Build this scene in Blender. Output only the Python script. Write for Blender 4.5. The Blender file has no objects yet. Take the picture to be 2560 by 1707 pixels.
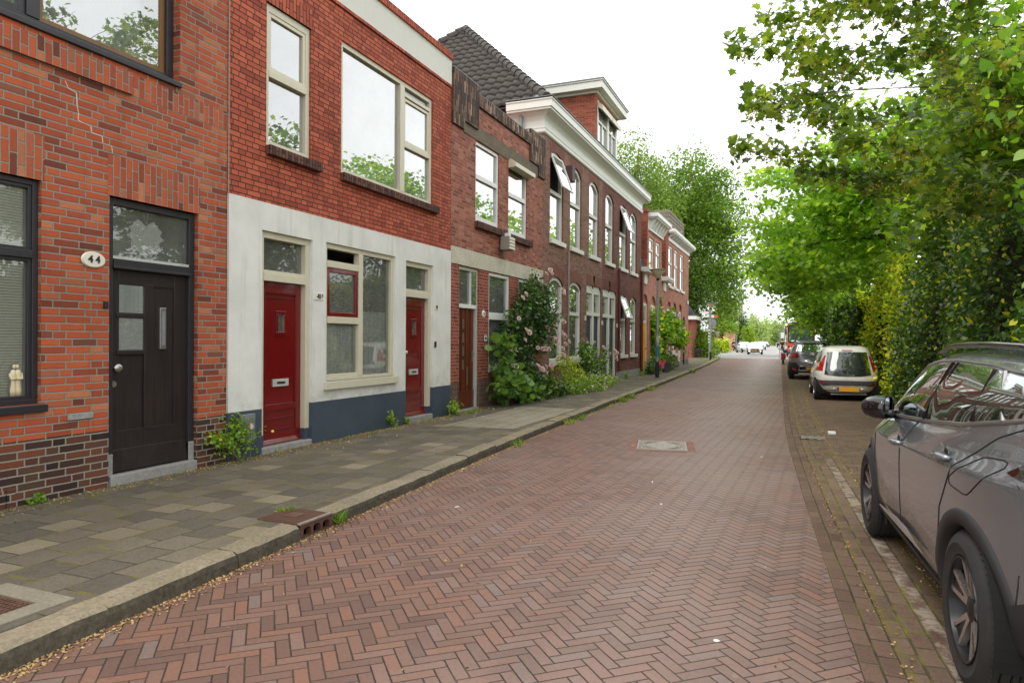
import bpy, bmesh, math, random
import numpy as np
from mathutils import Vector, Matrix, Quaternion
random.seed(11)
RNG = np.random.default_rng(11)
PI = math.pi
S = bpy.context.scene
COL = S.collection
D = 6.3            # the facades stand on the plane x = -D, the street runs along +y
EYE = 1.58

# ------------------------------------------------------------------ camera
cam_d = bpy.data.cameras.new('camera')
cam = bpy.data.objects.new('camera', cam_d)
COL.objects.link(cam)
cam_d.sensor_width = 36.0
cam_d.lens = 24.0
cam_d.clip_end = 3000.0
CAMR = Matrix.Rotation(math.radians(22.6), 3, 'Z') @ Matrix.Rotation(PI / 2 - math.radians(0.18), 3, 'X') @ Matrix.Rotation(math.radians(0.35), 3, 'Z')
cam.matrix_world = Matrix.Translation((0, 0, EYE)) @ CAMR.to_4x4()
S.camera = cam


def at(px, py, y):
    """world point at street distance y that lies in the direction of a pixel of the 2560 px photograph"""
    r = CAMR @ Vector(((px - 1280) / 1707.0, (853.5 - py) / 1707.0, -1.0))
    t = y / r.y
    return Vector((r.x * t, y, EYE + r.z * t))


# ------------------------------------------------------------------ mesh helpers
class MB:
    def __init__(s):
        s.v, s.f, s.m = [], [], []

    def add(s, vs, fs, m=0):
        b = len(s.v)
        s.v += [tuple(v) for v in vs]
        for f in fs:
            s.f.append([b + i for i in f])
            s.m.append(m)

    def quad(s, a, b, c, d, m=0):
        s.add([a, b, c, d], [(0, 1, 2, 3)], m)

    def box(s, x0, x1, y0, y1, z0, z1, m=0):
        s.add([(x0, y0, z0), (x1, y0, z0), (x1, y1, z0), (x0, y1, z0), (x0, y0, z1), (x1, y0, z1), (x1, y1, z1), (x0, y1, z1)],
              [(0, 3, 2, 1), (4, 5, 6, 7), (0, 1, 5, 4), (1, 2, 6, 5), (2, 3, 7, 6), (3, 0, 4, 7)], m)

    def prism(s, pts, d, m=0):
        n = len(pts)
        p = [Vector(q) for q in pts]
        d = Vector(d)
        nn = Vector((0, 0, 0))
        for i in range(n):
            nn += p[i].cross(p[(i + 1) % n])
        if nn.dot(d) > 0:
            p.reverse()
        vs = p + [q + d for q in p]
        s.add(vs, [tuple(range(n)), tuple(range(2 * n - 1, n - 1, -1))] + [(i, i + n, (i + 1) % n + n, (i + 1) % n) for i in range(n)], m)

    def tube(s, pts, r, n=8, m=0, caps=True):
        pts = [Vector(p) for p in pts]
        rs = r if isinstance(r, (list, tuple)) else [r] * len(pts)
        rings = []
        prev = None
        for i, p in enumerate(pts):
            a = pts[max(i - 1, 0)]
            b = pts[min(i + 1, len(pts) - 1)]
            t = (b - a)
            if t.length < 1e-9:
                t = Vector((0, 0, 1))
            t.normalize()
            if prev is None:
                u = t.orthogonal().normalized()
            else:
                u = (prev - t * prev.dot(t))
                u = u.normalized() if u.length > 1e-6 else t.orthogonal().normalized()
            prev = u
            w = t.cross(u)
            rings.append([p + (u * math.cos(2 * PI * k / n) + w * math.sin(2 * PI * k / n)) * rs[i] for k in range(n)])
        vs = [v for rg in rings for v in rg]
        fs = []
        for i in range(len(rings) - 1):
            for k in range(n):
                fs.append((i * n + k, i * n + (k + 1) % n, (i + 1) * n + (k + 1) % n, (i + 1) * n + k))
        if caps:
            fs.append(tuple(range(n - 1, -1, -1)))
            fs.append(tuple(range((len(rings) - 1) * n, len(rings) * n)))
        s.add(vs, fs, m)

    def lathe(s, c, prof, n=24, m=0, ax='z', a0=0.0, a1=2 * PI):
        """prof: list of (radius, height along the axis)"""
        c = Vector(c)
        full = abs(a1 - a0 - 2 * PI) < 1e-6
        k = n if full else n + 1
        vs = []
        for (r, h) in prof:
            for i in range(k):
                t = a0 + (a1 - a0) * i / n
                if ax == 'z':
                    vs.append(c + Vector((r * math.cos(t), r * math.sin(t), h)))
                elif ax == 'y':
                    vs.append(c + Vector((r * math.cos(t), h, r * math.sin(t))))
                else:
                    vs.append(c + Vector((h, r * math.cos(t), r * math.sin(t))))
        fs = []
        for j in range(len(prof) - 1):
            for i in range(n if full else n):
                i2 = (i + 1) % k
                q = (j * k + i, j * k + i2, (j + 1) * k + i2, (j + 1) * k + i)
                fs.append(q if ax != 'y' else q[::-1])
        s.add(vs, fs, m)

    def ball(s, c, r, m=0, n=10):
        c = Vector(c)
        rr = r if isinstance(r, (tuple, list, Vector)) else (r, r, r)
        vs = [c + Vector((0, 0, -rr[2]))]
        k = max(4, n // 2)
        for j in range(1, k):
            p = -PI / 2 + PI * j / k
            for i in range(n):
                t = 2 * PI * i / n
                vs.append(c + Vector((rr[0] * math.cos(p) * math.cos(t), rr[1] * math.cos(p) * math.sin(t), rr[2] * math.sin(p))))
        vs.append(c + Vector((0, 0, rr[2])))
        fs = [(0, 1 + (i + 1) % n, 1 + i) for i in range(n)]
        for j in range(k - 2):
            for i in range(n):
                fs.append((1 + j * n + i, 1 + j * n + (i + 1) % n, 1 + (j + 1) * n + (i + 1) % n, 1 + (j + 1) * n + i))
        e = len(vs) - 1
        fs += [(e, 1 + (k - 2) * n + i, 1 + (k - 2) * n + (i + 1) % n) for i in range(n)]
        s.add(vs, fs, m)

    def build(s, name, mats, parent=None, smooth=False, bevel=0.0):
        if not isinstance(mats, (list, tuple)):
            mats = [mats]
        me = bpy.data.meshes.new(name)
        me.from_pydata([tuple(v) for v in s.v], [], s.f)
        for mm in mats:
            me.materials.append(mm)
        if len(mats) > 1:
            me.polygons.foreach_set('material_index', np.array(s.m, dtype=np.int32))
        if smooth:
            me.polygons.foreach_set('use_smooth', np.ones(len(me.polygons), dtype=bool))
        me.update()
        return link(name, me, parent, bevel, smooth)


PINV = {}


def link(name, me, parent=None, bevel=0.0, smooth=False):
    o = bpy.data.objects.new(name, me)
    COL.objects.link(o)
    if parent is not None:
        o.parent = parent
        o.matrix_parent_inverse = PINV.get(parent.name, Matrix.Identity(4))
    if bevel:
        b = o.modifiers.new('edges', 'BEVEL')
        b.width = bevel
        b.segments = 2
        b.limit_method = 'ANGLE'
        b.angle_limit = math.radians(40)
    if smooth == 'auto':
        w = o.modifiers.new('normals', 'EDGE_SPLIT')
        w.split_angle = math.radians(38)
    return o


def thing(name, label, cat, loc=(0, 0, 0), group=None):
    o = bpy.data.objects.new(name, None)
    COL.objects.link(o)
    o.location = loc
    o.empty_display_size = 0.2
    PINV[o.name] = Matrix.Translation(Vector(loc)).inverted()
    return tag(o, label, cat, group)


def tag(o, label=None, cat=None, group=None, kind=None):
    if label:
        o['label'] = label
    if cat:
        o['category'] = cat
    if group:
        o['group'] = group
    if kind:
        o['kind'] = kind
    return o


def dup(root, parent=None):
    c = root.copy()
    COL.objects.link(c)
    if parent is not None:
        c.parent = parent
    for ch in root.children:
        dup(ch, c)
    return c


def place(o, loc, rz=0.0, s=None):
    o.location = loc
    o.rotation_euler = (0, 0, rz)
    if s:
        o.scale = (s, s, s)
    return o


def np_mesh(name, V, F, mats, parent=None, midx=None, smooth=False):
    """V (n,3) array, F (m,k) array of faces with k corners each"""
    me = bpy.data.meshes.new(name)
    V = np.ascontiguousarray(V, dtype=np.float32)
    F = np.ascontiguousarray(F, dtype=np.int32)
    m, k = F.shape
    me.vertices.add(len(V))
    me.vertices.foreach_set('co', V.ravel())
    me.loops.add(m * k)
    me.loops.foreach_set('vertex_index', F.ravel())
    me.polygons.add(m)
    me.polygons.foreach_set('loop_start', np.arange(0, m * k, k, dtype=np.int32))
    me.polygons.foreach_set('loop_total', np.full(m, k, dtype=np.int32))
    for mm in (mats if isinstance(mats, (list, tuple)) else [mats]):
        me.materials.append(mm)
    if midx is not None:
        me.polygons.foreach_set('material_index', np.ascontiguousarray(midx, dtype=np.int32))
    if smooth:
        me.polygons.foreach_set('use_smooth', np.ones(m, dtype=bool))
    me.update(calc_edges=True)
    me.validate()
    return link(name, me, parent)


# ------------------------------------------------------------------ colours and shader helpers
def C(r, g, b):
    f = lambda c: (c / 255 / 12.92) if c / 255 <= 0.04045 else ((c / 255 + 0.055) / 1.055) ** 2.4
    return (f(r), f(g), f(b), 1.0)


class SX:
    """a scalar socket with arithmetic"""
    def __init__(s, t, o):
        s.t, s.o = t, o

    def __add__(s, b): return s.t.math('ADD', s, b)
    def __radd__(s, b): return s.t.math('ADD', b, s)
    def __sub__(s, b): return s.t.math('SUBTRACT', s, b)
    def __rsub__(s, b): return s.t.math('SUBTRACT', b, s)
    def __mul__(s, b): return s.t.math('MULTIPLY', s, b)
    def __rmul__(s, b): return s.t.math('MULTIPLY', b, s)
    def __truediv__(s, b): return s.t.math('DIVIDE', s, b)
    def floor(s): return s.t.math('FLOOR', s)
    def fract(s): return s.t.math('FRACT', s)
    def abs(s): return s.t.math('ABSOLUTE', s)
    def mod(s, b): return s.t.math('FLOORED_MODULO', s, b)
    def lt(s, b): return s.t.math('LESS_THAN', s, b)
    def gt(s, b): return s.t.math('GREATER_THAN', s, b)
    def min(s, b): return s.t.math('MINIMUM', s, b)
    def max(s, b): return s.t.math('MAXIMUM', s, b)


class TR:
    def __init__(s, name=None, tree=None):
        if tree is None:
            s.mat = bpy.data.materials.new(name)
            s.mat.use_nodes = True
            tree = s.mat.node_tree
        s.nt = tree
        tree.nodes.clear()
        s.out = s.node('ShaderNodeOutputMaterial') if name else None

    def node(s, ty, **kw):
        n = s.nt.nodes.new(ty)
        for k, v in kw.items():
            setattr(n, k, v)
        return n

    def put(s, sock, v):
        if isinstance(v, SX):
            v = v.o
        if isinstance(v, bpy.types.NodeSocket):
            s.nt.links.new(v, sock)
        elif v is not None:
            sock.default_value = v

    def math(s, op, a, b=None, c=None):
        n = s.node('ShaderNodeMath', operation=op)
        for i, v in enumerate((a, b, c)):
            if v is not None:
                s.put(n.inputs[i], v)
        return SX(s, n.outputs[0])

    def step(s, x, a, b):
        n = s.node('ShaderNodeMapRange', interpolation_type='SMOOTHSTEP')
        s.put(n.inputs['Value'], x)
        s.put(n.inputs['From Min'], a)
        s.put(n.inputs['From Max'], b)
        return SX(s, n.outputs['Result'])

    def sel(s, f, a, b):
        """a where f = 0, b where f = 1"""
        return a + (b - a) * f if isinstance(a, SX) or isinstance(b, SX) else f * (b - a) + a

    def pos(s):
        g = s.node('ShaderNodeNewGeometry')
        x = s.node('ShaderNodeSeparateXYZ')
        s.nt.links.new(g.outputs['Position'], x.inputs[0])
        return tuple(SX(s, x.outputs[i]) for i in range(3)) + (g.outputs['Position'],)

    def nrm(s):
        g = s.node('ShaderNodeNewGeometry')
        x = s.node('ShaderNodeSeparateXYZ')
        s.nt.links.new(g.outputs['True Normal'], x.inputs[0])
        return tuple(SX(s, x.outputs[i]) for i in range(3))

    def obj(s):
        g = s.node('ShaderNodeTexCoord')
        x = s.node('ShaderNodeSeparateXYZ')
        s.nt.links.new(g.outputs['Object'], x.inputs[0])
        return tuple(SX(s, x.outputs[i]) for i in range(3)) + (g.outputs['Object'],)

    def vec(s, x, y, z=0.0):
        n = s.node('ShaderNodeCombineXYZ')
        for i, v in enumerate((x, y, z)):
            s.put(n.inputs[i], v)
        return n.outputs[0]

    def white(s, x, y, z=0.0):
        n = s.node('ShaderNodeTexWhiteNoise', noise_dimensions='3D')
        s.nt.links.new(s.vec(x, y, z), n.inputs['Vector'])
        return SX(s, n.outputs['Value'])

    def noise(s, scale, detail=3.0, rough=0.55, vec=None, dist=0.0):
        n = s.node('ShaderNodeTexNoise')
        n.inputs['Scale'].default_value = scale
        n.inputs['Detail'].default_value = detail
        n.inputs['Roughness'].default_value = rough
        n.inputs['Distortion'].default_value = dist
        if vec is None:
            vec = s.node('ShaderNodeNewGeometry').outputs['Position']
        s.nt.links.new(vec, n.inputs['Vector'])
        return SX(s, n.outputs[0])

    def ramp(s, f, stops, const=False):
        n = s.node('ShaderNodeValToRGB')
        cr = n.color_ramp
        cr.interpolation = 'CONSTANT' if const else 'LINEAR'
        while len(cr.elements) < len(stops):
            cr.elements.new(0.5)
        for e, (p, c) in zip(cr.elements, stops):
            e.position = p
            e.color = c
        s.put(n.inputs[0], f)
        return n.outputs[0]

    def mix(s, f, a, b, mode='MIX'):
        n = s.node('ShaderNodeMix', data_type='RGBA', blend_type=mode)
        s.put(n.inputs[0], f)
        s.put(n.inputs[6], a)
        s.put(n.inputs[7], b)
        return n.outputs[2]

    def bump(s, h, strength=0.5, dist=0.01):
        n = s.node('ShaderNodeBump')
        n.inputs['Strength'].default_value = strength
        n.inputs['Distance'].default_value = dist
        s.put(n.inputs['Height'], h)
        return n.outputs[0]

    def bsdf(s, col, rough=0.6, metal=0.0, spec=0.5, normal=None, coat=0.0, emit=None, estr=0.0, alpha=None, sheen=0.0):
        n = s.node('ShaderNodeBsdfPrincipled')
        s.put(n.inputs['Base Color'], col)
        s.put(n.inputs['Roughness'], rough)
        s.put(n.inputs['Metallic'], metal)
        s.put(n.inputs['Specular IOR Level'], spec)
        if normal is not None:
            s.put(n.inputs['Normal'], normal)
        if coat:
            n.inputs['Coat Weight'].default_value = coat
            n.inputs['Coat Roughness'].default_value = 0.04
        if emit is not None:
            s.put(n.inputs['Emission Color'], emit)
            n.inputs['Emission Strength'].default_value = estr
        if alpha is not None:
            s.put(n.inputs['Alpha'], alpha)
        return n.outputs[0]

    def done(s, sh):
        s.nt.links.new(sh, s.out.inputs['Surface'])
        return s.mat


def plain(name, col, rough=0.5, metal=0.0, spec=0.5, var=0.12, scale=6.0, bump=0.0, coat=0.0, emit=None, estr=0.0, obj=False):
    """paint, plastic or metal with faint unevenness of colour, gloss and surface"""
    t = TR(name)
    v = t.obj()[3] if obj else None
    n1 = t.noise(scale, 4, 0.6, v)
    n2 = t.noise(scale * 9, 3, 0.6, v)
    f = n1 * 0.65 + n2 * 0.35
    dark = tuple(c * (1 - var) for c in col[:3]) + (1,)
    light = tuple(min(1, c * (1 + var)) for c in col[:3]) + (1,)
    c = t.ramp(f, [(0.3, dark), (0.7, light)])
    r = f * 0.16 + (rough - 0.08)
    nm = t.bump(n2, bump, 0.004) if bump else None
    return t.done(t.bsdf(c, r, metal, spec, nm, coat, emit, estr))


def brick_mat(name, pal, mortar, L=0.21, H=0.06, J=0.010, bond='wild', vertical=False, dirt=0.25, lime=0.0, zoff=0.0, soot=None, worn=0.35):
    t = TR(name)
    x, y, z, P = t.pos()
    nx, ny, nz = t.nrm()
    fx = nx.abs().gt(0.6)
    u = x + (y - x) * fx
    v = z + (x - z) * nz.abs().gt(0.6)
    wob = (t.noise(9.0, 2) - 0.5) * 0.006
    u = u + wob
    v = v + wob + zoff
    if vertical:
        u, v = v, u
    CH, CL = H + J, L + J
    row = (v / CH).floor()
    rv = (v / CH).fract() * CH
    rnd = t.white(row, 3.7, 1.3)
    if bond == 'stretcher':
        uu = u / CL + row.mod(2.0) * 0.5
        idx = uu.floor()
        lu = uu.fract() * CL
        ln = CL + 0.0 * lu
    elif bond == 'cross':
        hd = row.mod(2.0)
        ln = CL - hd * (CL * 0.5)
        uu = u / ln + (row * 0.5).floor().mod(2.0) * 0.5 * (1.0 - hd) + 0.25 * hd
        idx = uu.floor()
        lu = uu.fract() * ln
    else:                                     # two stretchers and a header, every course shifted at random
        per = CL * 2.5
        uu = u / per + row * 0.5 + (rnd * 4.0).floor() * 0.2
        k = uu.floor()
        w = uu.fract() * per
        s1 = w.gt(CL)
        s2 = w.gt(CL * 2.0)
        ln = CL - s2 * (CL * 0.5)
        lu = w - s1 * CL - s2 * CL
        idx = k * 3.0 + s1 + s2
    j = J * 0.5
    e = lu.min(ln - lu).min(rv.min(CH - rv))
    rag = (t.noise(70.0, 2) - 0.5) * 0.007
    mask = t.step(e + rag, j - 0.0015, j + 0.003)
    r1 = t.white(idx, row, 0.5)
    r2 = t.white(idx, row, 7.5)
    col = t.ramp(r1, pal)
    n1 = t.noise(45.0, 4, 0.65)
    n2 = t.noise(0.9, 3, 0.6)
    dk = t.mix(1.0, col, (0.55, 0.52, 0.5, 1), 'MULTIPLY')
    col = t.mix((n1 - 0.38).max(0.0) * (worn * 3.2) * r2, col, dk)
    n4 = t.noise(150.0, 2, 0.7)
    col = t.mix(t.step(n4, 0.60, 0.74) * 0.5, col, dk)
    mo = t.mix(n1, mortar, tuple(c * 0.62 for c in mortar[:3]) + (1,))
    col = t.mix(mask, mo, col)
    if lime:
        l = t.step(t.noise(7.0, 5, 0.7), 0.56, 0.74) * lime
        col = t.mix(l, col, C(188, 168, 156))
    col = t.mix((t.step(n2, 0.45, 0.75)) * dirt, col, t.mix(1.0, col, (0.45, 0.43, 0.42, 1), 'MULTIPLY'))
    if soot:                                  # rain streaks under the sills: dark stains with a shape of their own
        st = t.noise(1.0, 3, 0.6, t.vec(u * 5.0, v * 0.5, 0.0))
        col = t.mix(t.step(st, 0.52, 0.72) * soot, col, t.mix(1.0, col, (0.35, 0.34, 0.34, 1), 'MULTIPLY'))
    h = mask * (0.8 + n1 * 0.5) + n4 * 0.15
    rough = 0.92 - mask * 0.14
    return t.done(t.bsdf(col, rough, 0, 0.35, t.bump(h, 0.85, 0.010)))


def leaf_mat(name, cols, trans=0.35, rough=0.45, spec=0.4, gain=1.35, tint=(1.55, 1.6, 0.7, 1)):
    """cols: colour stops picked per leaf"""
    t = TR(name)
    g = t.node('ShaderNodeNewGeometry')
    rnd = SX(t, g.outputs['Random Per Island'])
    n = t.noise(0.55, 3, 0.6)
    f = (rnd * 0.72 + t.step(n, 0.33, 0.67) * 0.28)
    col = t.mix(1.0, t.ramp(f, cols), (gain, gain, gain, 1), 'MULTIPLY')
    back = SX(t, g.outputs['Backfacing'])
    col = t.mix(back * 0.25, col, t.mix(1.0, col, (1.25, 1.25, 1.2, 1), 'MULTIPLY'))
    a = t.bsdf(col, rough, 0, spec)
    b = t.node('ShaderNodeBsdfTranslucent')
    t.put(b.inputs['Color'], t.mix(1.0, col, tint, 'MULTIPLY'))
    m = t.node('ShaderNodeMixShader')
    m.inputs[0].default_value = trans
    t.nt.links.new(a, m.inputs[1])
    t.nt.links.new(b.outputs[0], m.inputs[2])
    return t.done(m.outputs[0])


def glass_mat(name, refl=0.25, tint=(0.82, 0.86, 0.84, 1), wavy=0.02, base=0.06, scale=1.3, dust=0.02):
    t = TR(name)
    x, y, z, P = t.pos()
    nm = t.bump(t.noise(scale, 2, 0.5), wavy, 0.05)
    tr = t.node('ShaderNodeBsdfTransparent')
    tr.inputs[0].default_value = tint
    gl = t.node('ShaderNodeBsdfGlossy')
    gl.inputs['Roughness'].default_value = 0.008
    gl.inputs['Color'].default_value = (0.96, 0.98, 0.97, 1)
    t.nt.links.new(nm, gl.inputs['Normal'])
    fr = t.node('ShaderNodeFresnel')
    fr.inputs[0].default_value = 1.52
    t.nt.links.new(nm, fr.inputs['Normal'])
    f = (SX(t, fr.outputs[0]) * 1.6 + (refl + (t.noise(2.2, 4) - 0.5) * base)).min(1.0)
    m = t.node('ShaderNodeMixShader')
    t.put(m.inputs[0], f)
    t.nt.links.new(tr.outputs[0], m.inputs[1])
    t.nt.links.new(gl.outputs[0], m.inputs[2])
    df = t.node('ShaderNodeBsdfDiffuse')          # a film of dust, kept pale so it also brightens dark panes
    df.inputs[0].default_value = (0.62, 0.63, 0.58, 1)
    m2 = t.node('ShaderNodeMixShader')
    t.put(m2.inputs[0], t.noise(3.0, 4, 0.6) * 0.16 + dust)
    t.nt.links.new(m.outputs[0], m2.inputs[1])
    t.nt.links.new(df.outputs[0], m2.inputs[2])
    return t.done(m2.outputs[0])
# ------------------------------------------------------------------ materials
BR1 = [(0.0, C(102, 54, 40)), (0.12, C(148, 70, 46)), (0.35, C(172, 82, 48)), (0.6, C(186, 92, 54)), (0.8, C(160, 76, 54)), (0.93, C(188, 118, 80)), (1.0, C(116, 68, 54))]
M = {}
M['brick1'] = brick_mat('orange_red_brick', BR1, C(158, 148, 132), 0.232, 0.058, 0.013, 'wild', dirt=0.3, soot=0.22)
M['brick1v'] = brick_mat('standing_orange_brick', BR1, C(158, 148, 132), 0.2, 0.058, 0.012, 'stretcher', vertical=True, dirt=0.3)
M['brick1d'] = brick_mat('dark_clinker_brick', [(0.0, C(48, 34, 30)), (0.3, C(70, 48, 40)), (0.55, C(96, 56, 42)), (0.8, C(84, 62, 46)), (1.0, C(120, 66, 44))], C(160, 152, 138), 0.232, 0.058, 0.013, 'wild', dirt=0.3)
BR2 = [(0.0, C(142, 66, 48)), (0.3, C(176, 84, 58)), (0.65, C(192, 100, 70)), (1.0, C(158, 74, 54))]
M['brick2'] = brick_mat('red_cross_bond_brick', BR2, C(84, 54, 42), 0.22, 0.057, 0.010, 'cross', dirt=0.2, soot=0.3)
M['brick2v'] = brick_mat('standing_red_brick', BR2, C(84, 54, 42), 0.22, 0.057, 0.010, 'stretcher', vertical=True)
M['brick2s'] = brick_mat('dark_sill_brick', [(0.0, C(60, 38, 32)), (0.5, C(92, 58, 48)), (1.0, C(112, 74, 60))], C(52, 42, 38), 0.2, 0.05, 0.010, 'stretcher', vertical=True, dirt=0.5)
BR3 = [(0.0, C(112, 60, 48)), (0.3, C(150, 84, 68)), (0.65, C(164, 98, 80)), (0.92, C(178, 120, 102)), (1.0, C(120, 78, 66))]
M['brick3'] = brick_mat('pinkish_red_brick', BR3, C(178, 140, 116), 0.215, 0.057, 0.010, 'wild', dirt=0.3, lime=0.25, soot=0.3)
M['brick3p'] = brick_mat('red_pier_brick', [(0.0, C(112, 48, 38)), (0.5, C(138, 60, 46)), (1.0, C(152, 76, 58))], C(188, 150, 128), 0.215, 0.057, 0.011, 'wild')
M['brick3d'] = brick_mat('dark_plinth_brick', [(0.0, C(58, 40, 36)), (0.5, C(84, 60, 50)), (1.0, C(100, 72, 60))], C(160, 140, 124), 0.2, 0.05, 0.010, 'stretcher', vertical=True)
M['coping3'] = brick_mat('weathered_brick_coping', [(0.0, C(48, 38, 34)), (0.35, C(84, 64, 52)), (0.6, C(110, 84, 66)), (0.85, C(136, 104, 84)), (1.0, C(176, 152, 130))], C(66, 56, 48), 0.24, 0.052, 0.008, 'stretcher', vertical=True, dirt=0.6, lime=0.25)
M['brick4a'] = brick_mat('light_brown_brick', [(0.0, C(98, 64, 52)), (0.4, C(128, 86, 70)), (0.75, C(144, 100, 82)), (1.0, C(116, 74, 62))], C(176, 152, 134), 0.215, 0.057, 0.010, 'wild', dirt=0.25, lime=0.12)
M['brick4b'] = brick_mat('dark_red_brown_brick', [(0.0, C(82, 44, 38)), (0.4, C(108, 58, 48)), (0.75, C(126, 70, 58)), (1.0, C(92, 52, 44))], C(150, 122, 106), 0.215, 0.057, 0.009, 'wild', dirt=0.3)
M['brick4v'] = brick_mat('rubbed_arch_brick', [(0.0, C(114, 72, 58)), (0.5, C(128, 82, 66)), (1.0, C(138, 90, 74))], C(120, 82, 68), 0.2, 0.05, 0.006, 'stretcher', vertical=True, dirt=0.15)
M['brick4w'] = brick_mat('dark_arch_brick', [(0.0, C(98, 54, 46)), (0.5, C(112, 62, 52)), (1.0, C(120, 70, 58))], C(104, 62, 54), 0.2, 0.05, 0.006, 'stretcher', vertical=True, dirt=0.15)
M['brick5'] = brick_mat('salmon_red_brick', [(0.0, C(168, 110, 92)), (0.4, C(192, 126, 106)), (0.8, C(206, 140, 118)), (1.0, C(176, 112, 94))], C(186, 150, 130), 0.215, 0.057, 0.010, 'wild', dirt=0.2)
M['brickr'] = brick_mat('bright_red_brick', [(0.0, C(124, 62, 46)), (0.5, C(156, 78, 56)), (1.0, C(174, 94, 68))], C(176, 140, 118), 0.215, 0.057, 0.009, 'stretcher', dirt=0.3)
M['pinkstone'] = brick_mat('pink_block_wall', [(0.0, C(196, 142, 118)), (0.4, C(216, 168, 140)), (0.75, C(206, 176, 136)), (1.0, C(186, 130, 112))], C(214, 186, 160), 0.55, 0.34, 0.03, 'stretcher', dirt=0.2)


def stucco_mat():
    t = TR('white_stucco')
    n = t.noise(2.2, 4, 0.6)
    n2 = t.noise(60.0, 3, 0.6)
    c = t.ramp(n, [(0.25, C(204, 205, 196)), (0.75, C(226, 226, 219))])
    x, y, z, P = t.pos()
    st = t.step(t.noise(1.0, 4, 0.65, t.vec(y * 7.0, z * 0.45, 3.0)), 0.50, 0.72) * t.step(t.noise(0.8, 2), 0.4, 0.6)
    c = t.mix(st * 0.30, c, C(158, 156, 140))
    sp = (1.0 - t.step(z, 0.66, 1.05)) * t.step(t.noise(6.0, 4, 0.7), 0.40, 0.68)
    c = t.mix(sp * 0.35, c, C(150, 148, 128))
    sm = t.step(t.noise(28.0, 3, 0.7), 0.66, 0.74)
    c = t.mix(sm * 0.2, c, C(164, 160, 146))
    return t.done(t.bsdf(c, 0.85, 0, 0.3, t.bump(n * 0.6 + n2 * 0.25, 0.35, 0.01)))


M['stucco'] = stucco_mat()
M['band'] = plain('pale_grey_render', C(212, 212, 202), 0.85, var=0.05, scale=1.4, bump=0.3)


def plinth_mat():
    t = TR('blue_grey_plinth_paint')
    n = t.noise(1.6, 4, 0.6)
    n2 = t.noise(50.0, 3, 0.6)
    c = t.ramp(n, [(0.3, C(58, 68, 80)), (0.7, C(70, 80, 92))])
    x, y, z, P = t.pos()
    al = t.step(t.noise(5.0, 4, 0.7) - (z - 0.05) * 0.55, 0.46, 0.62)
    c = t.mix(al * 0.55, c, C(66, 82, 58))
    return t.done(t.bsdf(c, 0.6, 0, 0.4, t.bump(n2, 0.3, 0.006)))


M['plinth'] = plinth_mat()


def concrete_mat(name, a, b, scale=60.0, moss=0.0, rough=0.9, pit=0.6):
    t = TR(name)
    n = t.noise(scale, 4, 0.7)
    n2 = t.noise(2.4, 4, 0.6)
    c = t.ramp(n * 0.65 + n2 * 0.35, [(0.3, a), (0.7, b)])
    if moss:
        m = t.step(t.noise(4.0, 5, 0.7), 0.55, 0.72) * moss
        c = t.mix(m, c, C(112, 112, 52))
    return t.done(t.bsdf(c, rough, 0, 0.3, t.bump(n, pit, 0.012)))


M['pebble'] = concrete_mat('washed_concrete', C(168, 162, 140), C(218, 214, 196), 34.0, pit=0.8)
M['oldconc'] = concrete_mat('brown_stained_concrete', C(82, 74, 62), C(132, 122, 104), 30.0, pit=0.7)
M['step'] = concrete_mat('grey_door_stone', C(124, 122, 118), C(162, 160, 154), 24.0)
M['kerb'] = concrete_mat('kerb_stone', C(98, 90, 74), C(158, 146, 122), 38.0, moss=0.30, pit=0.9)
M['kerbface'] = concrete_mat('rough_shaded_kerb_face', C(46, 42, 35), C(98, 91, 76), 26.0, moss=0.22, pit=1.0)  # darker kerb colour for the front, its shade put into the colour
M['slabring'] = concrete_mat('concrete_cover_surround', C(112, 107, 92), C(148, 142, 124), 50.0, moss=0.55)
M['cream'] = plain('cream_paint', C(204, 198, 174), 0.38, var=0.05, bump=0.12)
M['creamw'] = plain('off_white_paint', C(214, 214, 204), 0.38, var=0.05, bump=0.1)
M['whitep'] = plain('white_paint', C(226, 226, 220), 0.4, var=0.04, bump=0.1)
M['redp'] = plain('dark_red_gloss_paint', C(108, 12, 17), 0.2, var=0.14, scale=3.0, coat=0.5, bump=0.06)
M['blackp'] = plain('black_paint', C(44, 42, 46), 0.38, var=0.2, scale=9.0, bump=0.12)


def darkwood(name, a, b, rough=0.42):
    t = TR(name)
    x, y, z, P = t.pos()
    g = t.noise(1.0, 4, 0.6, t.vec(x * 40.0, y * 40.0, z * 2.2))
    n = t.noise(3.0, 4, 0.6)
    c = t.ramp(g * 0.6 + n * 0.4, [(0.3, a), (0.7, b)])
    return t.done(t.bsdf(c, rough, 0, 0.5, t.bump(g, 0.25, 0.003)))


M['doorblack'] = darkwood('worn_black_brown_door', C(30, 24, 24), C(52, 43, 41), 0.36)
M['doorbrown'] = darkwood('varnished_brown_door', C(66, 28, 16), C(112, 52, 30), 0.3)
M['oldwood'] = darkwood('weathered_fence_wood', C(98, 90, 80), C(150, 140, 126), 0.85)
M['bluedoor'] = plain('dark_blue_paint', C(40, 46, 64), 0.3, var=0.12)
M['greendoor'] = plain('dark_green_paint', C(34, 50, 46), 0.3, var=0.12)
M['yellowdoor'] = plain('yellow_paint', C(232, 162, 36), 0.35, var=0.08)
M['steel'] = plain('brushed_steel', C(176, 174, 166), 0.34, 0.9, var=0.1, bump=0.05)
M['alu'] = plain('pale_aluminium', C(196, 198, 190), 0.42, 0.3, var=0.08)
M['galv'] = plain('grey_galvanised_steel', C(138, 142, 148), 0.5, 0.35, var=0.16, scale=12.0, bump=0.1)
M['blacks'] = plain('black_steel', C(34, 34, 36), 0.5, 0.1, var=0.2)
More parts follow.
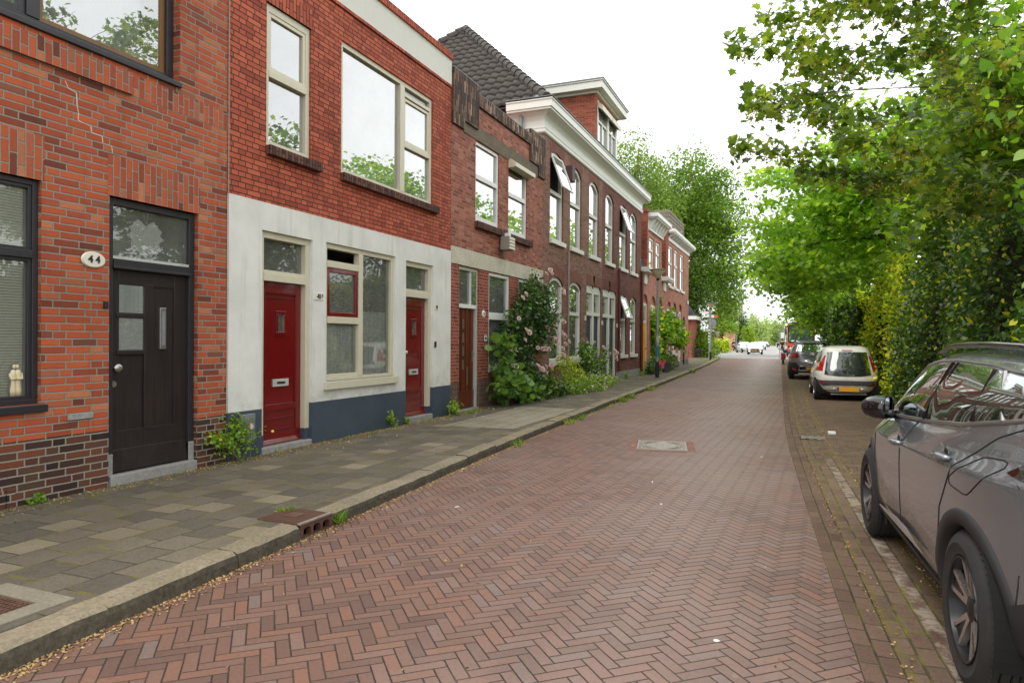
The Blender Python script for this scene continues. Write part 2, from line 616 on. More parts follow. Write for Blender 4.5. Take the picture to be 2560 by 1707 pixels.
M['pipebrown'] = plain('brown_drainpipe', C(96, 42, 36), 0.5, var=0.15)
M['pipegrey'] = plain('pinkish_grey_pipe', C(150, 130, 126), 0.5, var=0.1)
M['lead'] = plain('grey_lead', C(128, 134, 138), 0.55, 0.2, var=0.14, bump=0.2)
M['wood_in'] = plain('varnished_inner_frame', C(120, 84, 40), 0.4, var=0.15)
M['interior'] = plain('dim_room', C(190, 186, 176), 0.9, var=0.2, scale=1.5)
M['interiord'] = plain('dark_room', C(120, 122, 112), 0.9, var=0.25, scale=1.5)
M['glass'] = glass_mat('window_glass', 0.07, wavy=0.02, dust=0.06)
M['glassup'] = glass_mat('coated_window_glass', 0.40, wavy=0.015, dust=0.05)
M['glassmid'] = glass_mat('bright_window_glass', 0.36, wavy=0.02)
M['roofrear'] = plain('bitumen_roof', C(58, 58, 60), 0.9, var=0.2)
M['iron'] = plain('rusty_cast_iron', C(98, 72, 58), 0.7, 0.3, var=0.3, scale=20.0, bump=0.5)
M['irong'] = plain('worn_grey_iron', C(150, 142, 132), 0.5, 0.45, var=0.18, scale=16.0, bump=0.4)
M['hole'] = plain('dark_opening', C(10, 10, 10), 1.0, var=0.2)
M['ivory'] = plain('ivory_ceramic', C(206, 194, 158), 0.4, var=0.1)
M['enamel'] = plain('white_enamel', C(222, 216, 200), 0.3, var=0.06, scale=14)
M['ink'] = plain('black_lettering', C(34, 34, 40), 0.5, var=0.1)
M['soil'] = plain('dark_soil', C(70, 56, 42), 0.95, var=0.3, scale=20, bump=0.6)


def cloth_mat(name, a, b, freq=60.0, alpha=0.92, along='y'):
    t = TR(name)
    x, y, z, P = t.pos()
    w = t.noise(1.0, 2, 0.5, t.vec(0.0, y * freq, z * 0.6))
    c = t.ramp(w, [(0.3, a), (0.7, b)])
    return t.done(t.bsdf(c, 0.9, 0, 0.1, None, 0, None, 0, alpha))


M['curtain'] = cloth_mat('net_curtain', C(196, 204, 198), C(244, 248, 244), 22.0, 0.95)
M['lace'] = None


def lace_mat():
    t = TR('crochet_lace')
    x, y, z, P = t.pos()
    a = 0.012
    u = (y + z) / a
    v = (y - z) / a
    r = (u.fract() - 0.5) * (u.fract() - 0.5) + (v.fract() - 0.5) * (v.fract() - 0.5)
    n = t.noise(60.0, 3, 0.6)
    al = t.step(r + (n - 0.5) * 0.22, 0.05, 0.10)
    c = t.ramp(n, [(0.3, C(226, 228, 220)), (0.7, C(250, 250, 244))])
    return t.done(t.bsdf(c, 0.9, 0, 0.1, None, 0, None, 0, al * 0.6 + 0.4))


M['lace'] = lace_mat()


def blind_mat(name, a, b, pitch):
    t = TR(name)
    x, y, z, P = t.pos()
    f = (z / pitch).fract()
    c = t.ramp(f, [(0.0, b), (0.12, b), (0.2, a), (0.9, a), (1.0, b)])
    n = t.noise(3.0, 3)
    c = t.mix(n * 0.25, c, b)
    return t.done(t.bsdf(c, 0.6, 0, 0.3, t.bump(f, 0.6, 0.01)))


M['blind'] = blind_mat('cream_slat_blind', C(238, 236, 208), C(120, 118, 96), 0.025)
M['blindw'] = blind_mat('white_slat_blind', C(240, 242, 240), C(176, 182, 182), 0.022)
M['blindg'] = blind_mat('teal_slat_blind', C(84, 128, 118), C(40, 70, 66), 0.05)


def tile_mat():
    t = TR('dark_clay_roof_tile')
    n = t.noise(2.6, 5, 0.65)
    n2 = t.noise(22.0, 4, 0.7)
    c = t.ramp(n * 0.5 + n2 * 0.5, [(0.3, C(52, 49, 46)), (0.55, C(76, 71, 66)), (0.75, C(98, 90, 80))])
    l = t.step(t.noise(5.0, 4, 0.7), 0.66, 0.76)
    x, y, z, P = t.pos()
    c = t.mix(l * t.step(z, 10.0, 13.0) * 0.8, c, C(150, 122, 66))
    return t.done(t.bsdf(c, 0.75, 0, 0.35, t.bump(n2, 0.4, 0.01)))


M['tile'] = tile_mat()
M['slate'] = brick_mat('grey_slate', [(0.0, C(52, 52, 56)), (0.5, C(72, 72, 76)), (1.0, C(92, 90, 92))], C(34, 34, 36), 0.25, 0.22, 0.012, 'stretcher')


# ------------------------------------------------------------------ paving
def herring_mat():
    t = TR('herringbone_road_brick')
    x, y, z, P = t.pos()
    W = 0.071
    N = 3.0
    a = math.radians(45 - 2.3)
    wob = (t.noise(1.1, 2) - 0.5) * 0.02
    rx = (x + wob) * math.cos(a) + (y + wob) * math.sin(a)
    ry = (y + wob) * math.cos(a) - (x + wob) * math.sin(a)
    u, v = rx / W, ry / W
    i, j = u.floor(), v.floor()
    fx, fy = u.fract(), v.fract()
    m = (i - j).mod(2 * N)
    h = m.lt(N - 0.5)
    la = t.sel(h, fy + (2 * N - 1.0) - m, fx + m)
    ac = t.sel(h, fx, fy)
    ox = t.sel(h, i, i - m)
    oy = t.sel(h, j - ((2 * N - 1.0) - m), j)
    e = la.min(N - la).min(ac.min(1.0 - ac)) * W
    rag = (t.noise(55.0, 3, 0.6) - 0.5) * 0.006
    mask = t.step(e + rag, 0.0016, 0.0050)
    r = t.white(ox, oy, h)
    r2 = t.white(ox, oy, h + 5.0)
    col = t.ramp(r, [(0.0, C(102, 77, 67)), (0.25, C(116, 87, 74)), (0.55, C(123, 93, 79)), (0.8, C(132, 94, 75)), (0.94, C(127, 101, 90)), (1.0, C(118, 103, 96))])
    n = t.noise(1.0, 4, 0.6)
    n2 = t.noise(120.0, 3, 0.7)
    n3 = t.noise(0.45, 4, 0.65)
    col = t.mix(n2 * 0.45, col, t.mix(1.0, col, (0.5, 0.48, 0.46, 1), 'MULTIPLY'))
    col = t.mix(t.step(n2, 0.62, 0.72) * 0.6, col, C(78, 58, 52))
    lane = 1.0 - ((x + y * 0.03 + 0.75).abs() / 1.3).min(1.0)        # the wheel track by the parking bay is worn grey
    col = t.mix(t.step(n3 + lane * 0.22, 0.44, 0.74) * 0.55, col, C(132, 112, 102))
    col = t.mix(t.step(t.noise(2.0, 4, 0.7), 0.5, 0.8) * 0.35, col, t.mix(1.0, col, (0.72, 0.66, 0.62, 1), 'MULTIPLY'))
    spots = t.step(t.noise(9.0, 2, 0.5), 0.70, 0.76) * t.step(n, 0.5, 0.62)
    col = t.mix(spots * lane * 0.7, col, C(190, 178, 170))
    n7 = t.noise(42.0, 4, 0.8)
    col = t.mix(t.step(n7, 0.48, 0.66) * 0.42, col, t.mix(1.0, col, (0.58, 0.55, 0.53, 1), 'MULTIPLY'))
    col = t.mix(t.step(n7, 0.48, 0.33) * 0.30, col, t.mix(1.0, col, (1.32, 1.30, 1.28, 1), 'MULTIPLY'))
    oil = t.step(t.noise(0.9, 4, 0.6, t.vec(x * 1.6, y * 0.35, 7.0)), 0.55, 0.72)
    col = t.mix(oil * 0.38, col, t.mix(1.0, col, (0.60, 0.57, 0.55, 1), 'MULTIPLY'))
    mort = t.mix(t.step(t.noise(3.0, 3), 0.45, 0.7), C(50, 38, 29), C(80, 66, 48))
    col = t.mix(mask, mort, col)
    hgt = mask * (0.75 + r2 * 0.4) + n2 * 0.12
    rough = 0.72 - mask * 0.14 - lane * 0.10
    return t.done(t.bsdf(col, rough, 0, 0.5, t.bump(hgt, 0.9, 0.009)))


def uvpave_mat(name, pal, mortar, L, W, J, moss=0.4, bond=True, grey=0.0, swap=False, light=None, line=False):
    """slabs or bricks laid in rows; the u of the uv map is metres across, v metres along the street"""
    t = TR(name)
    uv = t.node('ShaderNodeUVMap')
    sp = t.node('ShaderNodeSeparateXYZ')
    t.nt.links.new(uv.outputs[0], sp.inputs[0])
    u0, v0 = SX(t, sp.outputs[0]), SX(t, sp.outputs[1])
    x, y, z, P = t.pos()
    wob = (t.noise(1.4, 2) - 0.5) * 0.022
    u, v = u0 + wob, v0 + wob
    if swap:
        u, v = v, u
    row = (u / W).floor()
    ru = (u / W).fract() * W
    vv = v / L + (row.mod(2.0) * 0.5 if bond else 0.0) + (t.white(row, 2.0, 2.0) - 0.5) * 0.12
    idx = vv.floor()
    lv = vv.fract() * L
    e = ru.min(W - ru).min(lv.min(L - lv))
    rag = (t.noise(45.0, 3, 0.65) - 0.5) * 0.009
    mask = t.step(e + rag, J * 0.5, J * 0.5 + 0.004)
    r = t.white(idx, row, 0.3)
    r2 = t.white(idx, row, 4.3)
    col = t.ramp(r, pal)
    n1 = t.noise(150.0, 3, 0.75)
    n2 = t.noise(1.3, 4, 0.6)
    n3 = t.noise(20.0, 4, 0.65)
    if light is not None:
        x0, x1, y0, y1, lc = light
        inb = x.gt(x0) * x.lt(x1) * y.gt(y0) * y.lt(y1)
        col = t.mix(inb * 0.75, col, lc)
    col = t.mix(n1 * 0.7, col, t.mix(1.0, col, (0.56, 0.56, 0.56, 1), 'MULTIPLY'))
    col = t.mix(t.step(n1, 0.6, 0.72) * 0.5, col, t.mix(1.0, col, (1.35, 1.33, 1.28, 1), 'MULTIPLY'))
    col = t.mix(t.step(n2, 0.42, 0.7) * 0.5, col, t.mix(1.0, col, (0.66, 0.65, 0.62, 1), 'MULTIPLY'))
    n5 = t.noise(62.0, 4, 0.8)
    col = t.mix(t.step(n5, 0.47, 0.66) * 0.55, col, t.mix(1.0, col, (0.52, 0.51, 0.50, 1), 'MULTIPLY'))
    col = t.mix(t.step(n5, 0.50, 0.34) * 0.45, col, t.mix(1.0, col, (1.45, 1.42, 1.34, 1), 'MULTIPLY'))
    n6 = t.noise(11.0, 5, 0.75)
    col = t.mix(t.step(n6, 0.5, 0.68) * 0.35, col, t.mix(1.0, col, (0.6, 0.6, 0.58, 1), 'MULTIPLY'))
    col = t.mix(t.step(n3, 0.64, 0.75) * 0.22, col, C(176, 172, 160))
    mn = t.step(t.noise(2.6, 4, 0.65), 0.42, 0.62)
    mo = t.mix(mn * moss, mortar, C(116, 108, 48))
    wide = t.step(e + rag, J * 0.5 + 0.002, J * 0.5 + 0.02)
    col = t.mix((1.0 - wide) * mn * moss * 0.85, col, C(112, 106, 50))
    col = t.mix(mask, mo, col)
    if line:                                     # the remains of a painted parking line
        lm = t.step(t.noise(6.0, 5, 0.75), 0.42, 0.62) * (1.0 - t.step((u0 - 0.26).abs(), 0.035, 0.06)) * (1.0 - t.step(v0, 9.0, 11.0))
        col = t.mix(lm * 0.55, col, C(186, 176, 160))
        ed = (1.0 - t.step(u0.min(0.42 - u0), 0.02, 0.07)) * t.step(t.noise(4.0, 4, 0.7), 0.36, 0.6)
        col = t.mix(ed * 0.75, col, C(112, 98, 50))
    h = mask * (0.8 + r2 * 0.35) + n1 * 0.16
    return t.done(t.bsdf(col, 0.85, 0, 0.35, t.bump(h, 0.8, 0.010)))


M['road'] = herring_mat()
SLAB = [(0.0, C(94, 88, 77)), (0.35, C(106, 99, 85)), (0.7, C(113, 105, 90)), (0.92, C(122, 113, 96)), (0.96, C(134, 124, 103)), (1.0, C(146, 136, 112))]
M['slab'] = uvpave_mat('grey_concrete_slabs', SLAB, C(62, 58, 48), 0.30, 0.30, 0.006, 0.95, light=(-5.6, -4.3, 10.4, 14.0, C(166, 158, 138)))
PB = [(0.0, C(112, 92, 78)), (0.4, C(132, 108, 90)), (0.75, C(142, 118, 98)), (1.0, C(120, 88, 76))]
PB = [(p, tuple(q * 0.8 for q in c[:3]) + (1,)) for p, c in PB]
M['parkb'] = uvpave_mat('brown_parking_brick', PB, C(64, 56, 44), 0.21, 0.10, 0.006, 0.7, swap=True)
M['bandb'] = uvpave_mat('road_edge_brick', [(0.0, C(98, 76, 64)), (0.5, C(114, 90, 76)), (1.0, C(122, 98, 80))], C(54, 46, 38), 0.21, 0.10, 0.006, 0.4)
M['gutterb'] = uvpave_mat('mossy_gutter_brick', PB, C(74, 68, 40), 0.21, 0.105, 0.009, 1.0, line=True)
M['asph'] = concrete_mat('pale_worn_asphalt', C(142, 140, 136), C(170, 168, 162), 40.0)
M['ground'] = concrete_mat('grassy_ground', C(72, 84, 40), C(104, 104, 60), 3.0, moss=0.5)

# ------------------------------------------------------------------ ground, road, kerb, pavement


def interp(pts, y):
    return float(np.interp(y, [p[0] for p in pts], [p[1] for p in pts]))


KLP = [(-10, -3.15), (2, -3.39), (3.5, -3.53), (5.55, -3.65), (9.9, -3.93), (18, -4.2), (27.2, -4.47), (42, -5.05), (55.6, -5.75), (66, -6.3)]
RRP = [(-10, 1.15), (3.8, 0.50), (6.2, 0.34), (12.5, 0.04), (20.4, -0.13), (30, -0.33), (53, -0.78), (66, -1.0)]
KL = lambda y: (interp(KLP, y - 1.2) + interp(KLP, y) + interp(KLP, y + 1.2)) / 3
RR = lambda y: (interp(RRP, y - 1.5) + interp(RRP, y) + interp(RRP, y + 1.5)) / 3
KW = 0.19
PZ = 0.11          # top of the kerb
PZF = 0.09         # pavement by the houses


def strip(name, fa, fb, za, zb, y0, y1, mat, u0=0.0, dy=0.5):
    ys = np.arange(y0, y1 + 1e-6, dy)
    V, F, UV = [], [], []
    for y in ys:
        a, b = fa(y), fb(y)
        V += [(a, y, za), (b, y, zb)]
        UV += [(u0, y), (u0 + (b - a), y)]
    for i in range(len(ys) - 1):
        F.append((2 * i, 2 * i + 1, 2 * i + 3, 2 * i + 2))
    o = np_mesh(name, np.array(V), np.array(F), mat)
    me = o.data
    uvl = me.uv_layers.new(name='UVMap')
    for lp in me.loops:
        uvl.data[lp.index].uv = UV[lp.vertex_index]
    return tag(o, kind='structure')


g = MB()
g.quad((-1500, -60, -0.06), (1500, -60, -0.06), (1500, 2600, -0.06), (-1500, 2600, -0.06))
tag(g.build('ground', M['ground']), kind='structure')
strip('road', lambda y: KL(y) - 0.02, lambda y: RR(y) - 0.2, 0.0, 0.0, -6, 64.5, M['road'])
strip('road_edge_strip', lambda y: RR(y) - 0.2, lambda y: RR(y), 0.0, 0.0, -6, 64.5, M['bandb'], 0.0)
strip('gutter', lambda y: RR(y), lambda y: RR(y) + 0.42, -0.012, 0.0, -6, 64.5, M['gutterb'], 0.0)
strip('parking_strip', lambda y: RR(y) + 0.42, lambda y: 3.6, 0.0, 0.03, -6, 64.5, M['parkb'], 0.42)
pave = strip('pavement', lambda y: -9.5 if y > 44.2 else -D - 0.05, lambda y: KL(y) - KW, PZF, PZ - 0.004, -6, 60.5, M['slab'], 0.0, 0.3)
strip('pavement', lambda y: -60.0, lambda y: -9.5, PZF - 0.02, PZF, 44.2, 60.5, M['slab'], 0.0, 4)
cr = MB()
cr.quad((-60, 60.5, -0.02), (60, 60.5, -0.02), (60, 74, -0.02), (-60, 74, -0.02))
a0, a1 = at(1812, 873, 150), at(1985, 873, 150)
cr.quad((-9.0, 74, -0.02), (2.6, 74, -0.02), (-6 + 2.0, 420, -0.02), (-31.0, 420, -0.02))
tag(cr.build('crossing_road', M['asph']), kind='structure')

# kerb stones, about a metre each, with rounded broken edges
kb = MB()
y = -5.4
kr = random.Random(4)
while y < 60:
    L = 1.0
    if 3.55 < y < 4.25:
        L = max(0.3, 4.30 - y)
    y1 = y + L
    if 4.25 < y < 4.7:
        y = 4.72
        continue
    n = 10 if y < 16 else 3
    rows = []
    dz = (kr.random() - 0.5) * 0.014
    dx = (kr.random() - 0.5) * 0.012
    for k in range(n + 1):
        yy = y + 0.004 + (L - 0.008) * k / n
        xr = KL(yy) + dx
        j = lambda s: (kr.random() - 0.5) * s
        q = 0.006 if n == 10 else 0.0
        rows.append([(xr - KW, yy, PZ + dz + j(q)), (xr - 0.045, yy, PZ + dz + j(q)), (xr - 0.012, yy, PZ - 0.018 + dz + j(q * 1.4)),
                     (xr + j(q), yy, PZ - 0.05 + dz), (xr + 0.012 + j(q), yy, -0.02), (xr - KW, yy, -0.02)])
    vs = [p for r_ in rows for p in r_]
    fs, mi = [], []
    for k in range(n):
        for c in range(5):
            fs.append((k * 6 + c, k * 6 + c + 1, (k + 1) * 6 + c + 1, (k + 1) * 6 + c))
    b = len(kb.v)
    kb.v += vs
    for q_, f in enumerate(fs):
        kb.f.append([b + i for i in f][::-1])
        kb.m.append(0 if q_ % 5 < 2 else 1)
    for e in (0, n):
        kb.f.append([b + e * 6 + c for c in (range(6) if e == 0 else range(5, -1, -1))])
        kb.m.append(1)
    y = y1
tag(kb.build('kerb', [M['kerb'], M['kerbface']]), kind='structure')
# ------------------------------------------------------------------ houses
def arc_top(y0, y1, z1, rise, n=10):
    """points of the top edge from y0 to y1, z1 being the crown"""
    if rise <= 0:
        return [(y0, z1), (y1, z1)]
    c = (y0 + y1) / 2
    hw = (y1 - y0) / 2
    R = (hw * hw + rise * rise) / (2 * rise)
    a = math.asin(min(1, hw / R))
    return [(c + R * math.sin(-a + 2 * a * k / n), z1 - R + R * math.cos(-a + 2 * a * k / n)) for k in range(n + 1)]


def wall(mb, X, Y0, Y1, Z0, Z1, ops, m=0, mi=1, rev=0.14, deep=0.9, mr=None):
    """front of a house with openings (y0, y1, z0, z1, rise); behind each opening a dim room"""
    mr = m if mr is None else mr
    ys = sorted({Y0, Y1} | {q for o in ops for q in o[:2]})
    zs = sorted({Z0, Z1} | {q for o in ops for q in o[2:4]})
    for a, b in zip(ys, ys[1:]):
        for c, d in zip(zs, zs[1:]):
            ym, zm = (a + b) / 2, (c + d) / 2
            if any(o[0] < ym < o[1] and o[2] < zm < o[3] for o in ops):
                continue
            mb.quad((X, a, c), (X, b, c), (X, b, d), (X, a, d), m)
    for o in ops:
        y0, y1, z0, z1 = o[:4]
        rise = o[4] if len(o) > 4 else 0
        top = arc_top(y0, y1, z1, rise)
        if rise > 0:
            for (a, za), (b, zb) in zip(top, top[1:]):
                mb.quad((X, a, za), (X, b, zb), (X, b, z1), (X, a, z1), m)
        path = [(y0, z0)] + top + [(y1, z0)]
        for (a, za), (b, zb) in zip(path, path[1:] + path[:1]):
            if za == zb == Z0:
                continue
            mb.quad((X, a, za), (X, b, zb), (X - rev, b, zb), (X - rev, a, za), mr)
        x0, x1 = X - rev, X - rev - deep
        zt = z1
        ya, yb, za = max(y0 - 0.25, Y0 + 0.03), min(y1 + 0.25, Y1 - 0.03), z0
        mb.quad((x1, ya, za), (x1, yb, za), (x1, yb, zt), (x1, ya, zt), mi)
        mb.quad((x0, ya, za), (x1, ya, za), (x1, ya, zt), (x0, ya, zt), mi)
        mb.quad((x0, yb, za), (x1, yb, za), (x1, yb, zt), (x0, yb, zt), mi)
        if z0 > Z0:
            mb.quad((x0, ya, za), (x0, yb, za), (x1, yb, za), (x1, ya, za), mi)
        mb.quad((x0, ya, zt), (x0, yb, zt), (x1, yb, zt), (x1, ya, zt), mi)


def shell(mb, X, Xb, Y0, Y1, Z0, Z1, m=0, mtop=None):
    """side walls, back and flat roof"""
    mb.quad((X, Y0, Z0), (X, Y0, Z1), (Xb, Y0, Z1), (Xb, Y0, Z0), m)
    mb.quad((X, Y1, Z0), (Xb, Y1, Z0), (Xb, Y1, Z1), (X, Y1, Z1), m)
    mb.quad((Xb, Y0, Z0), (Xb, Y0, Z1), (Xb, Y1, Z1), (Xb, Y1, Z0), m)
    mb.quad((X, Y0, Z1 - 0.02), (X, Y1, Z1 - 0.02), (Xb, Y1, Z1 - 0.02), (Xb, Y0, Z1 - 0.02), m if mtop is None else mtop)


def frame_mb(y0, y1, z0, z1, xf, fw=0.07, fd=0.09, rise=0.0, bot=None, top=None):
    """outer frame standing in the plane xf, fd deep"""
    mb = MB()
    bot = fw if bot is None else bot
    top = fw if top is None else top
    arc = arc_top(y0, y1, z1, rise)
    zs = arc[0][1]
    mb.box(xf - fd, xf, y0, y0 + fw, z0 + bot, zs)
    mb.box(xf - fd, xf, y1 - fw, y1, z0 + bot, zs)
    if bot > 0:
        mb.box(xf - fd, xf, y0, y1, z0, z0 + bot)
    if rise > 0:
        inn = arc_top(y0 + fw, y1 - fw, z1 - top, rise * 0.9)
        for k in range(len(arc) - 1):
            (a, za), (b, zb) = arc[k], arc[k + 1]
            (c, zc), (d, zd) = inn[k], inn[k + 1]
            mb.prism([(xf, a, za), (xf, b, zb), (xf, d, zd), (xf, c, zc)], (-fd, 0, 0))
        mb.prism([(xf, y0, zs), (xf, inn[0][0], inn[0][1]), (xf, y0 + fw, zs)], (-fd, 0, 0))
        mb.prism([(xf, y1, zs), (xf, inn[-1][0], inn[-1][1]), (xf, y1 - fw, zs)], (-fd, 0, 0))
    else:
        mb.box(xf - fd, xf, y0 + fw, y1 - fw, z1 - top, z1)
    return mb


def sash(mb, y0, y1, z0, z1, xf, w=0.045, d=0.05, m=0):
    mb.box(xf - d, xf, y0, y0 + w, z0, z1, m)
    mb.box(xf - d, xf, y1 - w, y1, z0, z1, m)
    mb.box(xf - d, xf, y0 + w, y1 - w, z0, z0 + w, m)
    mb.box(xf - d, xf, y0 + w, y1 - w, z1 - w, z1, m)


def pane(parent, y0, y1, z0, z1, x, mat):
    mb = MB()
    mb.quad((x, y0, z0), (x, y1, z0), (x, y1, z1), (x, y0, z1))
    return mb.build('pane', mat, parent)


def sill_box(parent, y0, y1, z0, z1, x0, x1, mat, bevel=0.006):
    mb = MB()
    mb.box(x0, x1, y0, y1, z0, z1)
    return mb.build('sill', mat, parent, bevel=bevel)


def folds(name, parent, y0, y1, z0, z1, x, mat, amp=0.02, per=0.09, seed=1):
    r = random.Random(seed)
    n = max(8, int((y1 - y0) / per * 6))
    V, F = [], []
    ph = r.random() * 6
    for i in range(n + 1):
        y = y0 + (y1 - y0) * i / n
        q = amp * math.sin(2 * PI * (y - y0) / per + ph + 1.3 * math.sin(y * 7))
        V += [(x + q * 0.8, y, z0), (x + q, y, (z0 + z1) / 2), (x + q * 0.5, y, z1)]
    for i in range(n):
        for k in range(2):
            F.append((i * 3 + k, (i + 1) * 3 + k, (i + 1) * 3 + k + 1, i * 3 + k + 1))
    return np_mesh(name, np.array(V), np.array(F), mat, parent, smooth=True)


FONT = None


def text_mesh(name, s, size, loc, mat, parent, depth=0.003, bold=0.0, squash=1.0):
    """lettering that stands on a wall facing +x, centred at loc"""
    cu = bpy.data.curves.new(name, 'FONT')
    cu.body = s
    cu.size = size
    cu.align_x = 'CENTER'
    cu.align_y = 'CENTER'
    cu.extrude = depth
    cu.offset = bold
    tmp = bpy.data.objects.new('tmp', cu)
    COL.objects.link(tmp)
    dg = bpy.context.evaluated_depsgraph_get()
    me = bpy.data.meshes.new_from_object(tmp.evaluated_get(dg))
    bpy.data.objects.remove(tmp)
    me.materials.clear()
    me.materials.append(mat)
    R = Matrix(((0, 0, 1, 0), (1, 0, 0, 0), (0, 1, 0, 0), (0, 0, 0, 1)))
    me.transform(Matrix.Translation(Vector(loc)) @ R @ Matrix.Diagonal((squash, 1, 1, 1)))
    return link(name, me, parent)


# ---- house 1: orange brick, black frames -----------------------------------------------------------------
XF = -D
h1 = thing('brick_house', 'orange-red brick house with black window frames and a black-brown front door', 'house', (-D, 4, 0))
mb = MB()
DO1 = (4.72, 5.81, 0.04, 2.985)
LW1 = (2.3, 4.06, 0.97, 2.985)
UW1 = (2.2, 5.55, 4.38, 6.4)
wall(mb, XF, -0.5, 6.232, 0.66, 8.2, [(DO1[0], DO1[1], 0.66, DO1[3]), LW1, UW1], 0, 1, rev=0.15)
shell(mb, XF, -14, -0.5, 6.232, 0.0, 8.2)
mb.build('wall', [M['brick1'], M['interior']], h1)
mb = MB()
for a, b in ((-0.5, 4.72), (5.81, 6.232)):
    mb.quad((XF, a, 0.0), (XF, b, 0.0), (XF, b, 0.66), (XF, a, 0.66))
mb.quad((XF, 4.72, 0), (XF, 4.72, 0.66), (XF - 0.15, 4.72, 0.66), (XF - 0.15, 4.72, 0))
mb.quad((XF, 5.81, 0), (XF, 5.81, 0.66), (XF - 0.15, 5.81, 0.66), (XF - 0.15, 5.81, 0))
mb.build('plinth', M['brick1d'], h1)
mb = MB()
for i in range(3):                                     # a few dark bricks on end at the foot of the wall
    mb.box(XF + 0.002, XF + 0.012, 3.60 + i * 0.085, 3.673 + i * 0.085, 0.02, 0.25)
mb.build('corner_bricks', M['brick1d'], h1, bevel=0.004)
for nm, (a, b), (c, d) in (('lintel', (4.72, 5.81), (2.985, 3.39)), ('lintel', (2.3, 4.06), (2.985, 3.39))):
    mb = MB()
    mb.box(XF - 0.05, XF + 0.004, a - 0.02, b + 0.02, c, d)
    mb.build(nm, M['brick1v'], h1)
mb = MB()
mb.box(XF, XF + 0.035, 2.0, 4.95, 4.05, 4.27)
mb.box(XF, XF + 0.004, 4.95, 6.232, 4.05, 4.27)
mb.build('soldier_course', M['brick1v'], h1)
mb = MB()
mb.box(XF, XF + 0.018, 4.30, 4.55, 0.795, 0.855)
mb.build('vent_brick', M['step'], h1, bevel=0.004)
# cracked joint: a pale zig-zag of mortar
mb = MB()
cr_pts = [(4.27, 3.96), (4.30, 3.90), (4.38, 3.885), (4.385, 3.76), (4.40, 3.70), (4.395, 3.63), (4.44, 3.62), (4.52, 3.61), (4.53, 3.55), (4.64, 3.545), (4.645, 3.48), (4.74, 3.475), (4.75, 3.41)]
for (a, za), (b, zb) in zip(cr_pts, cr_pts[1:]):
    w = 0.002 + 0.004 * random.random()
    ln = math.hypot(b - a, zb - za)
    ny, nz = -(zb - za) / ln * w, (b - a) / ln * w
    mb.prism([(XF, a - ny, za - nz), (XF, a + ny, za + nz), (XF, b + ny, zb + nz), (XF, b - ny, zb - nz)], (0.0015, 0, 0))
mb.build('mortar_crack', plain('pale_mortar', C(198, 186, 166), 0.9), h1)
# lower window
w = frame_mb(*LW1[:2], LW1[2], LW1[3], XF - 0.045, 0.05, 0.07).build('window', M['blackp'], h1, bevel=0.004)
mb = MB()
mb.box(XF - 0.12, XF - 0.035, 2.37, 4.01, 2.28, 2.35)
mb.build('transom', M['blackp'], w, bevel=0.004)
mb = MB()
sash(mb, 2.375, 4.01, 1.02, 2.28, XF - 0.06, 0.03, 0.05)
sash(mb, 2.375, 4.01, 2.35, 2.935, XF - 0.06, 0.03, 0.05)
mb.build('casement', M['blackp'], w, bevel=0.003)
pane(w, 2.40, 3.98, 1.05, 2.25, XF - 0.09, M['glass'])
pane(w, 2.40, 3.98, 2.38, 2.905, XF - 0.09, M['glass'])
mb = MB()
mb.quad((XF - 0.125, 2.3, 1.0), (XF - 0.125, 3.975, 1.0), (XF - 0.125, 3.975, 2.95), (XF - 0.125, 2.3, 2.95))
mb.build('blind', M['blind'], w)
mb = MB()
mb.box(XF - 0.14, XF - 0.11, 3.98, 4.01, 1.02, 2.95)
mb.build('inner_frame', M['wood_in'], w)
sill_box(w, 2.25, 4.10, 0.90, 0.968, XF - 0.06, XF + 0.045, M['blackp'])
# upper window
w = frame_mb(UW1[0], UW1[1], UW1[2], UW1[3], XF - 0.10, 0.085, 0.10).build('window', M['blackp'], h1, bevel=0.004)
mb = MB()
mb.box(XF - 0.20, XF - 0.09, 3.98, 4.10, 4.465, 6.32)
sash(mb, 2.9, 3.98, 4.465, 6.32, XF - 0.11, 0.06, 0.06)
mb.build('mullion', M['blackp'], w, bevel=0.004)
sash_b = MB()
sash(sash_b, 4.10, 5.465, 4.465, 6.32, XF - 0.14, 0.055, 0.05)
sash_b.build('inner_frame', M['wood_in'], w)
pane(w, 2.3, 3.92, 4.5, 6.3, XF - 0.15, M['glassmid'])
pane(w, 4.14, 5.43, 4.5, 6.3, XF - 0.155, M['glassup'])
mb = MB()
mb.quad((XF - 0.24, 2.3, 4.45), (XF - 0.24, 5.24, 4.45), (XF - 0.24, 5.24, 6.35), (XF - 0.24, 2.3, 6.35))
mb.build('blind', M['blindw'], w)
sill_box(w, 2.2, 5.56, 4.325, 4.38, XF - 0.10, XF + 0.03, M['blackp'])
# front door with fanlight
dr = frame_mb(4.73, 5.80, 0.19, 2.98, XF - 0.05, 0.07, 0.10, bot=0.0).build('door', M['blackp'], h1, bevel=0.004)
mb = MB()
mb.box(XF - 0.15, XF - 0.035, 4.80, 5.73, 2.29, 2.37)
mb.box(XF - 0.055, XF - 0.02, 4.79, 5.74, 2.27, 2.295)
mb.build('transom', M['blackp'], dr, bevel=0.004)
mb = MB()
mb.box(XF - 0.075, XF - 0.055, 4.80, 5.73, 2.37, 2.40)
mb.build('glazing_bead', M['alu'], dr)
pane(dr, 4.80, 5.73, 2.37, 2.91, XF - 0.09, M['glass'])
xl = XF - 0.11
mb = MB()
mb.box(xl - 0.05, xl, 4.80, 5.73, 0.20, 2.285)          # leaf
mb.box(xl, xl + 0.014, 4.80, 4.90, 0.42, 2.285)          # stiles and rails stand proud of the panels
mb.box(xl, xl + 0.014, 5.57, 5.73, 0.42, 2.285)
mb.box(xl, xl + 0.014, 4.90, 5.57, 2.12, 2.285)
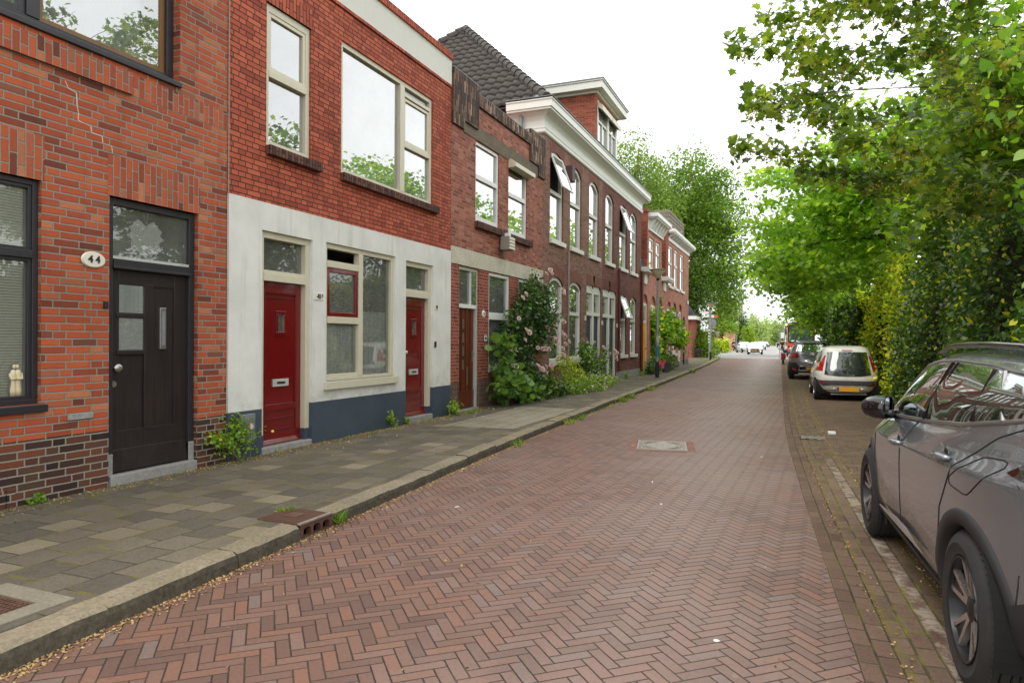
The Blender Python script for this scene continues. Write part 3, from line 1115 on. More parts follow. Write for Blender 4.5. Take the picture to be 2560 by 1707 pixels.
mb.box(xl, xl + 0.014, 4.90, 5.57, 0.42, 0.62)
mb.box(xl, xl + 0.020, 5.19, 5.30, 0.60, 2.14)
mb.box(xl, xl + 0.026, 4.87, 5.19, 1.78, 1.82)
mb.box(xl, xl + 0.030, 4.87, 5.19, 1.40, 1.44)
mb.prism([(xl, 4.80, 0.20), (xl + 0.05, 4.80, 0.21), (xl + 0.02, 4.80, 0.43), (xl, 4.80, 0.43)], (0, 0.93, 0))
mb.build('leaf', M['doorblack'], dr, bevel=0.003)
for (za, zb) in ((1.83, 2.115), (1.445, 1.775)):
    p = MB()
    p.quad((xl + 0.004, 4.91, za), (xl + 0.004, 5.185, za), (xl + 0.004, 5.185, zb), (xl + 0.004, 4.91, zb))
    p.build('lace_curtain', M['lace'] if za < 1.6 else M['curtain'], dr)
    pane(dr, 4.905, 5.19, za, zb, xl + 0.010, M['glass'])
mb = MB()
mb.box(xl + 0.0, xl + 0.022, 5.385, 5.465, 1.45, 1.90)
ls = mb.build('letter_slot', M['steel'], dr, bevel=0.004)
mb = MB()
mb.box(xl + 0.022, xl + 0.026, 5.405, 5.445, 1.49, 1.86)
mb.build('flap', M['galv'], ls)
mb = MB()
mb.tube([(xl + 0.014, 4.845, 1.265), (xl + 0.055, 4.845, 1.265)], 0.014, 10)
mb.ball((xl + 0.07, 4.855, 1.265), (0.022, 0.048, 0.042), 0, 14)
mb.lathe((xl + 0.014, 4.84, 1.10), [(0.0, 0.012), (0.03, 0.012), (0.034, 0.0)], 18, 0, 'x')
mb.build('handle', M['steel'], dr, smooth='auto')
mb = MB()
mb.box(XF - 0.16, XF + 0.02, 4.735, 5.795, 0.03, 0.19)
mb.box(XF - 0.15, XF - 0.04, 4.728, 4.80, 0.03, 0.40)
mb.box(XF - 0.15, XF - 0.04, 5.73, 5.803, 0.03, 0.40)
mb.build('threshold', M['step'], dr, bevel=0.008)
# oval house number
mb = MB()
mb.lathe((XF + 0.012, 0, 0), [(0.0, 0.014), (0.9, 0.012), (1.0, 0.0)], 40, 0, 'x')
mb.v = [(v[0], 4.545 + v[1] * 0.125, 2.325 + v[2] * 0.078) for v in mb.v]
pl = mb.build('number_plate', M['enamel'], h1, smooth='auto')
text_mesh('number', '4 4', 0.095, (XF + 0.027, 4.545, 2.325), M['ink'], pl, bold=0.003, squash=1.0)
mb = MB()
mb.box(XF + 0.0, XF + 0.03, 4.655, 4.695, 1.86, 1.93)
mb.build('doorbell', M['blacks'], h1, bevel=0.006)
# things in the windows of house 1
rs = random.Random(5)
pts = []
for k in range(48):
    a = 2 * PI * k / 48
    rr = 0.205 + 0.014 * math.cos(a * 24 * 0.5) + 0.022 * (1 if k % 3 == 0 else -0.3)
    px_, pz_ = rr * math.sin(a), rr * math.cos(a)
    if pz_ > 0.12 and abs(px_) < 0.09:
        pz_ = 0.12 + abs(px_) * 0.7
    if pz_ < 0 and True:
        px_ *= 1 + 0.25 * pz_ / 0.2
    pts.append((px_ * 0.97, pz_ * 1.0))
mb = MB()
xd = XF - 0.105
mb.prism([(xd, 5.215 + a, 2.635 + b) for a, b in pts], (0.003, 0, 0))
dl = mb.build('hanging_doily', M['lace'])
tag(dl, 'white heart-shaped crochet doily hanging in the fanlight over the black-brown door', 'doily')
mb = MB()
mb.tube([(xd, 5.25, 2.90), (xd, 5.215, 2.76), (xd, 5.19, 2.90)], 0.003, 5)
mb.build('string', M['enamel'], dl)
mb = MB()
mb.tube([(xd, 5.05, 2.58), (xd, 4.97, 2.56), (xd, 4.92, 2.575), (xd, 4.82, 2.545)], 0.003, 5)
mb.build('string', M['enamel'], dl)
fg = thing('figurine', 'small ivory ceramic couple standing on the window sill behind the slat blind', 'figurine', (XF - 0.10, 3.90, 1.095))
for s in (-1, 1):
    mb = MB()
    c = Vector((XF - 0.107, 3.90 + s * 0.02, 1.05))
    mb.lathe(c, [(0.0, 0), (0.032, 0), (0.034, 0.05), (0.026, 0.12), (0.033, 0.19), (0.028, 0.225), (0.012, 0.24), (0.0, 0.24)], 14)
    mb.ball(c + Vector((0, -s * 0.006, 0.262)), (0.024, 0.022, 0.03), 0, 10)
    mb.tube([c + Vector((0.01, s * 0.03, 0.2)), c + Vector((0.03, s * 0.026, 0.15)), c + Vector((0.032, -s * 0.02, 0.155))], 0.011, 7)
    mb.build('figure', M['ivory'], fg, smooth=True)

# ---- house 2: white stucco ground floor, red doors -------------------------------------------------------
h2 = thing('brick_house', 'red brick house with white stucco ground floor, dark red doors and a wide upper window', 'house', (-D, 9, 0))
Y0, Y1 = 6.238, 11.945
U1, U2 = (6.88, 7.75, 4.06, 5.90), (8.44, 11.22, 4.06, 6.04)
mb = MB()
wall(mb, XF, Y0, Y1, 3.3, 6.56, [U1, U2], 0, 1, rev=0.10)
shell(mb, XF, -14, Y0, Y1, 0, 7.05)
mb.build('wall', [M['brick2'], M['interior']], h2)
XS = XF + 0.018
D1, W2, D2 = (6.80, 7.78, 0.04, 2.955), (8.08, 9.93, 0.95, 2.97), (10.27, 11.23, 0.06, 2.945)
mb = MB()
wall(mb, XS, Y0 + 0.004, Y1, 0.672, 3.31, [(D1[0], D1[1], 0.672, D1[3]), W2, (D2[0], D2[1], 0.672, D2[3])], 0, 1, rev=0.16)
mb.quad((XS, Y0, 3.31), (XS, Y1, 3.31), (XF - 0.02, Y1, 3.31), (XF - 0.02, Y0, 3.31))
mb.quad((XS, Y0, 0.67), (XF - 0.02, Y0, 0.67), (XF - 0.02, Y0, 3.31), (XS, Y0, 3.31))
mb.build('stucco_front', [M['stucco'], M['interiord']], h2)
mb = MB()
for a, b in ((Y0 + 0.004, D1[0]), (D1[1], D2[0]), (D2[1], Y1)):
    mb.box(XF - 0.14, XS + 0.006, a, b, 0.03, 0.676)
mb.build('plinth', M['plinth'], h2)
mb = MB()
mb.box(XF - 0.1, XF + 0.012, Y0, Y1, 6.56, 7.05)
mb.build('parapet_band', M['band'], h2)
mb = MB()
mb.box(XF - 0.2, XF + 0.05, Y0, Y1 + 0.0, 7.05, 7.165)
mb.build('coping', M['brick2v'], h2)
mb = MB()
n = 52
for i in range(n):
    a = Y0 + (Y1 - Y0) * i / n
    mb.box(XF, XF + 0.022 + 0.006 * random.random(), a + 0.004, a + (Y1 - Y0) / n - 0.004, 6.50, 6.556)
mb.build('moulded_course', M['brick2'], h2, bevel=0.004)
mb = MB()
mb.box(XF - 0.05, XF + 0.004, 6.86, 7.77, 5.90, 6.17)
mb.build('lintel', M['brick2v'], h2)
# upper windows
w = frame_mb(*U1[:2], U1[2], U1[3], XF - 0.03, 0.075, 0.09).build('window', M['cream'], h2, bevel=0.004)
mb = MB()
mb.box(XF - 0.11, XF - 0.02, 6.95, 7.68, 4.96, 5.05)
sash(mb, 6.955, 7.675, 5.05, 5.80, XF - 0.04, 0.05, 0.05)
mb.box(XF - 0.10, XF - 0.03, 6.95, 7.68, 5.80, 5.83)
mb.build('casement', M['cream'], w, bevel=0.004)
pane(w, 6.95, 7.68, 4.13, 4.965, XF - 0.085, M['glassup'])
pane(w, 7.0, 7.63, 5.10, 5.76, XF - 0.075, M['glassup'])
sill_box(w, 6.87, 7.92, 3.93, 4.055, XF - 0.05, XF + 0.085, M['brick2s'], 0.01)
w = frame_mb(*U2[:2], U2[2], U2[3], XF - 0.03, 0.075, 0.09).build('window', M['cream'], h2, bevel=0.004)
mb = MB()
mb.box(XF - 0.11, XF - 0.025, 10.13, 10.27, 4.13, 5.97)
mb.box(XF - 0.10, XF - 0.03, 10.27, 11.15, 5.80, 5.86)
mb.box(XF - 0.11, XF - 0.025, 10.27, 11.15, 4.92, 5.0)
sash(mb, 10.275, 11.145, 5.0, 5.78, XF - 0.045, 0.05, 0.05)
mb.build('casement', M['cream'], w, bevel=0.004)
pane(w, 8.51, 10.13, 4.13, 5.97, XF - 0.085, M['glassup'])
pane(w, 10.27, 11.15, 4.13, 4.93, XF - 0.08, M['glassup'])
pane(w, 10.32, 11.10, 5.05, 5.74, XF - 0.075, M['glassup'])
pane(w, 10.27, 11.15, 5.86, 5.97, XF - 0.085, M['glass'])
sill_box(w, 8.42, 11.36, 3.93, 4.055, XF - 0.05, XF + 0.085, M['brick2s'], 0.01)


def red_door(y0, y1, zt, z0, slot_y, knob=False, mirror=1):
    dr = frame_mb(y0, y1, 0.32, zt, XF - 0.03, 0.085, 0.12, bot=0.0).build('door', M['cream'], h2, bevel=0.005)
    mb = MB()
    mb.box(XF - 0.15, XF - 0.025, y0 + 0.085, y1 - 0.085, 2.32, 2.42)
    mb.box(XF - 0.10, XF - 0.04, y0 + 0.085, y1 - 0.085, 2.42, 2.46)
    mb.build('transom', M['cream'], dr, bevel=0.004)
    pane(dr, y0 + 0.085, y1 - 0.085, 2.46, zt - 0.085, XF - 0.11, M['glass'])
    mb = MB()
    mb.box(XF - 0.152, XF - 0.026, y0, y0 + 0.088, 0.05, 0.322)
    mb.box(XF - 0.152, XF - 0.026, y1 - 0.088, y1, 0.05, 0.322)
    mb.build('frame_foot', M['plinth'], dr, bevel=0.004)
    xl = XF - 0.12
    a, b = y0 + 0.09, y1 - 0.09
    mb = MB()
    mb.box(xl - 0.04, xl, a, b, z0, 2.315)
    for (c, d, e, f, p) in ((a, b, 2.17, 2.315, 0.012), (a, a + 0.10, z0, 2.17, 0.012), (b - 0.10, b, z0, 2.17, 0.012), (a + 0.1, b - 0.1, z0 + 0.02, z0 + 0.16, 0.012), (a + 0.1, b - 0.1, 0.62, 0.70, 0.014)):
        mb.box(xl, xl + p, c, d, e, f)
    for (e, f) in ((2.145, 2.17), (2.10, 2.112), (0.60, 0.622), (0.505, 0.515), (0.355, 0.365)):
        mb.prism([(xl, a + 0.1, e), (xl + 0.022, a + 0.1, (e + f) / 2), (xl, a + 0.1, f)], (0, b - a - 0.2, 0))
    for yy in (a + 0.1, b - 0.122):
        mb.box(xl, xl + 0.016, yy, yy + 0.022, 0.70, 2.145)
    mb.prism([(xl, a, z0), (xl + 0.045, a, z0), (xl + 0.02, a, z0 + 0.05), (xl, a, z0 + 0.07)], (0, b - a, 0))
    c = (a + b) / 2
    mb.box(xl + 0.0, xl + 0.024, c - 0.10, c + 0.10, 1.62, 1.66)
    mb.box(xl + 0.0, xl + 0.024, c - 0.10, c + 0.10, 1.90, 1.94)
    mb.box(xl + 0.0, xl + 0.024, c - 0.10, c - 0.065, 1.66, 1.90)
    mb.box(xl + 0.0, xl + 0.024, c + 0.065, c + 0.10, 1.66, 1.90)
    mb.build('leaf', M['redp'], dr, bevel=0.004)
    p = MB()
    p.quad((xl + 0.006, c - 0.065, 1.66), (xl + 0.006, c + 0.065, 1.66), (xl + 0.006, c + 0.065, 1.90), (xl + 0.006, c - 0.065, 1.90))
    p.build('pane', M['glassmid'], dr)
    mb = MB()
    mb.box(xl + 0.0, xl + 0.022, c - 0.15, c + 0.15, 0.93, 1.03)
    sl = mb.build('letter_slot', M['alu'], dr, bevel=0.004)
    mb = MB()
    mb.box(xl + 0.022, xl + 0.026, c - 0.075, c + 0.075, 0.965, 0.995)
    mb.build('flap', M['blacks'], sl)
    if knob:
        mb = MB()
        mb.tube([(xl, a + 0.05, 1.34), (xl + 0.05, a + 0.05, 1.34)], 0.012, 8)
        mb.ball((xl + 0.06, a + 0.05, 1.34), 0.034, 0, 12)
        mb.build('handle', M['alu'], dr, smooth=True)
    mb = MB()
    mb.box(XF - 0.2, XF + 0.03, y0 + 0.004, y1 - 0.004, 0.04, z0 - 0.012)
    mb.build('threshold', M['step'], dr, bevel=0.012)
    return dr


red_door(D1[0], D1[1], D1[3], 0.18, 7.2)
red_door(D2[0], D2[1], D2[3], 0.20, 10.7, True)
# ground-floor window
w = frame_mb(*W2[:2], W2[2], W2[3], XF - 0.02, 0.075, 0.10, bot=0.05).build('window', M['cream'], h2, bevel=0.005)
mb = MB()
mb.box(XF - 0.115, XF - 0.012, 8.93, 9.04, 1.0, 2.895)
mb.box(XF - 0.11, XF - 0.015, 8.155, 8.93, 2.62, 2.72)
mb.box(XF - 0.11, XF - 0.012, 8.155, 8.93, 1.80, 1.90)
mb.box(XF - 0.09, XF - 0.03, 8.155, 8.93, 1.0, 1.05)
mb.build('mullion', M['cream'], w, bevel=0.005)
mb = MB()
sash(mb, 8.165, 8.925, 1.905, 2.615, XF - 0.025, 0.062, 0.06)
mb.build('casement', M['redp'], w, bevel=0.005)
pane(w, 8.22, 8.87, 1.96, 2.56, XF - 0.06, M['glass'])
pane(w, 8.155, 8.93, 1.05, 1.80, XF - 0.07, M['glass'])
pane(w, 9.04, 9.855, 1.0, 2.895, XF - 0.07, M['glass'])
folds('net_curtain', w, 8.12, 8.98, 1.0, 1.80, XF - 0.15, M['curtain'], 0.022, 0.11, 3)
folds('net_curtain', w, 9.02, 9.9, 1.0, 2.02, XF - 0.15, M['curtain'], 0.022, 0.10, 5)
mb = MB()
mb.tube([(XF - 0.14, 8.12, 2.0), (XF - 0.14, 9.88, 2.02)], 0.006, 6)
mb.build('curtain_rod', M['alu'], w)
sill_box(w, 8.03, 9.97, 0.835, 0.95, XF - 0.05, XS + 0.06, M['cream'])


def num_plate(y, z, s, wd, ht, size, house, sq=0.85):
    mb = MB()
    mb.box(XS, XS + 0.012, y - wd / 2, y + wd / 2, z - ht / 2, z + ht / 2)
    pl = mb.build('number_plate', M['enamel'], house, bevel=0.004)
    text_mesh('number', s, size, (XS + 0.014, y, z), M['ink'], pl, 0.002, 0.003, sq)
    return pl


pl = num_plate(7.915, 2.17, '45', 0.20, 0.10, 0.095, h2)
text_mesh('letter', 'A', 0.05, (XS + 0.014, 7.985, 2.19), M['ink'], pl, 0.002, 0.002, 0.9)
text_mesh('dots', '.      .', 0.06, (XS + 0.014, 7.922, 2.175), M['ink'], pl, 0.002, 0.003, 1.0)
num_plate(11.36, 2.18, '45', 0.12, 0.10, 0.085, h2)
mb = MB()
mb.box(XS, XS + 0.03, 11.29, 11.33, 1.42, 1.53)
mb.build('doorbell', M['blacks'], h2, bevel=0.006)
mb = MB()
mb.box(XS + 0.006, XS + 0.035, 6.42, 6.66, 0.31, 0.635)
bx = mb.build('meter_cover', M['galv'], h2, bevel=0.006)
mb = MB()
mb.lathe((XS + 0.035, 6.58, 0.48), [(0.0, 0.012), (0.034, 0.012), (0.038, 0.0)], 20, 0, 'x')
mb.build('cap', plain('pale_pink_plastic', C(226, 196, 176), 0.5), bx, smooth='auto')
mb = MB()
mb.tube([(XF + 0.02, 6.236, 3.3), (XF + 0.02, 6.236, 8.0)], 0.007, 6)
mb.build('joint_strip', plain('grey_joint_mortar', C(150, 142, 126), 0.9), h2)

# ---- house 3: narrow brick house with concrete bands -----------------------------------------------------
h3 = thing('brick_house', 'narrow pinkish brick house with weathered brick coping, pebble concrete band and brown door', 'house', (-D, 14.6, 0))
Y0, Y1 = 11.955, 17.235
A1, A2 = (13.07, 14.31, 4.09, 5.80), (14.86, 16.07, 4.07, 5.80)
mb = MB()
wall(mb, XF, Y0, Y1, 3.42, 6.74, [A1, A2], 0, 1, rev=0.12)
shell(mb, XF, -14, Y0, Y1, 0, 6.74)
mb.build('wall', [M['brick3'], M['interior']], h3)
D3, L3, R3 = (12.33, 13.26, 0.06, 3.07), (13.77, 14.96, 0.95, 3.07), (15.53, 16.65, 0.95, 3.07)
mb = MB()
wall(mb, XF + 0.002, Y0, Y1, 0.70, 3.09, [(D3[0], D3[1], 0.70, D3[3]), L3, R3], 0, 1, rev=0.10)
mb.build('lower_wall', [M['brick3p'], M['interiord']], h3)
mb = MB()
for a, b in ((Y0, D3[0]), (D3[1], Y1)):
    mb.box(XF - 0.1, XF + 0.004, a, b, 0.02, 0.70)
mb.build('plinth', M['brick3d'], h3)
mb = MB()
mb.box(XF - 0.1, XF + 0.02, Y0 - 0.0, Y1, 3.085, 3.425)
mb.build('concrete_band', M['pebble'], h3)
mb = MB()
mb.box(XF - 0.1, XF + 0.012, 12.47, 16.80, 5.81, 6.11)
mb.build('lintel', M['oldconc'], h3)
cp = MB()
cp.prism([(XF - 0.14, 11.96, 5.84), (XF - 0.14, 12.47, 5.84), (XF - 0.14, 12.47, 6.02), (XF - 0.14, 13.12, 6.02), (XF - 0.14, 13.12, 6.94), (XF - 0.14, 11.96, 6.94)], (0.19, 0, 0))
cp.box(XF - 0.14, XF + 0.05, 13.12, 16.2, 6.53, 6.78)
cp.prism([(XF - 0.14, 16.2, 6.12), (XF - 0.14, 16.80, 6.12), (XF - 0.14, 16.80, 5.86), (XF - 0.14, 17.3, 5.86), (XF - 0.14, 17.3, 6.93), (XF - 0.14, 16.2, 6.93)], (0.19, 0, 0))
cp.build('coping', M['coping3'], h3)
mb = MB()
mb.box(XF - 0.16, XF + 0.055, 11.96, 13.12, 6.94, 6.955)
mb.box(XF - 0.16, XF + 0.055, 13.12, 16.2, 6.78, 6.792)
mb.box(XF - 0.16, XF + 0.055, 16.2, 17.3, 6.93, 6.945)
mb.build('lead_cap', M['lead'], h3)
for (A, tr) in ((A1, 5.0), (A2, 4.98)):
    w = frame_mb(A[0], A[1], A[2], A[3], XF - 0.03, 0.075, 0.10, bot=0.12).build('window', M['whitep'], h3, bevel=0.005)
    mb = MB()
    mb.box(XF - 0.12, XF - 0.02, A[0] + 0.075, A[1] - 0.075, tr, tr + 0.10)
    mb.build('transom', M['whitep'], w, bevel=0.005)
    pane(w, A[0] + 0.075, A[1] - 0.075, A[2] + 0.12, tr, XF - 0.075, M['glassup'])
    pane(w, A[0] + 0.075, A[1] - 0.075, tr + 0.1, A[3] - 0.075, XF - 0.075, M['glassup'])
    sill_box(w, A[0] - 0.03, A[1] + 0.22, A[2] - 0.15, A[2] - 0.005, XF - 0.03, XF + 0.09, M['brick2s'], 0.012)
mb = MB()
mb.prism([(XF, 14.84, 5.80), (XF + 0.05, 14.84, 5.84), (XF + 0.20, 14.84, 5.74), (XF + 0.20, 14.84, 5.64), (XF, 14.84, 5.62)], (0, 1.30, 0))
mb.build('awning_box', M['cream'], h3, bevel=0.01)
mb = MB()
mb.box(XF, XF + 0.05, 14.42, 14.50, 3.78, 3.86)
lb = mb.build('wall_lamp', M['galv'], h3, bevel=0.006)
mb = MB()
mb.box(XF + 0.04, XF + 0.26, 14.30, 14.62, 3.62, 3.93)
mb.build('lamp_housing', plain('grey_lamp_housing', C(136, 130, 118), 0.6), lb, bevel=0.012)
mb = MB()
for k in range(4):
    mb.box(XF + 0.262, XF + 0.285, 14.31, 14.61, 3.635 + k * 0.072, 3.69 + k * 0.072)
mb.build('lamp_lens', plain('frosted_plastic', C(226, 222, 206), 0.4), lb, bevel=0.006)
mb = MB()
mb.box(XF + 0.08, XF + 0.2, 14.44, 14.56, 3.93, 4.02)
mb.build('sensor', M['whitep'], lb, bevel=0.01)
# door of house 3
dr = frame_mb(D3[0], D3[1], 0.10, D3[3], XF - 0.03, 0.07, 0.10, bot=0.0).build('door', M['alu'], h3, bevel=0.004)
mb = MB()
mb.box(XF - 0.13, XF - 0.025, D3[0] + 0.07, D3[1] - 0.07, 2.22, 2.30)
mb.box(XF - 0.12, XF - 0.03, 12.95, 13.19, 2.30, 3.0)
mb.build('transom', M['whitep'], dr, bevel=0.004)
pane(dr, 12.40, 12.95, 2.30, 3.0, XF - 0.08, M['glass'])
pane(dr, 12.95, 13.19, 2.30, 3.0, XF - 0.028, M['glassmid'])
xl = XF - 0.09
mb = MB()
mb.box(xl - 0.05, xl, 12.40, 13.19, 0.14, 2.22)
mb.box(xl, xl + 0.02, 12.40, 13.19, 0.14, 0.50)
for k in range(4):
    yy = 12.40 + k * 0.21
    mb.box(xl, xl + 0.022, yy, yy + 0.10, 0.50, 2.22)
mb.build('leaf', M['doorbrown'], dr, bevel=0.005)
mb = MB()
for k in range(4):
    mb.box(xl + 0.022, xl + 0.03, 12.63, 12.69, 0.95 + k * 0.28, 1.15 + k * 0.28)
mb.box(xl + 0.0, xl + 0.03, 12.85, 12.88, 0.62, 1.0)
mb.build('glazing', M['steel'], dr)
mb = MB()
mb.box(xl + 0.022, xl + 0.03, 13.08, 13.12, 1.10, 1.34)
mb.tube([(xl + 0.02, 13.1, 1.27), (xl + 0.07, 13.1, 1.27), (xl + 0.075, 12.98, 1.27)], 0.011, 8)
mb.build('handle', M['steel'], dr)
mb = MB()
mb.box(XF - 0.15, XF + 0.03, D3[0] + 0.003, D3[1] - 0.003, 0.03, 0.13)
mb.build('threshold', M['step'], dr, bevel=0.01)
for (A, bl) in ((L3, True), (R3, False)):
    w = frame_mb(A[0], A[1], A[2], A[3], XF - 0.02, 0.075, 0.10).build('window', M['whitep'], h3, bevel=0.005)
    mb = MB()
    mb.box(XF - 0.12, XF - 0.012, A[0] + 0.075, A[1] - 0.075, 2.02, 2.18)
    mb.build('transom', M['whitep'], w, bevel=0.005)
    pane(w, A[0] + 0.075, A[1] - 0.075, 2.18, A[3] - 0.075, XF - 0.07, M['glass'])
    pane(w, A[0] + 0.075, A[1] - 0.075, A[2] + 0.075, 2.02, XF - 0.07, M['glass'])
    mb = MB()
    mb.quad((XF - 0.13, A[0], A[2]), (XF - 0.13, A[1], A[2]), (XF - 0.13, A[1], 2.1), (XF - 0.13, A[0], 2.1))
    mb.build('blind', M['blindg'], w)
    sill_box(w, A[0] - 0.02, A[1] + 0.02, A[2] - 0.10, A[2], XF - 0.03, XF + 0.05, M['step'])
mb = MB()
mb.lathe((XF + 0.004, 13.50, 2.13), [(0.0, 0.02), (0.07, 0.018), (0.085, 0.0)], 22, 0, 'x')
lp = mb.build('doorbell', M['enamel'], h3, smooth='auto')
mb = MB()
mb.lathe((XF + 0.022, 13.50, 2.13), [(0.0, 0.012), (0.024, 0.01), (0.028, 0.0)], 16, 0, 'x')
mb.build('button', M['galv'], lp, smooth='auto')
mb = MB()
mb.box(XF + 0.002, XF + 0.016, 13.50, 13.68, 1.52, 1.68)
pl = mb.build('number_plate', plain('blue_enamel', C(48, 60, 110), 0.3), h3, bevel=0.004)
mb = MB()
mb.box(XF + 0.016, XF + 0.018, 13.515, 13.665, 1.535, 1.665)
mb.build('plate_face', M['enamel'], pl)
text_mesh('number', '46', 0.10, (XF + 0.019, 13.59, 1.60), M['ink'], pl, 0.002, 0.003, 0.9)
# ---- house 4: long brown brick house with white cornice, hipped tile roof and dormer ----------------------
h4 = thing('brick_house', 'long brown brick house with white cornice, arched windows, tiled hip roof and brick dormer', 'house', (-D, 23.5, 0))
Y0, Y1 = 17.245, 29.82
UP = [(17.80, 18.98), (19.62, 20.80), (21.66, 22.84), (23.74, 24.90), (25.83, 27.02), (27.68, 28.88)]
GR = [(17.80, 19.02, 0.98, 3.36), (19.62, 20.84, 1.0, 3.36), (21.40, 23.18, 0.15, 3.38), (23.42, 25.36, 0.15, 3.38), (25.90, 27.06, 1.0, 3.36), (27.76, 28.90, 1.0, 3.36)]
for k, (ya, yb, ms) in enumerate(((Y0, 23.30, ('brick4a', 'brick4v')), (23.30, Y1, ('brick4b', 'brick4w')))):
    mb = MB()
    ops = [(a, b, 4.38, 6.86, 0.22) for a, b in UP if ya < a < yb] + [(a, b, c, d, 0.0 if b - a > 1.5 else 0.18) for a, b, c, d in GR if ya < a < yb]
    wall(mb, XF, ya, yb, 0.05, 7.2, ops, 0, 1, rev=0.13)
    if k == 0:
        mb.quad((XF, Y0, 0), (XF, Y0, 7.9), (-14, Y0, 7.9), (-14, Y0, 0), 0)
    else:
        mb.quad((XF, Y1, 0), (-14, Y1, 0), (-14, Y1, 7.9), (XF, Y1, 7.9), 0)
        mb.quad((-14, Y0, 0), (-14, Y0, 7.9), (-14, Y1, 7.9), (-14, Y1, 0), 0)
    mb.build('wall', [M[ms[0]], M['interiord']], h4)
    for o in ops:
        mb = MB()
        if o[3] > 6 or o[1] - o[0] < 1.5:
            arc = arc_top(o[0], o[1], o[3], o[4])
            out = [(a + (a - (o[0] + o[1]) / 2) * 0.22, z + 0.34) for a, z in arc]
            for q in range(len(arc) - 1):
                mb.quad((XF + 0.003, arc[q][0], arc[q][1]), (XF + 0.003, arc[q + 1][0], arc[q + 1][1]), (XF + 0.003, out[q + 1][0], out[q + 1][1]), (XF + 0.003, out[q][0], out[q][1]))
        else:
            c = (o[0] + o[1]) / 2
            for (a, b) in ((o[0], c), (c, o[1])):
                mb.quad((XF + 0.003, a - 0.04, o[3]), (XF + 0.003, b + 0.04, o[3]), (XF + 0.003, b + 0.1, o[3] + 0.34), (XF + 0.003, a - 0.1, o[3] + 0.34))
        mb.build('brick_arch', M[ms[1]], h4)
mb = MB()
mb.box(XF - 0.02, XF + 0.015, 25.4, Y1, 0.03, 0.36)
mb.build('plinth', M['step'], h4)


def tall_window(house, a, b, z0, z1, rise, tr, paint, gl, open_=False, deep=0.05):
    w = frame_mb(a, b, z0, z1, XF - deep, 0.085, 0.10, rise, 0.06, 0.10).build('window', paint, house, bevel=0.006)
    mb = MB()
    mb.box(XF - deep - 0.10, XF - deep + 0.02, a + 0.085, b - 0.085, tr, tr + 0.10)
    mb.box(XF - deep - 0.10, XF - deep + 0.03, a + 0.085, b - 0.085, tr + 0.075, tr + 0.10)
    mb.box(XF - deep - 0.08, XF - deep - 0.025, a + 0.085, a + 0.125, z0 + 0.06, tr)
    mb.box(XF - deep - 0.08, XF - deep - 0.025, b - 0.125, b - 0.085, z0 + 0.06, tr)
    mb.build('transom', paint, w, bevel=0.005)
    pane(w, a + 0.12, b - 0.12, z0 + 0.06, tr, XF - deep - 0.06, gl)
    topz = z1 - rise - 0.02
    if not open_:
        arc = arc_top(a + 0.07, b - 0.07, z1 - 0.09, rise * 0.9)
        mb = MB()
        mb.add([(XF - deep - 0.05, q, z) for q, z in [(a + 0.07, tr + 0.1), (b - 0.07, tr + 0.1)] + arc[::-1]], [tuple(range(len(arc) + 2))])
        mb.build('pane', gl, w)
    else:                                     # the upper light hangs open, tilted out at the bottom
        h = z1 - 0.10 - tr - 0.08
        t = math.radians(20)
        px_, pz_ = XF - deep + 0.01, z1 - 0.12
        f = lambda d, zz: (px_ + math.sin(t) * zz + math.cos(t) * d, pz_ - math.cos(t) * zz + math.sin(t) * d)
        mb = MB()
        for (u0, u1, v0, v1) in ((a + 0.09, a + 0.15, 0, h), (b - 0.15, b - 0.09, 0, h), (a + 0.15, b - 0.15, 0, 0.06), (a + 0.15, b - 0.15, h - 0.06, h)):
            p = [f(0, v0), f(0.045, v0), f(0.045, v1), f(0, v1)]
            mb.prism([(q[0], u0, q[1]) for q in p], (0, u1 - u0, 0))
        cs = mb.build('tilted_casement', M['whitep'], w, bevel=0.004)
        p0, p1 = f(0.022, 0.05), f(0.022, h - 0.05)
        mb = MB()
        mb.quad((p1[0], a + 0.14, p1[1]), (p1[0], b - 0.14, p1[1]), (p0[0], b - 0.14, p0[1]), (p0[0], a + 0.14, p0[1]))
        mb.build('pane', M['glassup'], w)
    sill_box(w, a - 0.03, b + 0.10, z0 - 0.13, z0, XF - 0.05, XF + 0.07, paint, 0.008)
    return w


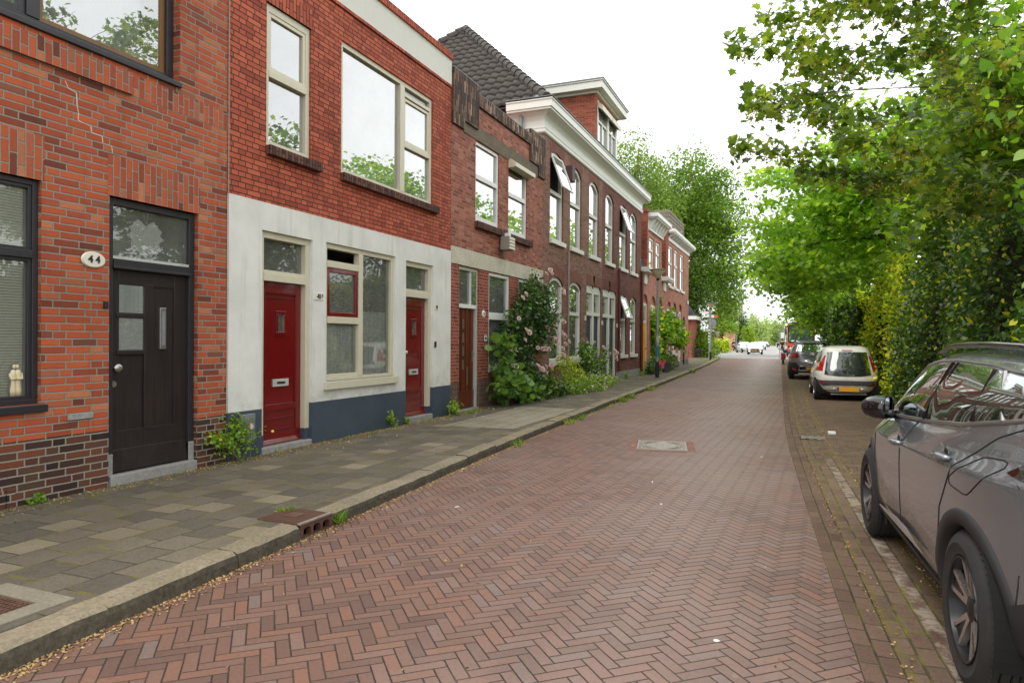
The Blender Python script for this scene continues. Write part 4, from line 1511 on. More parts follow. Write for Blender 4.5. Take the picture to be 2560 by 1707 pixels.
for i, (a, b) in enumerate(UP):
    tall_window(h4, a, b, 4.38, 6.86, 0.22, 5.66, M['creamw'], M['glassup'], i in (0, 4))
for i, (a, b, c, d) in enumerate(GR):
    if b - a < 1.5:
        w = tall_window(h4, a, b, c, d, 0.18, 2.32, M['whitep'] if i < 2 else M['creamw'], M['glassmid'], i == 4)
        folds('net_curtain', w, a, b, c, 2.3, XF - 0.30, M['curtain'], 0.02, 0.12, i)
    else:                                     # two narrow doors side by side under arched lights
        mid = (a + b) / 2
        paint, leafm = M['creamw'], M['bluedoor'] if i == 2 else M['greendoor']
        for (p, q) in ((a, mid), (mid, b)):
            dr = frame_mb(p, q, 0.22, d, XF - 0.03, 0.10, 0.12, 0.16, 0.0, 0.06).build('door', paint, h4, bevel=0.005)
            mb = MB()
            mb.box(XF - 0.14, XF - 0.02, p + 0.10, q - 0.10, 2.38, 2.50)
            mb.box(XF - 0.16, XF - 0.04, p + 0.10, q - 0.10, 3.12, d)
            mb.build('transom', paint, dr, bevel=0.005)
            pane(dr, p + 0.1, q - 0.1, 2.50, d - 0.12, XF - 0.10, M['glassmid'])
            xl = XF - 0.11
            mb = MB()
            mb.box(xl - 0.04, xl, p + 0.1, q - 0.1, 0.24, 2.38)
            for yy in (p + 0.1, q - 0.18):
                mb.box(xl, xl + 0.015, yy, yy + 0.08, 0.24, 2.38)
            for (za, zb) in ((0.24, 0.42), (0.95, 1.20), (1.45, 1.52), (1.78, 1.83), (2.08, 2.12), (2.30, 2.38)) if i == 2 else ((0.24, 0.45), (0.90, 1.28), (2.25, 2.38)):
                mb.box(xl, xl + 0.015, p + 0.18, q - 0.18, za, zb)
            mb.build('leaf', leafm, dr, bevel=0.004)
            mb = MB()
            z_ = 1.46 if i == 2 else 1.05
            mb.box(xl + 0.015, xl + 0.03, (p + q) / 2 - 0.13, (p + q) / 2 + 0.13, z_, z_ + 0.08)
            mb.build('letter_slot', M['alu'], dr, bevel=0.003)
            mb = MB()
            mb.ball((xl + 0.05, q - 0.14, 1.2), 0.03, 0, 8)
            mb.build('handle', M['steel'], dr, smooth=True)
            mb = MB()
            mb.box(XF - 0.2, XF + 0.06, p + 0.01, q - 0.01, 0.04, 0.22)
            mb.build('doorstep', M['step'], dr, bevel=0.012)

# cornice: one moulded profile carried round both ends
PROF = [(0.0, 7.12), (0.03, 7.12), (0.06, 7.15), (0.06, 7.22), (0.075, 7.25), (0.03, 7.27), (0.03, 7.45), (0.05, 7.50), (0.09, 7.56), (0.16, 7.61), (0.20, 7.64), (0.31, 7.655), (0.31, 7.70), (0.345, 7.71), (0.345, 7.87), (0.37, 7.90), (0.37, 7.925), (0.0, 7.96)]
XB = -7.25
mb = MB()
rows = []
for (p, z) in PROF:
    rows.append([(XB, Y0 - p, z), (XF + p, Y0 - p, z), (XF + p, Y1 + p, z), (XB, Y1 + p, z)])
for r0, r1 in zip(rows, rows[1:]):
    for k in range(3):
        mb.quad(r0[k], r0[k + 1], r1[k + 1], r1[k])
mb.quad(rows[-1][0], rows[-1][1], rows[-1][2], rows[-1][3])
mb.build('cornice', M['creamw'], h4)
mb = MB()
mb.box(XB, XF + 0.385, Y0 - 0.385, Y1 + 0.385, 7.962, 7.975)
mb.build('gutter_edge', M['lead'], h4)
mb = MB()
mb.tube([(-6.9, 17.12, 7.75), (-6.9, 17.12, 7.35), (-6.9, 17.16, 6.75)], 0.055, 10)
mb.build('rain_pipe', M['lead'], h4)
mb = MB()
mb.tube([(XF + 0.05, 19.36, 4.2), (XF + 0.05, 19.36, 0.6)], 0.03, 8)
mb.build('gas_pipe', M['pipegrey'], h4)
mb = MB()
mb.tube([(XF + 0.07, 25.62, 4.3), (XF + 0.07, 25.62, 0.4)], 0.05, 8)
mb.build('drainpipe', M['pipebrown'], h4)
mb = MB()
mb.tube([(XF + 0.07, 29.72, 4.6), (XF + 0.07, 29.72, 0.2)], 0.06, 8)
mb.build('drainpipe', M['pipebrown'], h4)
mb = MB()
mb.box(XF, XF + 0.2, 19.20, 19.48, 6.24, 6.70)
mb.build('nest_box', plain('purple_brown_box', C(92, 70, 70), 0.7), h4, bevel=0.008)
for yy, zz in ((21.25, 2.2), (23.32, 2.1), (25.48, 2.05), (19.1, 2.9)):
    mb = MB()
    mb.box(XF + 0.0, XF + 0.03, yy - 0.06, yy + 0.06, zz, zz + 0.15)
    mb.build('number_plate', M['enamel'], h4, bevel=0.004)

# hipped roof: the tiles of the near hip are modelled as overlapping wavy courses
APX, APY, APZ = -10.7, 21.3, 12.3
EX, EY, EZ = -6.15, 17.05, 7.93
BX = 2 * APX - EX
APY2 = 27.0
mb = MB()
mb.add([(EX, EY, EZ - 0.05), (EX, Y1 + 0.3, EZ - 0.05), (APX, APY2, APZ - 0.05), (APX, APY, APZ - 0.05)], [(0, 1, 2, 3)])
mb.add([(BX, EY, EZ - 0.05), (APX, APY, APZ - 0.05), (APX, APY2, APZ - 0.05), (BX, Y1 + 0.3, EZ - 0.05)], [(0, 1, 2, 3)])
mb.add([(EX, Y1 + 0.3, EZ - 0.05), (BX, Y1 + 0.3, EZ - 0.05), (APX, APY2, APZ - 0.05)], [(0, 1, 2)])
mb.add([(EX, EY, EZ - 0.09), (APX, APY, APZ - 0.09), (BX, EY, EZ - 0.09)], [(0, 1, 2)])
rf = mb.build('roof', M['tile'], h4)
sl = math.hypot(APY - EY, APZ - EZ)
nrm = Vector((0, -(APZ - EZ) / sl, (APY - EY) / sl))
V, F = [], []
NR = int(sl / 0.345)
for r in range(NR):
    s0, s1 = r * sl / NR, (r + 1) * sl / NR + 0.05
    xl_, xr_ = BX + (APX - BX) * min(1, s0 / sl), EX + (APX - EX) * min(1, s0 / sl)
    n = max(4, int((xr_ - xl_) / 0.05))
    b = len(V)
    for i in range(n + 1):
        xx = xl_ + (xr_ - xl_) * i / n
        wv = 0.028 * math.sin(2 * PI * xx / 0.30) + 0.012 * math.sin(4 * PI * xx / 0.30 + 0.8)
        for (s_, up) in ((s0, 0.065), (s0, 0.035), (min(s1, sl), 0.0)):
            t_ = s_ / sl
            q = Vector((xx, EY + (APY - EY) * t_, EZ + (APZ - EZ) * t_)) + nrm * (up * (0.6 if up == 0.035 else 1) + wv)
            if up == 0.035:
                q -= nrm * 0.04
            V.append(q)
    for i in range(n):
        for k in (0, 2):
            a, c = b + i * 3 + (1 if k == 0 else 0), b + (i + 1) * 3 + (1 if k == 0 else 0)
            a2, c2 = (b + i * 3, b + (i + 1) * 3) if k == 0 else (b + i * 3 + 2, b + (i + 1) * 3 + 2)
            F.append((a, c, c2, a2))
np_mesh('roof_tiles', np.array([tuple(v) for v in V]), np.array(F), M['tile'], rf)
mb = MB()
for (p, q) in ((Vector((EX, EY, EZ)), Vector((APX, APY, APZ))), (Vector((BX, EY, EZ)), Vector((APX, APY, APZ))), (Vector((APX, APY, APZ)), Vector((APX, APY2, APZ)))):
    L = (q - p).length
    n = int(L / 0.36)
    for i in range(n):
        a = p + (q - p) * (i / n) + Vector((0, 0, 0.06))
        c = p + (q - p) * ((i + 1.12) / n) + Vector((0, 0, 0.03))
        mb.tube([a, c], [0.145, 0.12], 9)
mb.build('ridge_tiles', M['tile'], rf, smooth='auto')
mb = MB()
mb.prism([(EX + 0.02, EY - 0.02, EZ + 0.05), (EX - 0.5, EY - 0.02, EZ + 0.05), (EX - 0.2, EY + 0.2, EZ + 0.30)], (0, 0.3, 0.05))
mb.build('lead_flashing', M['lead'], rf)

# dormer on the front slope
DX, DY0, DY1 = -6.47, 22.95, 26.05
dm = MB()
dm.quad((DX, DY0, 7.9), (DX, DY0, 10.15), (-9.6, DY0, 10.15), (-9.6, DY0, 7.9))
dm.quad((DX, DY1, 7.9), (-9.6, DY1, 7.9), (-9.6, DY1, 10.15), (DX, DY1, 10.15))
wall(dm, DX, DY0, DY1, 7.9, 10.15, [(DY0 + 0.22, DY1 - 0.05, 8.0, 9.95)], 0, 1, rev=0.08)
dm = dm.build('dormer', [M['brickr'], M['interiord']], h4)
mb = MB()
a, b = DY0 + 0.22, DY1 - 0.05
mid = (a + b) / 2
mb.box(DX - 0.08, DX + 0.02, a, a + 0.12, 8.0, 9.95)
mb.box(DX - 0.08, DX + 0.03, mid - 0.12, mid + 0.12, 8.0, 9.95)
mb.box(DX - 0.08, DX + 0.02, b - 0.25, b, 8.0, 9.95)
for (p, q) in ((a + 0.12, mid - 0.12), (mid + 0.12, b - 0.25)):
    mb.box(DX - 0.07, DX, p, q, 9.25, 9.33)
    mb.box(DX - 0.07, DX, (p + q) / 2 - 0.04, (p + q) / 2 + 0.04, 8.0, 9.25)
    mb.box(DX - 0.07, DX, p, q, 9.85, 9.95)
mb.build('dormer_frame', M['creamw'], dm, bevel=0.006)
mb = MB()
mb.quad((DX - 0.05, a, 8.0), (DX - 0.05, b, 8.0), (DX - 0.05, b, 9.9), (DX - 0.05, a, 9.9))
mb.build('pane', M['glassup'], dm)
mb = MB()
for (p, q) in ((a, mid - 0.05), (mid + 0.03, b)):
    mb.prism([(DX, p, 9.72), (DX + 0.20, p, 9.58), (DX + 0.20, p, 9.76), (DX, p, 9.90)], (0, q - p, 0))
mb.build('awning_box', M['cream'], dm, bevel=0.008)
mb = MB()
for (o, za, zb) in ((0.10, 10.10, 10.18), (0.32, 10.18, 10.42), (0.36, 10.42, 10.47)):
    mb.box(-9.9, DX + o, DY0 - o, DY1 + o, za, zb)
mb.build('dormer_cornice', M['creamw'], dm, bevel=0.012)
mb = MB()
mb.box(-9.9, DX + 0.38, DY0 - 0.38, DY1 + 0.38, 10.47, 10.51)
mb.build('dormer_roof', M['lead'], dm)

# ---- house 5: salmon brick with slate mansard and central gable ------------------------------------------
h5 = thing('brick_house', 'salmon brick house with yellow front door, slate mansard and white bracketed gable top', 'house', (-D, 33, 0))
Y0, Y1 = 29.83, 35.9
O5 = [(30.16, 31.33, 0.2, 3.66, 0.34), (32.02, 33.26, 0.8, 3.68, 0.34), (34.0, 34.99, 0.8, 3.66, 0.34)]


def lower_arched(house, ops, y0, y1, ztop, brick, doors, dcol, sills=True):
    mb = MB()
    wall(mb, XF, y0, y1, 0.04, ztop, ops, 0, 1, rev=0.12)
    for (a, b, c, d, r) in ops:
        arc = arc_top(a, b, d, r)
        mb.add([(XF - 0.09, q, z) for q, z in [(a, 3.25), (b, 3.25)] + arc[::-1]], [tuple(range(len(arc) + 2))], 0)
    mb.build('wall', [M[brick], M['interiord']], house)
    for i, (a, b, c, d, r) in enumerate(ops):
        if i in doors:
            dr = frame_mb(a, b, c, 3.25, XF - 0.05, 0.12, 0.1, bot=0).build('door', M['creamw'], house, bevel=0.005)
            mb = MB()
            mb.box(XF - 0.14, XF - 0.04, a + 0.12, b - 0.12, 2.35, 2.45)
            mb.build('transom', M['creamw'], dr)
            pane(dr, a + 0.12, b - 0.12, 2.45, 3.15, XF - 0.09, M['glassmid'])
            mb = MB()
            mb.box(XF - 0.11, XF - 0.07, a + 0.12, b - 0.12, c + 0.05, 2.35)
            for k in range(3):
                mb.box(XF - 0.07, XF - 0.055, a + 0.2, b - 0.2, c + 0.25 + k * 0.68, c + 0.75 + k * 0.68)
            mb.build('leaf', dcol, dr, bevel=0.006)
            mb = MB()
            mb.ball((XF - 0.04, b - 0.2, 1.2), 0.035, 0, 8)
            mb.build('handle', M['blacks'], dr)
            mb = MB()
            mb.box(XF - 0.15, XF + 0.05, a + 0.01, b - 0.01, 0.05, c + 0.04)
            mb.build('doorstep', M['step'], dr)
        else:
            w = frame_mb(a, b, c, 3.25, XF - 0.04, 0.16, 0.1).build('window', M['creamw'], house, bevel=0.005)
            mb = MB()
            mb.box(XF - 0.12, XF - 0.03, a + 0.16, b - 0.16, 2.35, 2.45)
            mb.build('transom', M['creamw'], w)
            pane(w, a + 0.16, b - 0.16, c + 0.16, 3.1, XF - 0.08, M['glassmid'])
            sill_box(w, a - 0.05, b + 0.12, c - 0.12, c, XF - 0.04, XF + 0.08, M['creamw'])


lower_arched(h5, O5, Y0, Y1, 4.62, 'brick5', (0,), M['yellowdoor'])
U5 = [(31.55, 32.68, 4.82, 6.36), (33.2, 34.28, 4.82, 6.36)]
mb = MB()
wall(mb, XF, 31.21, 34.73, 4.62, 6.7, U5, 0, 1, rev=0.12)
mb.quad((XF, 31.21, 4.6), (XF, 31.21, 6.7), (-8.5, 31.21, 6.7), (-8.5, 31.21, 4.6))
mb.quad((XF, 34.73, 4.6), (-8.5, 34.73, 4.6), (-8.5, 34.73, 6.7), (XF, 34.73, 6.7))
mb.build('gable_bay', [M['brick5'], M['interior']], h5)
for (a, b, c, d) in U5:
    w = frame_mb(a, b, c, d, XF - 0.04, 0.12, 0.1).build('window', M['creamw'], h5, bevel=0.005)
    mb = MB()
    mb.box(XF - 0.12, XF - 0.03, a + 0.12, b - 0.12, 5.72, 5.84)
    mb.build('transom', M['creamw'], w)
    pane(w, a + 0.12, b - 0.12, c + 0.12, d - 0.1, XF - 0.08, M['glassup'])
    sill_box(w, a - 0.06, b + 0.12, c - 0.12, c, XF - 0.04, XF + 0.08, M['creamw'])
mb = MB()
mb.box(XF - 0.6, XF + 0.02, 30.95, 31.205, 4.75, 7.42)
mb.box(XF - 0.62, XF + 0.05, 30.9, 31.25, 7.42, 7.56)
mb.build('firewall', M['brickr'], h5)
mb = MB()
for (a, b) in ((Y0, 31.2), (34.74, Y1)):
    mb.quad((XF + 0.0, a, 4.72), (XF + 0.0, b, 4.72), (XF - 0.75, b, 7.0), (XF - 0.75, a, 7.0))
    mb.quad((XF - 0.75, a, 7.0), (XF - 0.75, b, 7.0), (-14, b, 7.1), (-14, a, 7.1))
mb.quad((-8.5, 31.21, 6.7), (XF, 31.21, 6.7), (XF, 34.73, 6.7), (-8.5, 34.73, 6.7))
mb.quad((-14, Y0, 0), (-14, Y0, 7.1), (-14, Y1, 7.1), (-14, Y1, 0))
mb.quad((XF - 0.75, Y0, 4), (XF - 0.75, Y1, 4), (XF - 0.75, Y1, 7.0), (XF - 0.75, Y0, 7.0))
mb.build('mansard', M['slate'], h5)
for (a, b) in ((29.83, 31.55), (34.74, 36.35)):
    mb = MB()
    mb.box(XF - 0.1, XF + 0.33, a, b, 4.58, 4.66)
    mb.box(XF - 0.1, XF + 0.37, a - 0.0, b + 0.04, 4.66, 4.79)
    mb.box(XF, XF + 0.06, (a + b) / 2 - 0.35, (a + b) / 2 + 0.25, 4.1, 4.58)
    mb.build('eaves', M['whitep'], h5, bevel=0.01)
mb = MB()
mb.box(XF - 0.3, XF + 0.10, 31.3, 34.73, 6.62, 6.70)
for k in range(6):
    yy = 31.45 + k * 0.62
    mb.prism([(XF + 0.02, yy, 6.68), (XF + 0.08, yy, 6.68), (XF + 0.34, yy, 7.16), (XF + 0.02, yy, 7.16)], (0, 0.14, 0))
mb.box(XF - 1.4, XF + 0.02, 31.28, 34.75, 6.70, 7.2)
mb.box(XF - 1.4, XF + 0.40, 31.25, 35.0, 7.16, 7.22)
mb.box(XF - 1.4, XF + 0.46, 31.2, 35.06, 7.22, 7.42)
mb.build('gable_top', M['whitep'], h5, bevel=0.012)
mb = MB()
mb.box(XF - 1.4, XF + 0.48, 31.18, 35.08, 7.422, 7.45)
mb.build('gable_roof', M['lead'], h5)

# ---- house 6: corner house ------------------------------------------------------------------------------
h6 = thing('brick_house', 'salmon brick corner house with bracketed white cornice below a wooden roof fence', 'house', (-D, 40, 0))
Y0, Y1 = 35.91, 44.1
O6 = [(36.4, 37.66, 0.84, 3.66, 0.34), (38.2, 39.5, 0.84, 3.68, 0.34), (40.2, 41.4, 0.3, 3.70, 0.34)]
lower_arched(h6, O6, Y0, Y1, 4.3, 'brick5', (2,), M['creamw'])
U6 = [(36.75, 38.05, 4.5, 6.66), (38.7, 39.9, 4.5, 6.66), (40.7, 42.0, 4.5, 6.66)]
mb = MB()
wall(mb, XF, Y0, Y1, 4.3, 7.0, U6, 0, 1, rev=0.12)
shell(mb, XF, -14, Y0, Y1, 0, 7.2)
mb.build('upper_wall', [M['brick5'], M['interior']], h6)
mb = MB()
for a, b in ((Y0, 40.2), (41.4, Y1)):
    mb.box(XF - 0.1, XF + 0.02, a, b, 0.03, 0.40)
mb.build('plinth', plain('grey_brown_plinth', C(110, 100, 94), 0.85, var=0.2, bump=0.3), h6)
for (a, b, c, d) in U6:
    w = frame_mb(a, b, c, d, XF - 0.04, 0.12, 0.1).build('window', M['creamw'], h6, bevel=0.005)
    mb = MB()
    mb.box(XF - 0.12, XF - 0.03, a + 0.12, b - 0.12, 5.66, 5.78)
    mb.build('transom', M['creamw'], w)
    pane(w, a + 0.12, b - 0.12, c + 0.12, d - 0.1, XF - 0.08, M['glassup'])
    sill_box(w, a - 0.06, b + 0.14, c - 0.13, c, XF - 0.04, XF + 0.08, M['creamw'])
mb = MB()
mb.box(XF - 0.6, XF + 0.05, 35.75, 36.45, 4.7, 7.42)
mb.build('firewall', M['brickr'], h6)
mb = MB()
mb.box(XF - 0.5, XF + 0.05, 36.5, Y1 + 0.02, 6.86, 7.08)
for k in range(11):
    yy = 36.7 + k * 0.72
    mb.prism([(XF + 0.05, yy, 7.0), (XF + 0.32, yy, 7.2), (XF + 0.32, yy, 7.26), (XF + 0.05, yy, 7.26)], (0, 0.12, 0))
mb.box(XF - 0.5, XF + 0.34, 36.45, Y1 + 0.36, 7.24, 7.30)
mb.box(XF - 0.5, XF + 0.38, 36.42, Y1 + 0.40, 7.30, 7.46)
mb.build('cornice', M['whitep'], h6, bevel=0.012)
mb = MB()
mb.box(XF - 1.2, XF - 0.7, 43.2, 43.75, 7.2, 8.0)
mb.build('chimney', M['brickr'], h6)
mb = MB()
mb.tube([(XF + 0.06, 41.9, 3.0), (XF + 0.06, 41.9, 0.2)], 0.04, 8)
mb.build('drainpipe', M['blacks'], h6)
fn = thing('roof_fence', 'weathered wooden board fence round the roof terrace of the corner house', 'fence', (-6.6, 39, 7.2))
mb = MB()
for k in range(6):
    z = 7.42 + k * 0.2
    mb.box(XF - 0.02, XF + 0.01, 37.05, 42.0, z, z + 0.14)
    mb.box(-9.2, XF - 0.02, 37.05, 37.08, z, z + 0.16)
mb.build('board_panel', M['oldwood'], fn)
for yy in (37.12, 38.7, 40.3, 41.9):
    mb = MB()
    mb.box(XF - 0.10, XF - 0.025, yy - 0.05, yy + 0.05, 7.2, 8.62)
    mb.build('post', M['oldwood'], fn)
sg = thing('street_sign', 'small blue street name sign on the corner of the last brick house', 'sign', (XF, 43.7, 4))
mb = MB()
mb.box(XF + 0.02, XF + 0.04, 43.3, 44.0, 3.82, 4.06)
mb.build('plate', plain('sign_blue', C(52, 76, 128), 0.35), sg, bevel=0.004)
mb = MB()
mb.box(XF + 0.041, XF + 0.043, 43.36, 43.94, 3.87, 4.01)
mb.build('pale_panel', plain('sign_pale', C(196, 206, 216), 0.4), sg)

# shed beyond the corner
sh = thing('brick_shed', 'low brick outbuilding with white eaves beyond the corner house', 'shed', (-10, 63, 0))
e = at(1729, 797, 62.5)
mb = MB()
mb.box(-16, e.x, 62.5, 68, 0, 3.45)
mb.build('wall', M['brickr'], sh)
mb = MB()
mb.box(-16, e.x + 0.45, 62.1, 68.2, 3.45, 3.75)
mb.build('eaves', M['whitep'], sh)
mb = MB()
mb.prism([(e.x + 0.3, 62.2, 3.76), (-16, 62.2, 3.76), (-16, 62.2, 7.5), (e.x - 2.2, 62.2, 7.5)], (0, 6, 0))
mb.build('roof', M['slate'], sh)
# ------------------------------------------------------------------ vegetation
SHAPES = {
    'maple': [(0, -0.12), (0.10, 0.06), (0.52, -0.10), (0.40, 0.22), (0.86, 0.50), (0.42, 0.52), (0.30, 0.70), (0, 1.0), (-0.30, 0.70), (-0.42, 0.52), (-0.86, 0.50), (-0.40, 0.22), (-0.52, -0.10), (-0.10, 0.06)],
    'oval': [(0, 0), (0.26, 0.22), (0.30, 0.55), (0, 1.0), (-0.30, 0.55), (-0.26, 0.22)],
    'round': [(0, 0.0), (0.36, 0.08), (0.52, 0.45), (0.34, 0.85), (0, 1.0), (-0.34, 0.85), (-0.52, 0.45), (-0.36, 0.08)],
    'heart': [(0, 0.02), (0.20, -0.10), (0.44, 0.10), (0.46, 0.42), (0.24, 0.78), (0, 1.08), (-0.24, 0.78), (-0.46, 0.42), (-0.44, 0.10), (-0.20, -0.10)],
    'quad': [(0, 0), (0.34, 0.5), (0, 1.0), (-0.34, 0.5)],
    'blade': [(-0.06, 0), (0.06, 0), (0.05, 0.55), (0, 1.0)],
}


def rodri(n):
    n = n / np.linalg.norm(n, axis=1, keepdims=True)
    return n


def leaf_cloud(name, P, size, shape, mats, parent=None, up=0.8, mw=None, fold=0.18, rng=None, dirs=None):
    """one mesh of many separate leaves at the points P; up: how much the leaf blades face the sky"""
    rng = rng or RNG
    n = len(P)
    pts = np.array(SHAPES[shape], dtype=np.float32)
    k = len(pts)
    nrm = rng.normal(size=(n, 3))
    nrm[:, 2] = np.abs(nrm[:, 2]) * 0.6 + up * 1.6
    nrm = rodri(nrm)
    d = rng.normal(size=(n, 3)) if dirs is None else dirs + rng.normal(size=(n, 3)) * 0.45
    d = d - (d * nrm).sum(1, keepdims=True) * nrm
    d = rodri(d + 1e-6)
    s = np.cross(d, nrm)
    sz = (np.asarray(size) * np.exp(rng.normal(size=n) * 0.22)).astype(np.float32)[:, None, None]
    lx, ly = pts[:, 0][None, :, None], pts[:, 1][None, :, None]
    V = P[:, None, :] + sz * (lx * s[:, None, :] + (ly - 0.4) * d[:, None, :] - (fold * ly * ly + fold * np.abs(lx)) * nrm[:, None, :])
    F = np.arange(n * k).reshape(n, k)
    mi = None
    if mw is not None:
        mi = rng.choice(len(mw), size=n, p=np.array(mw) / sum(mw))
    return np_mesh(name, V.reshape(-1, 3), F, mats, parent, mi)


def clusters(ells, rng, shell=0.55):
    out = []
    for (c, r, n) in ells:
        v = rng.normal(size=(n, 3))
        v /= np.linalg.norm(v, axis=1, keepdims=True)
        q = rng.random(n) ** shell
        out.append(np.array(c) + v * q[:, None] * np.array(r))
    return np.concatenate(out)


def scatter(cl, per, sp, rng):
    n = len(cl) * per
    g = rng.normal(size=(n, 3)) * np.array(sp)
    return np.repeat(cl, per, axis=0) + g


L = {}
L['syc'] = leaf_mat('sycamore_leaf', [(0.0, C(46, 66, 34)), (0.3, C(68, 92, 38)), (0.6, C(98, 120, 46)), (0.85, C(132, 148, 56)), (1.0, C(164, 164, 70))], 0.48, 0.36, 0.5)
L['keys'] = leaf_mat('winged_seeds', [(0.0, C(120, 116, 44)), (0.5, C(158, 146, 62)), (1.0, C(176, 140, 78))], 0.4)
L['lime'] = leaf_mat('lime_leaf', [(0.0, C(62, 98, 30)), (0.5, C(98, 138, 42)), (1.0, C(142, 172, 60))], 0.45, 0.4, 0.45)
L['fresh'] = leaf_mat('fresh_maple_leaf', [(0.0, C(58, 86, 30)), (0.4, C(94, 126, 40)), (0.75, C(128, 154, 50)), (1.0, C(166, 178, 68))], 0.55, 0.42, 0.45, 1.65, (1.42, 1.5, 0.8, 1))
L['ivy'] = leaf_mat('ivy_leaf', [(0.0, C(30, 48, 22)), (0.45, C(48, 74, 30)), (0.8, C(72, 98, 38)), (1.0, C(128, 144, 58))], 0.36, 0.30, 0.7, 2.1)
L['yel'] = leaf_mat('yellow_green_leaf', [(0.0, C(96, 116, 32)), (0.4, C(148, 158, 42)), (0.75, C(188, 186, 58)), (0.95, C(206, 184, 76)), (1.0, C(196, 140, 62))], 0.45, 0.45, 0.4, 1.8)
L['birch'] = leaf_mat('light_tree_leaf', [(0.0, C(56, 78, 34)), (0.5, C(92, 120, 48)), (1.0, C(140, 158, 72))], 0.5, 0.45, 0.4, 1.4, (1.45, 1.4, 0.9, 1))
L['poplar'] = leaf_mat('poplar_leaf', [(0.0, C(54, 82, 28)), (0.45, C(84, 116, 36)), (0.8, C(112, 142, 48)), (1.0, C(146, 162, 66))], 0.5, 0.45, 0.4, 1.35, (1.45, 1.4, 0.9, 1))
L['dark'] = leaf_mat('dark_leaf', [(0.0, C(30, 48, 24)), (0.5, C(52, 76, 32)), (1.0, C(82, 108, 44))], 0.3)
L['far'] = leaf_mat('hazed_leaf', [(0.0, C(104, 122, 84)), (0.5, C(132, 148, 98)), (1.0, C(162, 174, 120))], 0.45)  # paler green, with the haze of distance put into the leaf colour
L['rose'] = leaf_mat('rose_leaf', [(0.0, C(34, 54, 28)), (0.45, C(52, 80, 36)), (0.8, C(80, 106, 46)), (1.0, C(118, 140, 62))], 0.25, 0.38, 0.5)
L['weed'] = leaf_mat('weed_leaf', [(0.0, C(70, 100, 34)), (0.5, C(112, 142, 44)), (0.85, C(150, 162, 54)), (1.0, C(178, 168, 62))], 0.35)
L['holly'] = leaf_mat('hollyhock_leaf', [(0.0, C(64, 98, 44)), (0.5, C(90, 126, 54)), (1.0, C(124, 152, 72))], 0.35, 0.45, 0.4, 1.1)
L['grass'] = leaf_mat('grass_blade', [(0.0, C(70, 98, 32)), (0.6, C(110, 136, 44)), (1.0, C(164, 164, 72))], 0.35)
L['petal'] = leaf_mat('pale_pink_petal', [(0.0, C(222, 184, 180)), (0.4, C(236, 208, 202)), (0.8, C(242, 224, 216)), (1.0, C(232, 208, 184))], 0.3, 0.6, 0.2, 0.95, (1, 1, 1, 1))
L['pink'] = leaf_mat('deep_pink_petal', [(0.0, C(206, 70, 96)), (0.5, C(232, 104, 128)), (1.0, C(240, 150, 160))], 0.3, 0.6, 0.2, 1.0, (1, 1, 1, 1))
L['whitef'] = leaf_mat('white_floret', [(0.0, C(206, 206, 176)), (1.0, C(232, 232, 212))], 0.3, 0.6, 0.2, 0.95, (1, 1, 1, 1))
L['litter'] = leaf_mat('dry_litter', [(0.0, C(112, 84, 54)), (0.4, C(166, 136, 88)), (0.8, C(196, 170, 120)), (1.0, C(150, 92, 56))], 0.1, 0.8, 0.2, 1.0, (1, 1, 1, 1))
L['whitep'] = leaf_mat('fallen_petal', [(0.0, C(226, 218, 206)), (1.0, C(238, 234, 224))], 0.2, 0.6, 0.2, 0.95, (1, 1, 1, 1))
M['bark'] = concrete_mat('grey_brown_bark', C(66, 56, 44), C(112, 100, 82), 18.0, moss=0.4)
M['bark2'] = concrete_mat('pale_bark', C(112, 98, 70), C(150, 134, 100), 18.0, moss=0.3)
M['twig'] = plain('green_stem', C(86, 96, 52), 0.7, var=0.2)
M['core'] = plain('shade_dark_core', C(34, 40, 22), 0.95, var=0.3, scale=4)  # dark colour carries the shade deep inside the hedges


def limb(mb, a, b, r0, r1, rng, sag=0.15, n=6, sides=7):
    a, b = Vector(a), Vector(b)
    pts, rs = [], []
    off = Vector((rng.normal(), rng.normal(), rng.normal())) * (b - a).length * 0.06
    for i in range(n + 1):
        t = i / n
        p = a + (b - a) * t + off * math.sin(PI * t) + Vector((0, 0, (b - a).length * sag * math.sin(PI * t)))
        pts.append(p)
        rs.append(r0 + (r1 - r0) * t)
    mb.tube(pts, rs, sides)


def tree(name, label, base, top, r, ells, per, sp, size, shape, mats, group=None, seed=1, up=0.6, nl=16, bark='bark', mw=None, cat='tree', limbr=0.05, keep=None, shell=0.55):
    rng = np.random.default_rng(seed)
    t = thing(name, label, cat, base, group)
    cl = clusters(ells, rng, shell)
    if keep is not None:
        cl = cl[[keep(*q) for q in cl]]
    mb = MB()
    b, tp = Vector(base), Vector(top)
    pts = [b + (tp - b) * (i / 7) + Vector((rng.normal() * 0.12 * r * 4 * (0 < i), rng.normal() * 0.12 * r * 4 * (0 < i), 0)) for i in range(8)]
    mb.tube(pts, [r * (1.25 if i == 0 else 1 - 0.75 * i / 7) for i in range(8)], 12)
    for q in cl[rng.choice(len(cl), size=min(nl, len(cl)), replace=False)]:
        a = b + (tp - b) * (0.42 + 0.55 * rng.random())
        limb(mb, a, q, limbr, limbr * 0.2, rng, 0.05)
    mb.build('trunk', M[bark], t, smooth=True)
    P = scatter(cl, per, sp, rng)
    leaf_cloud('crown', P, size, shape, mats, t, up, mw, rng=rng)
    return t


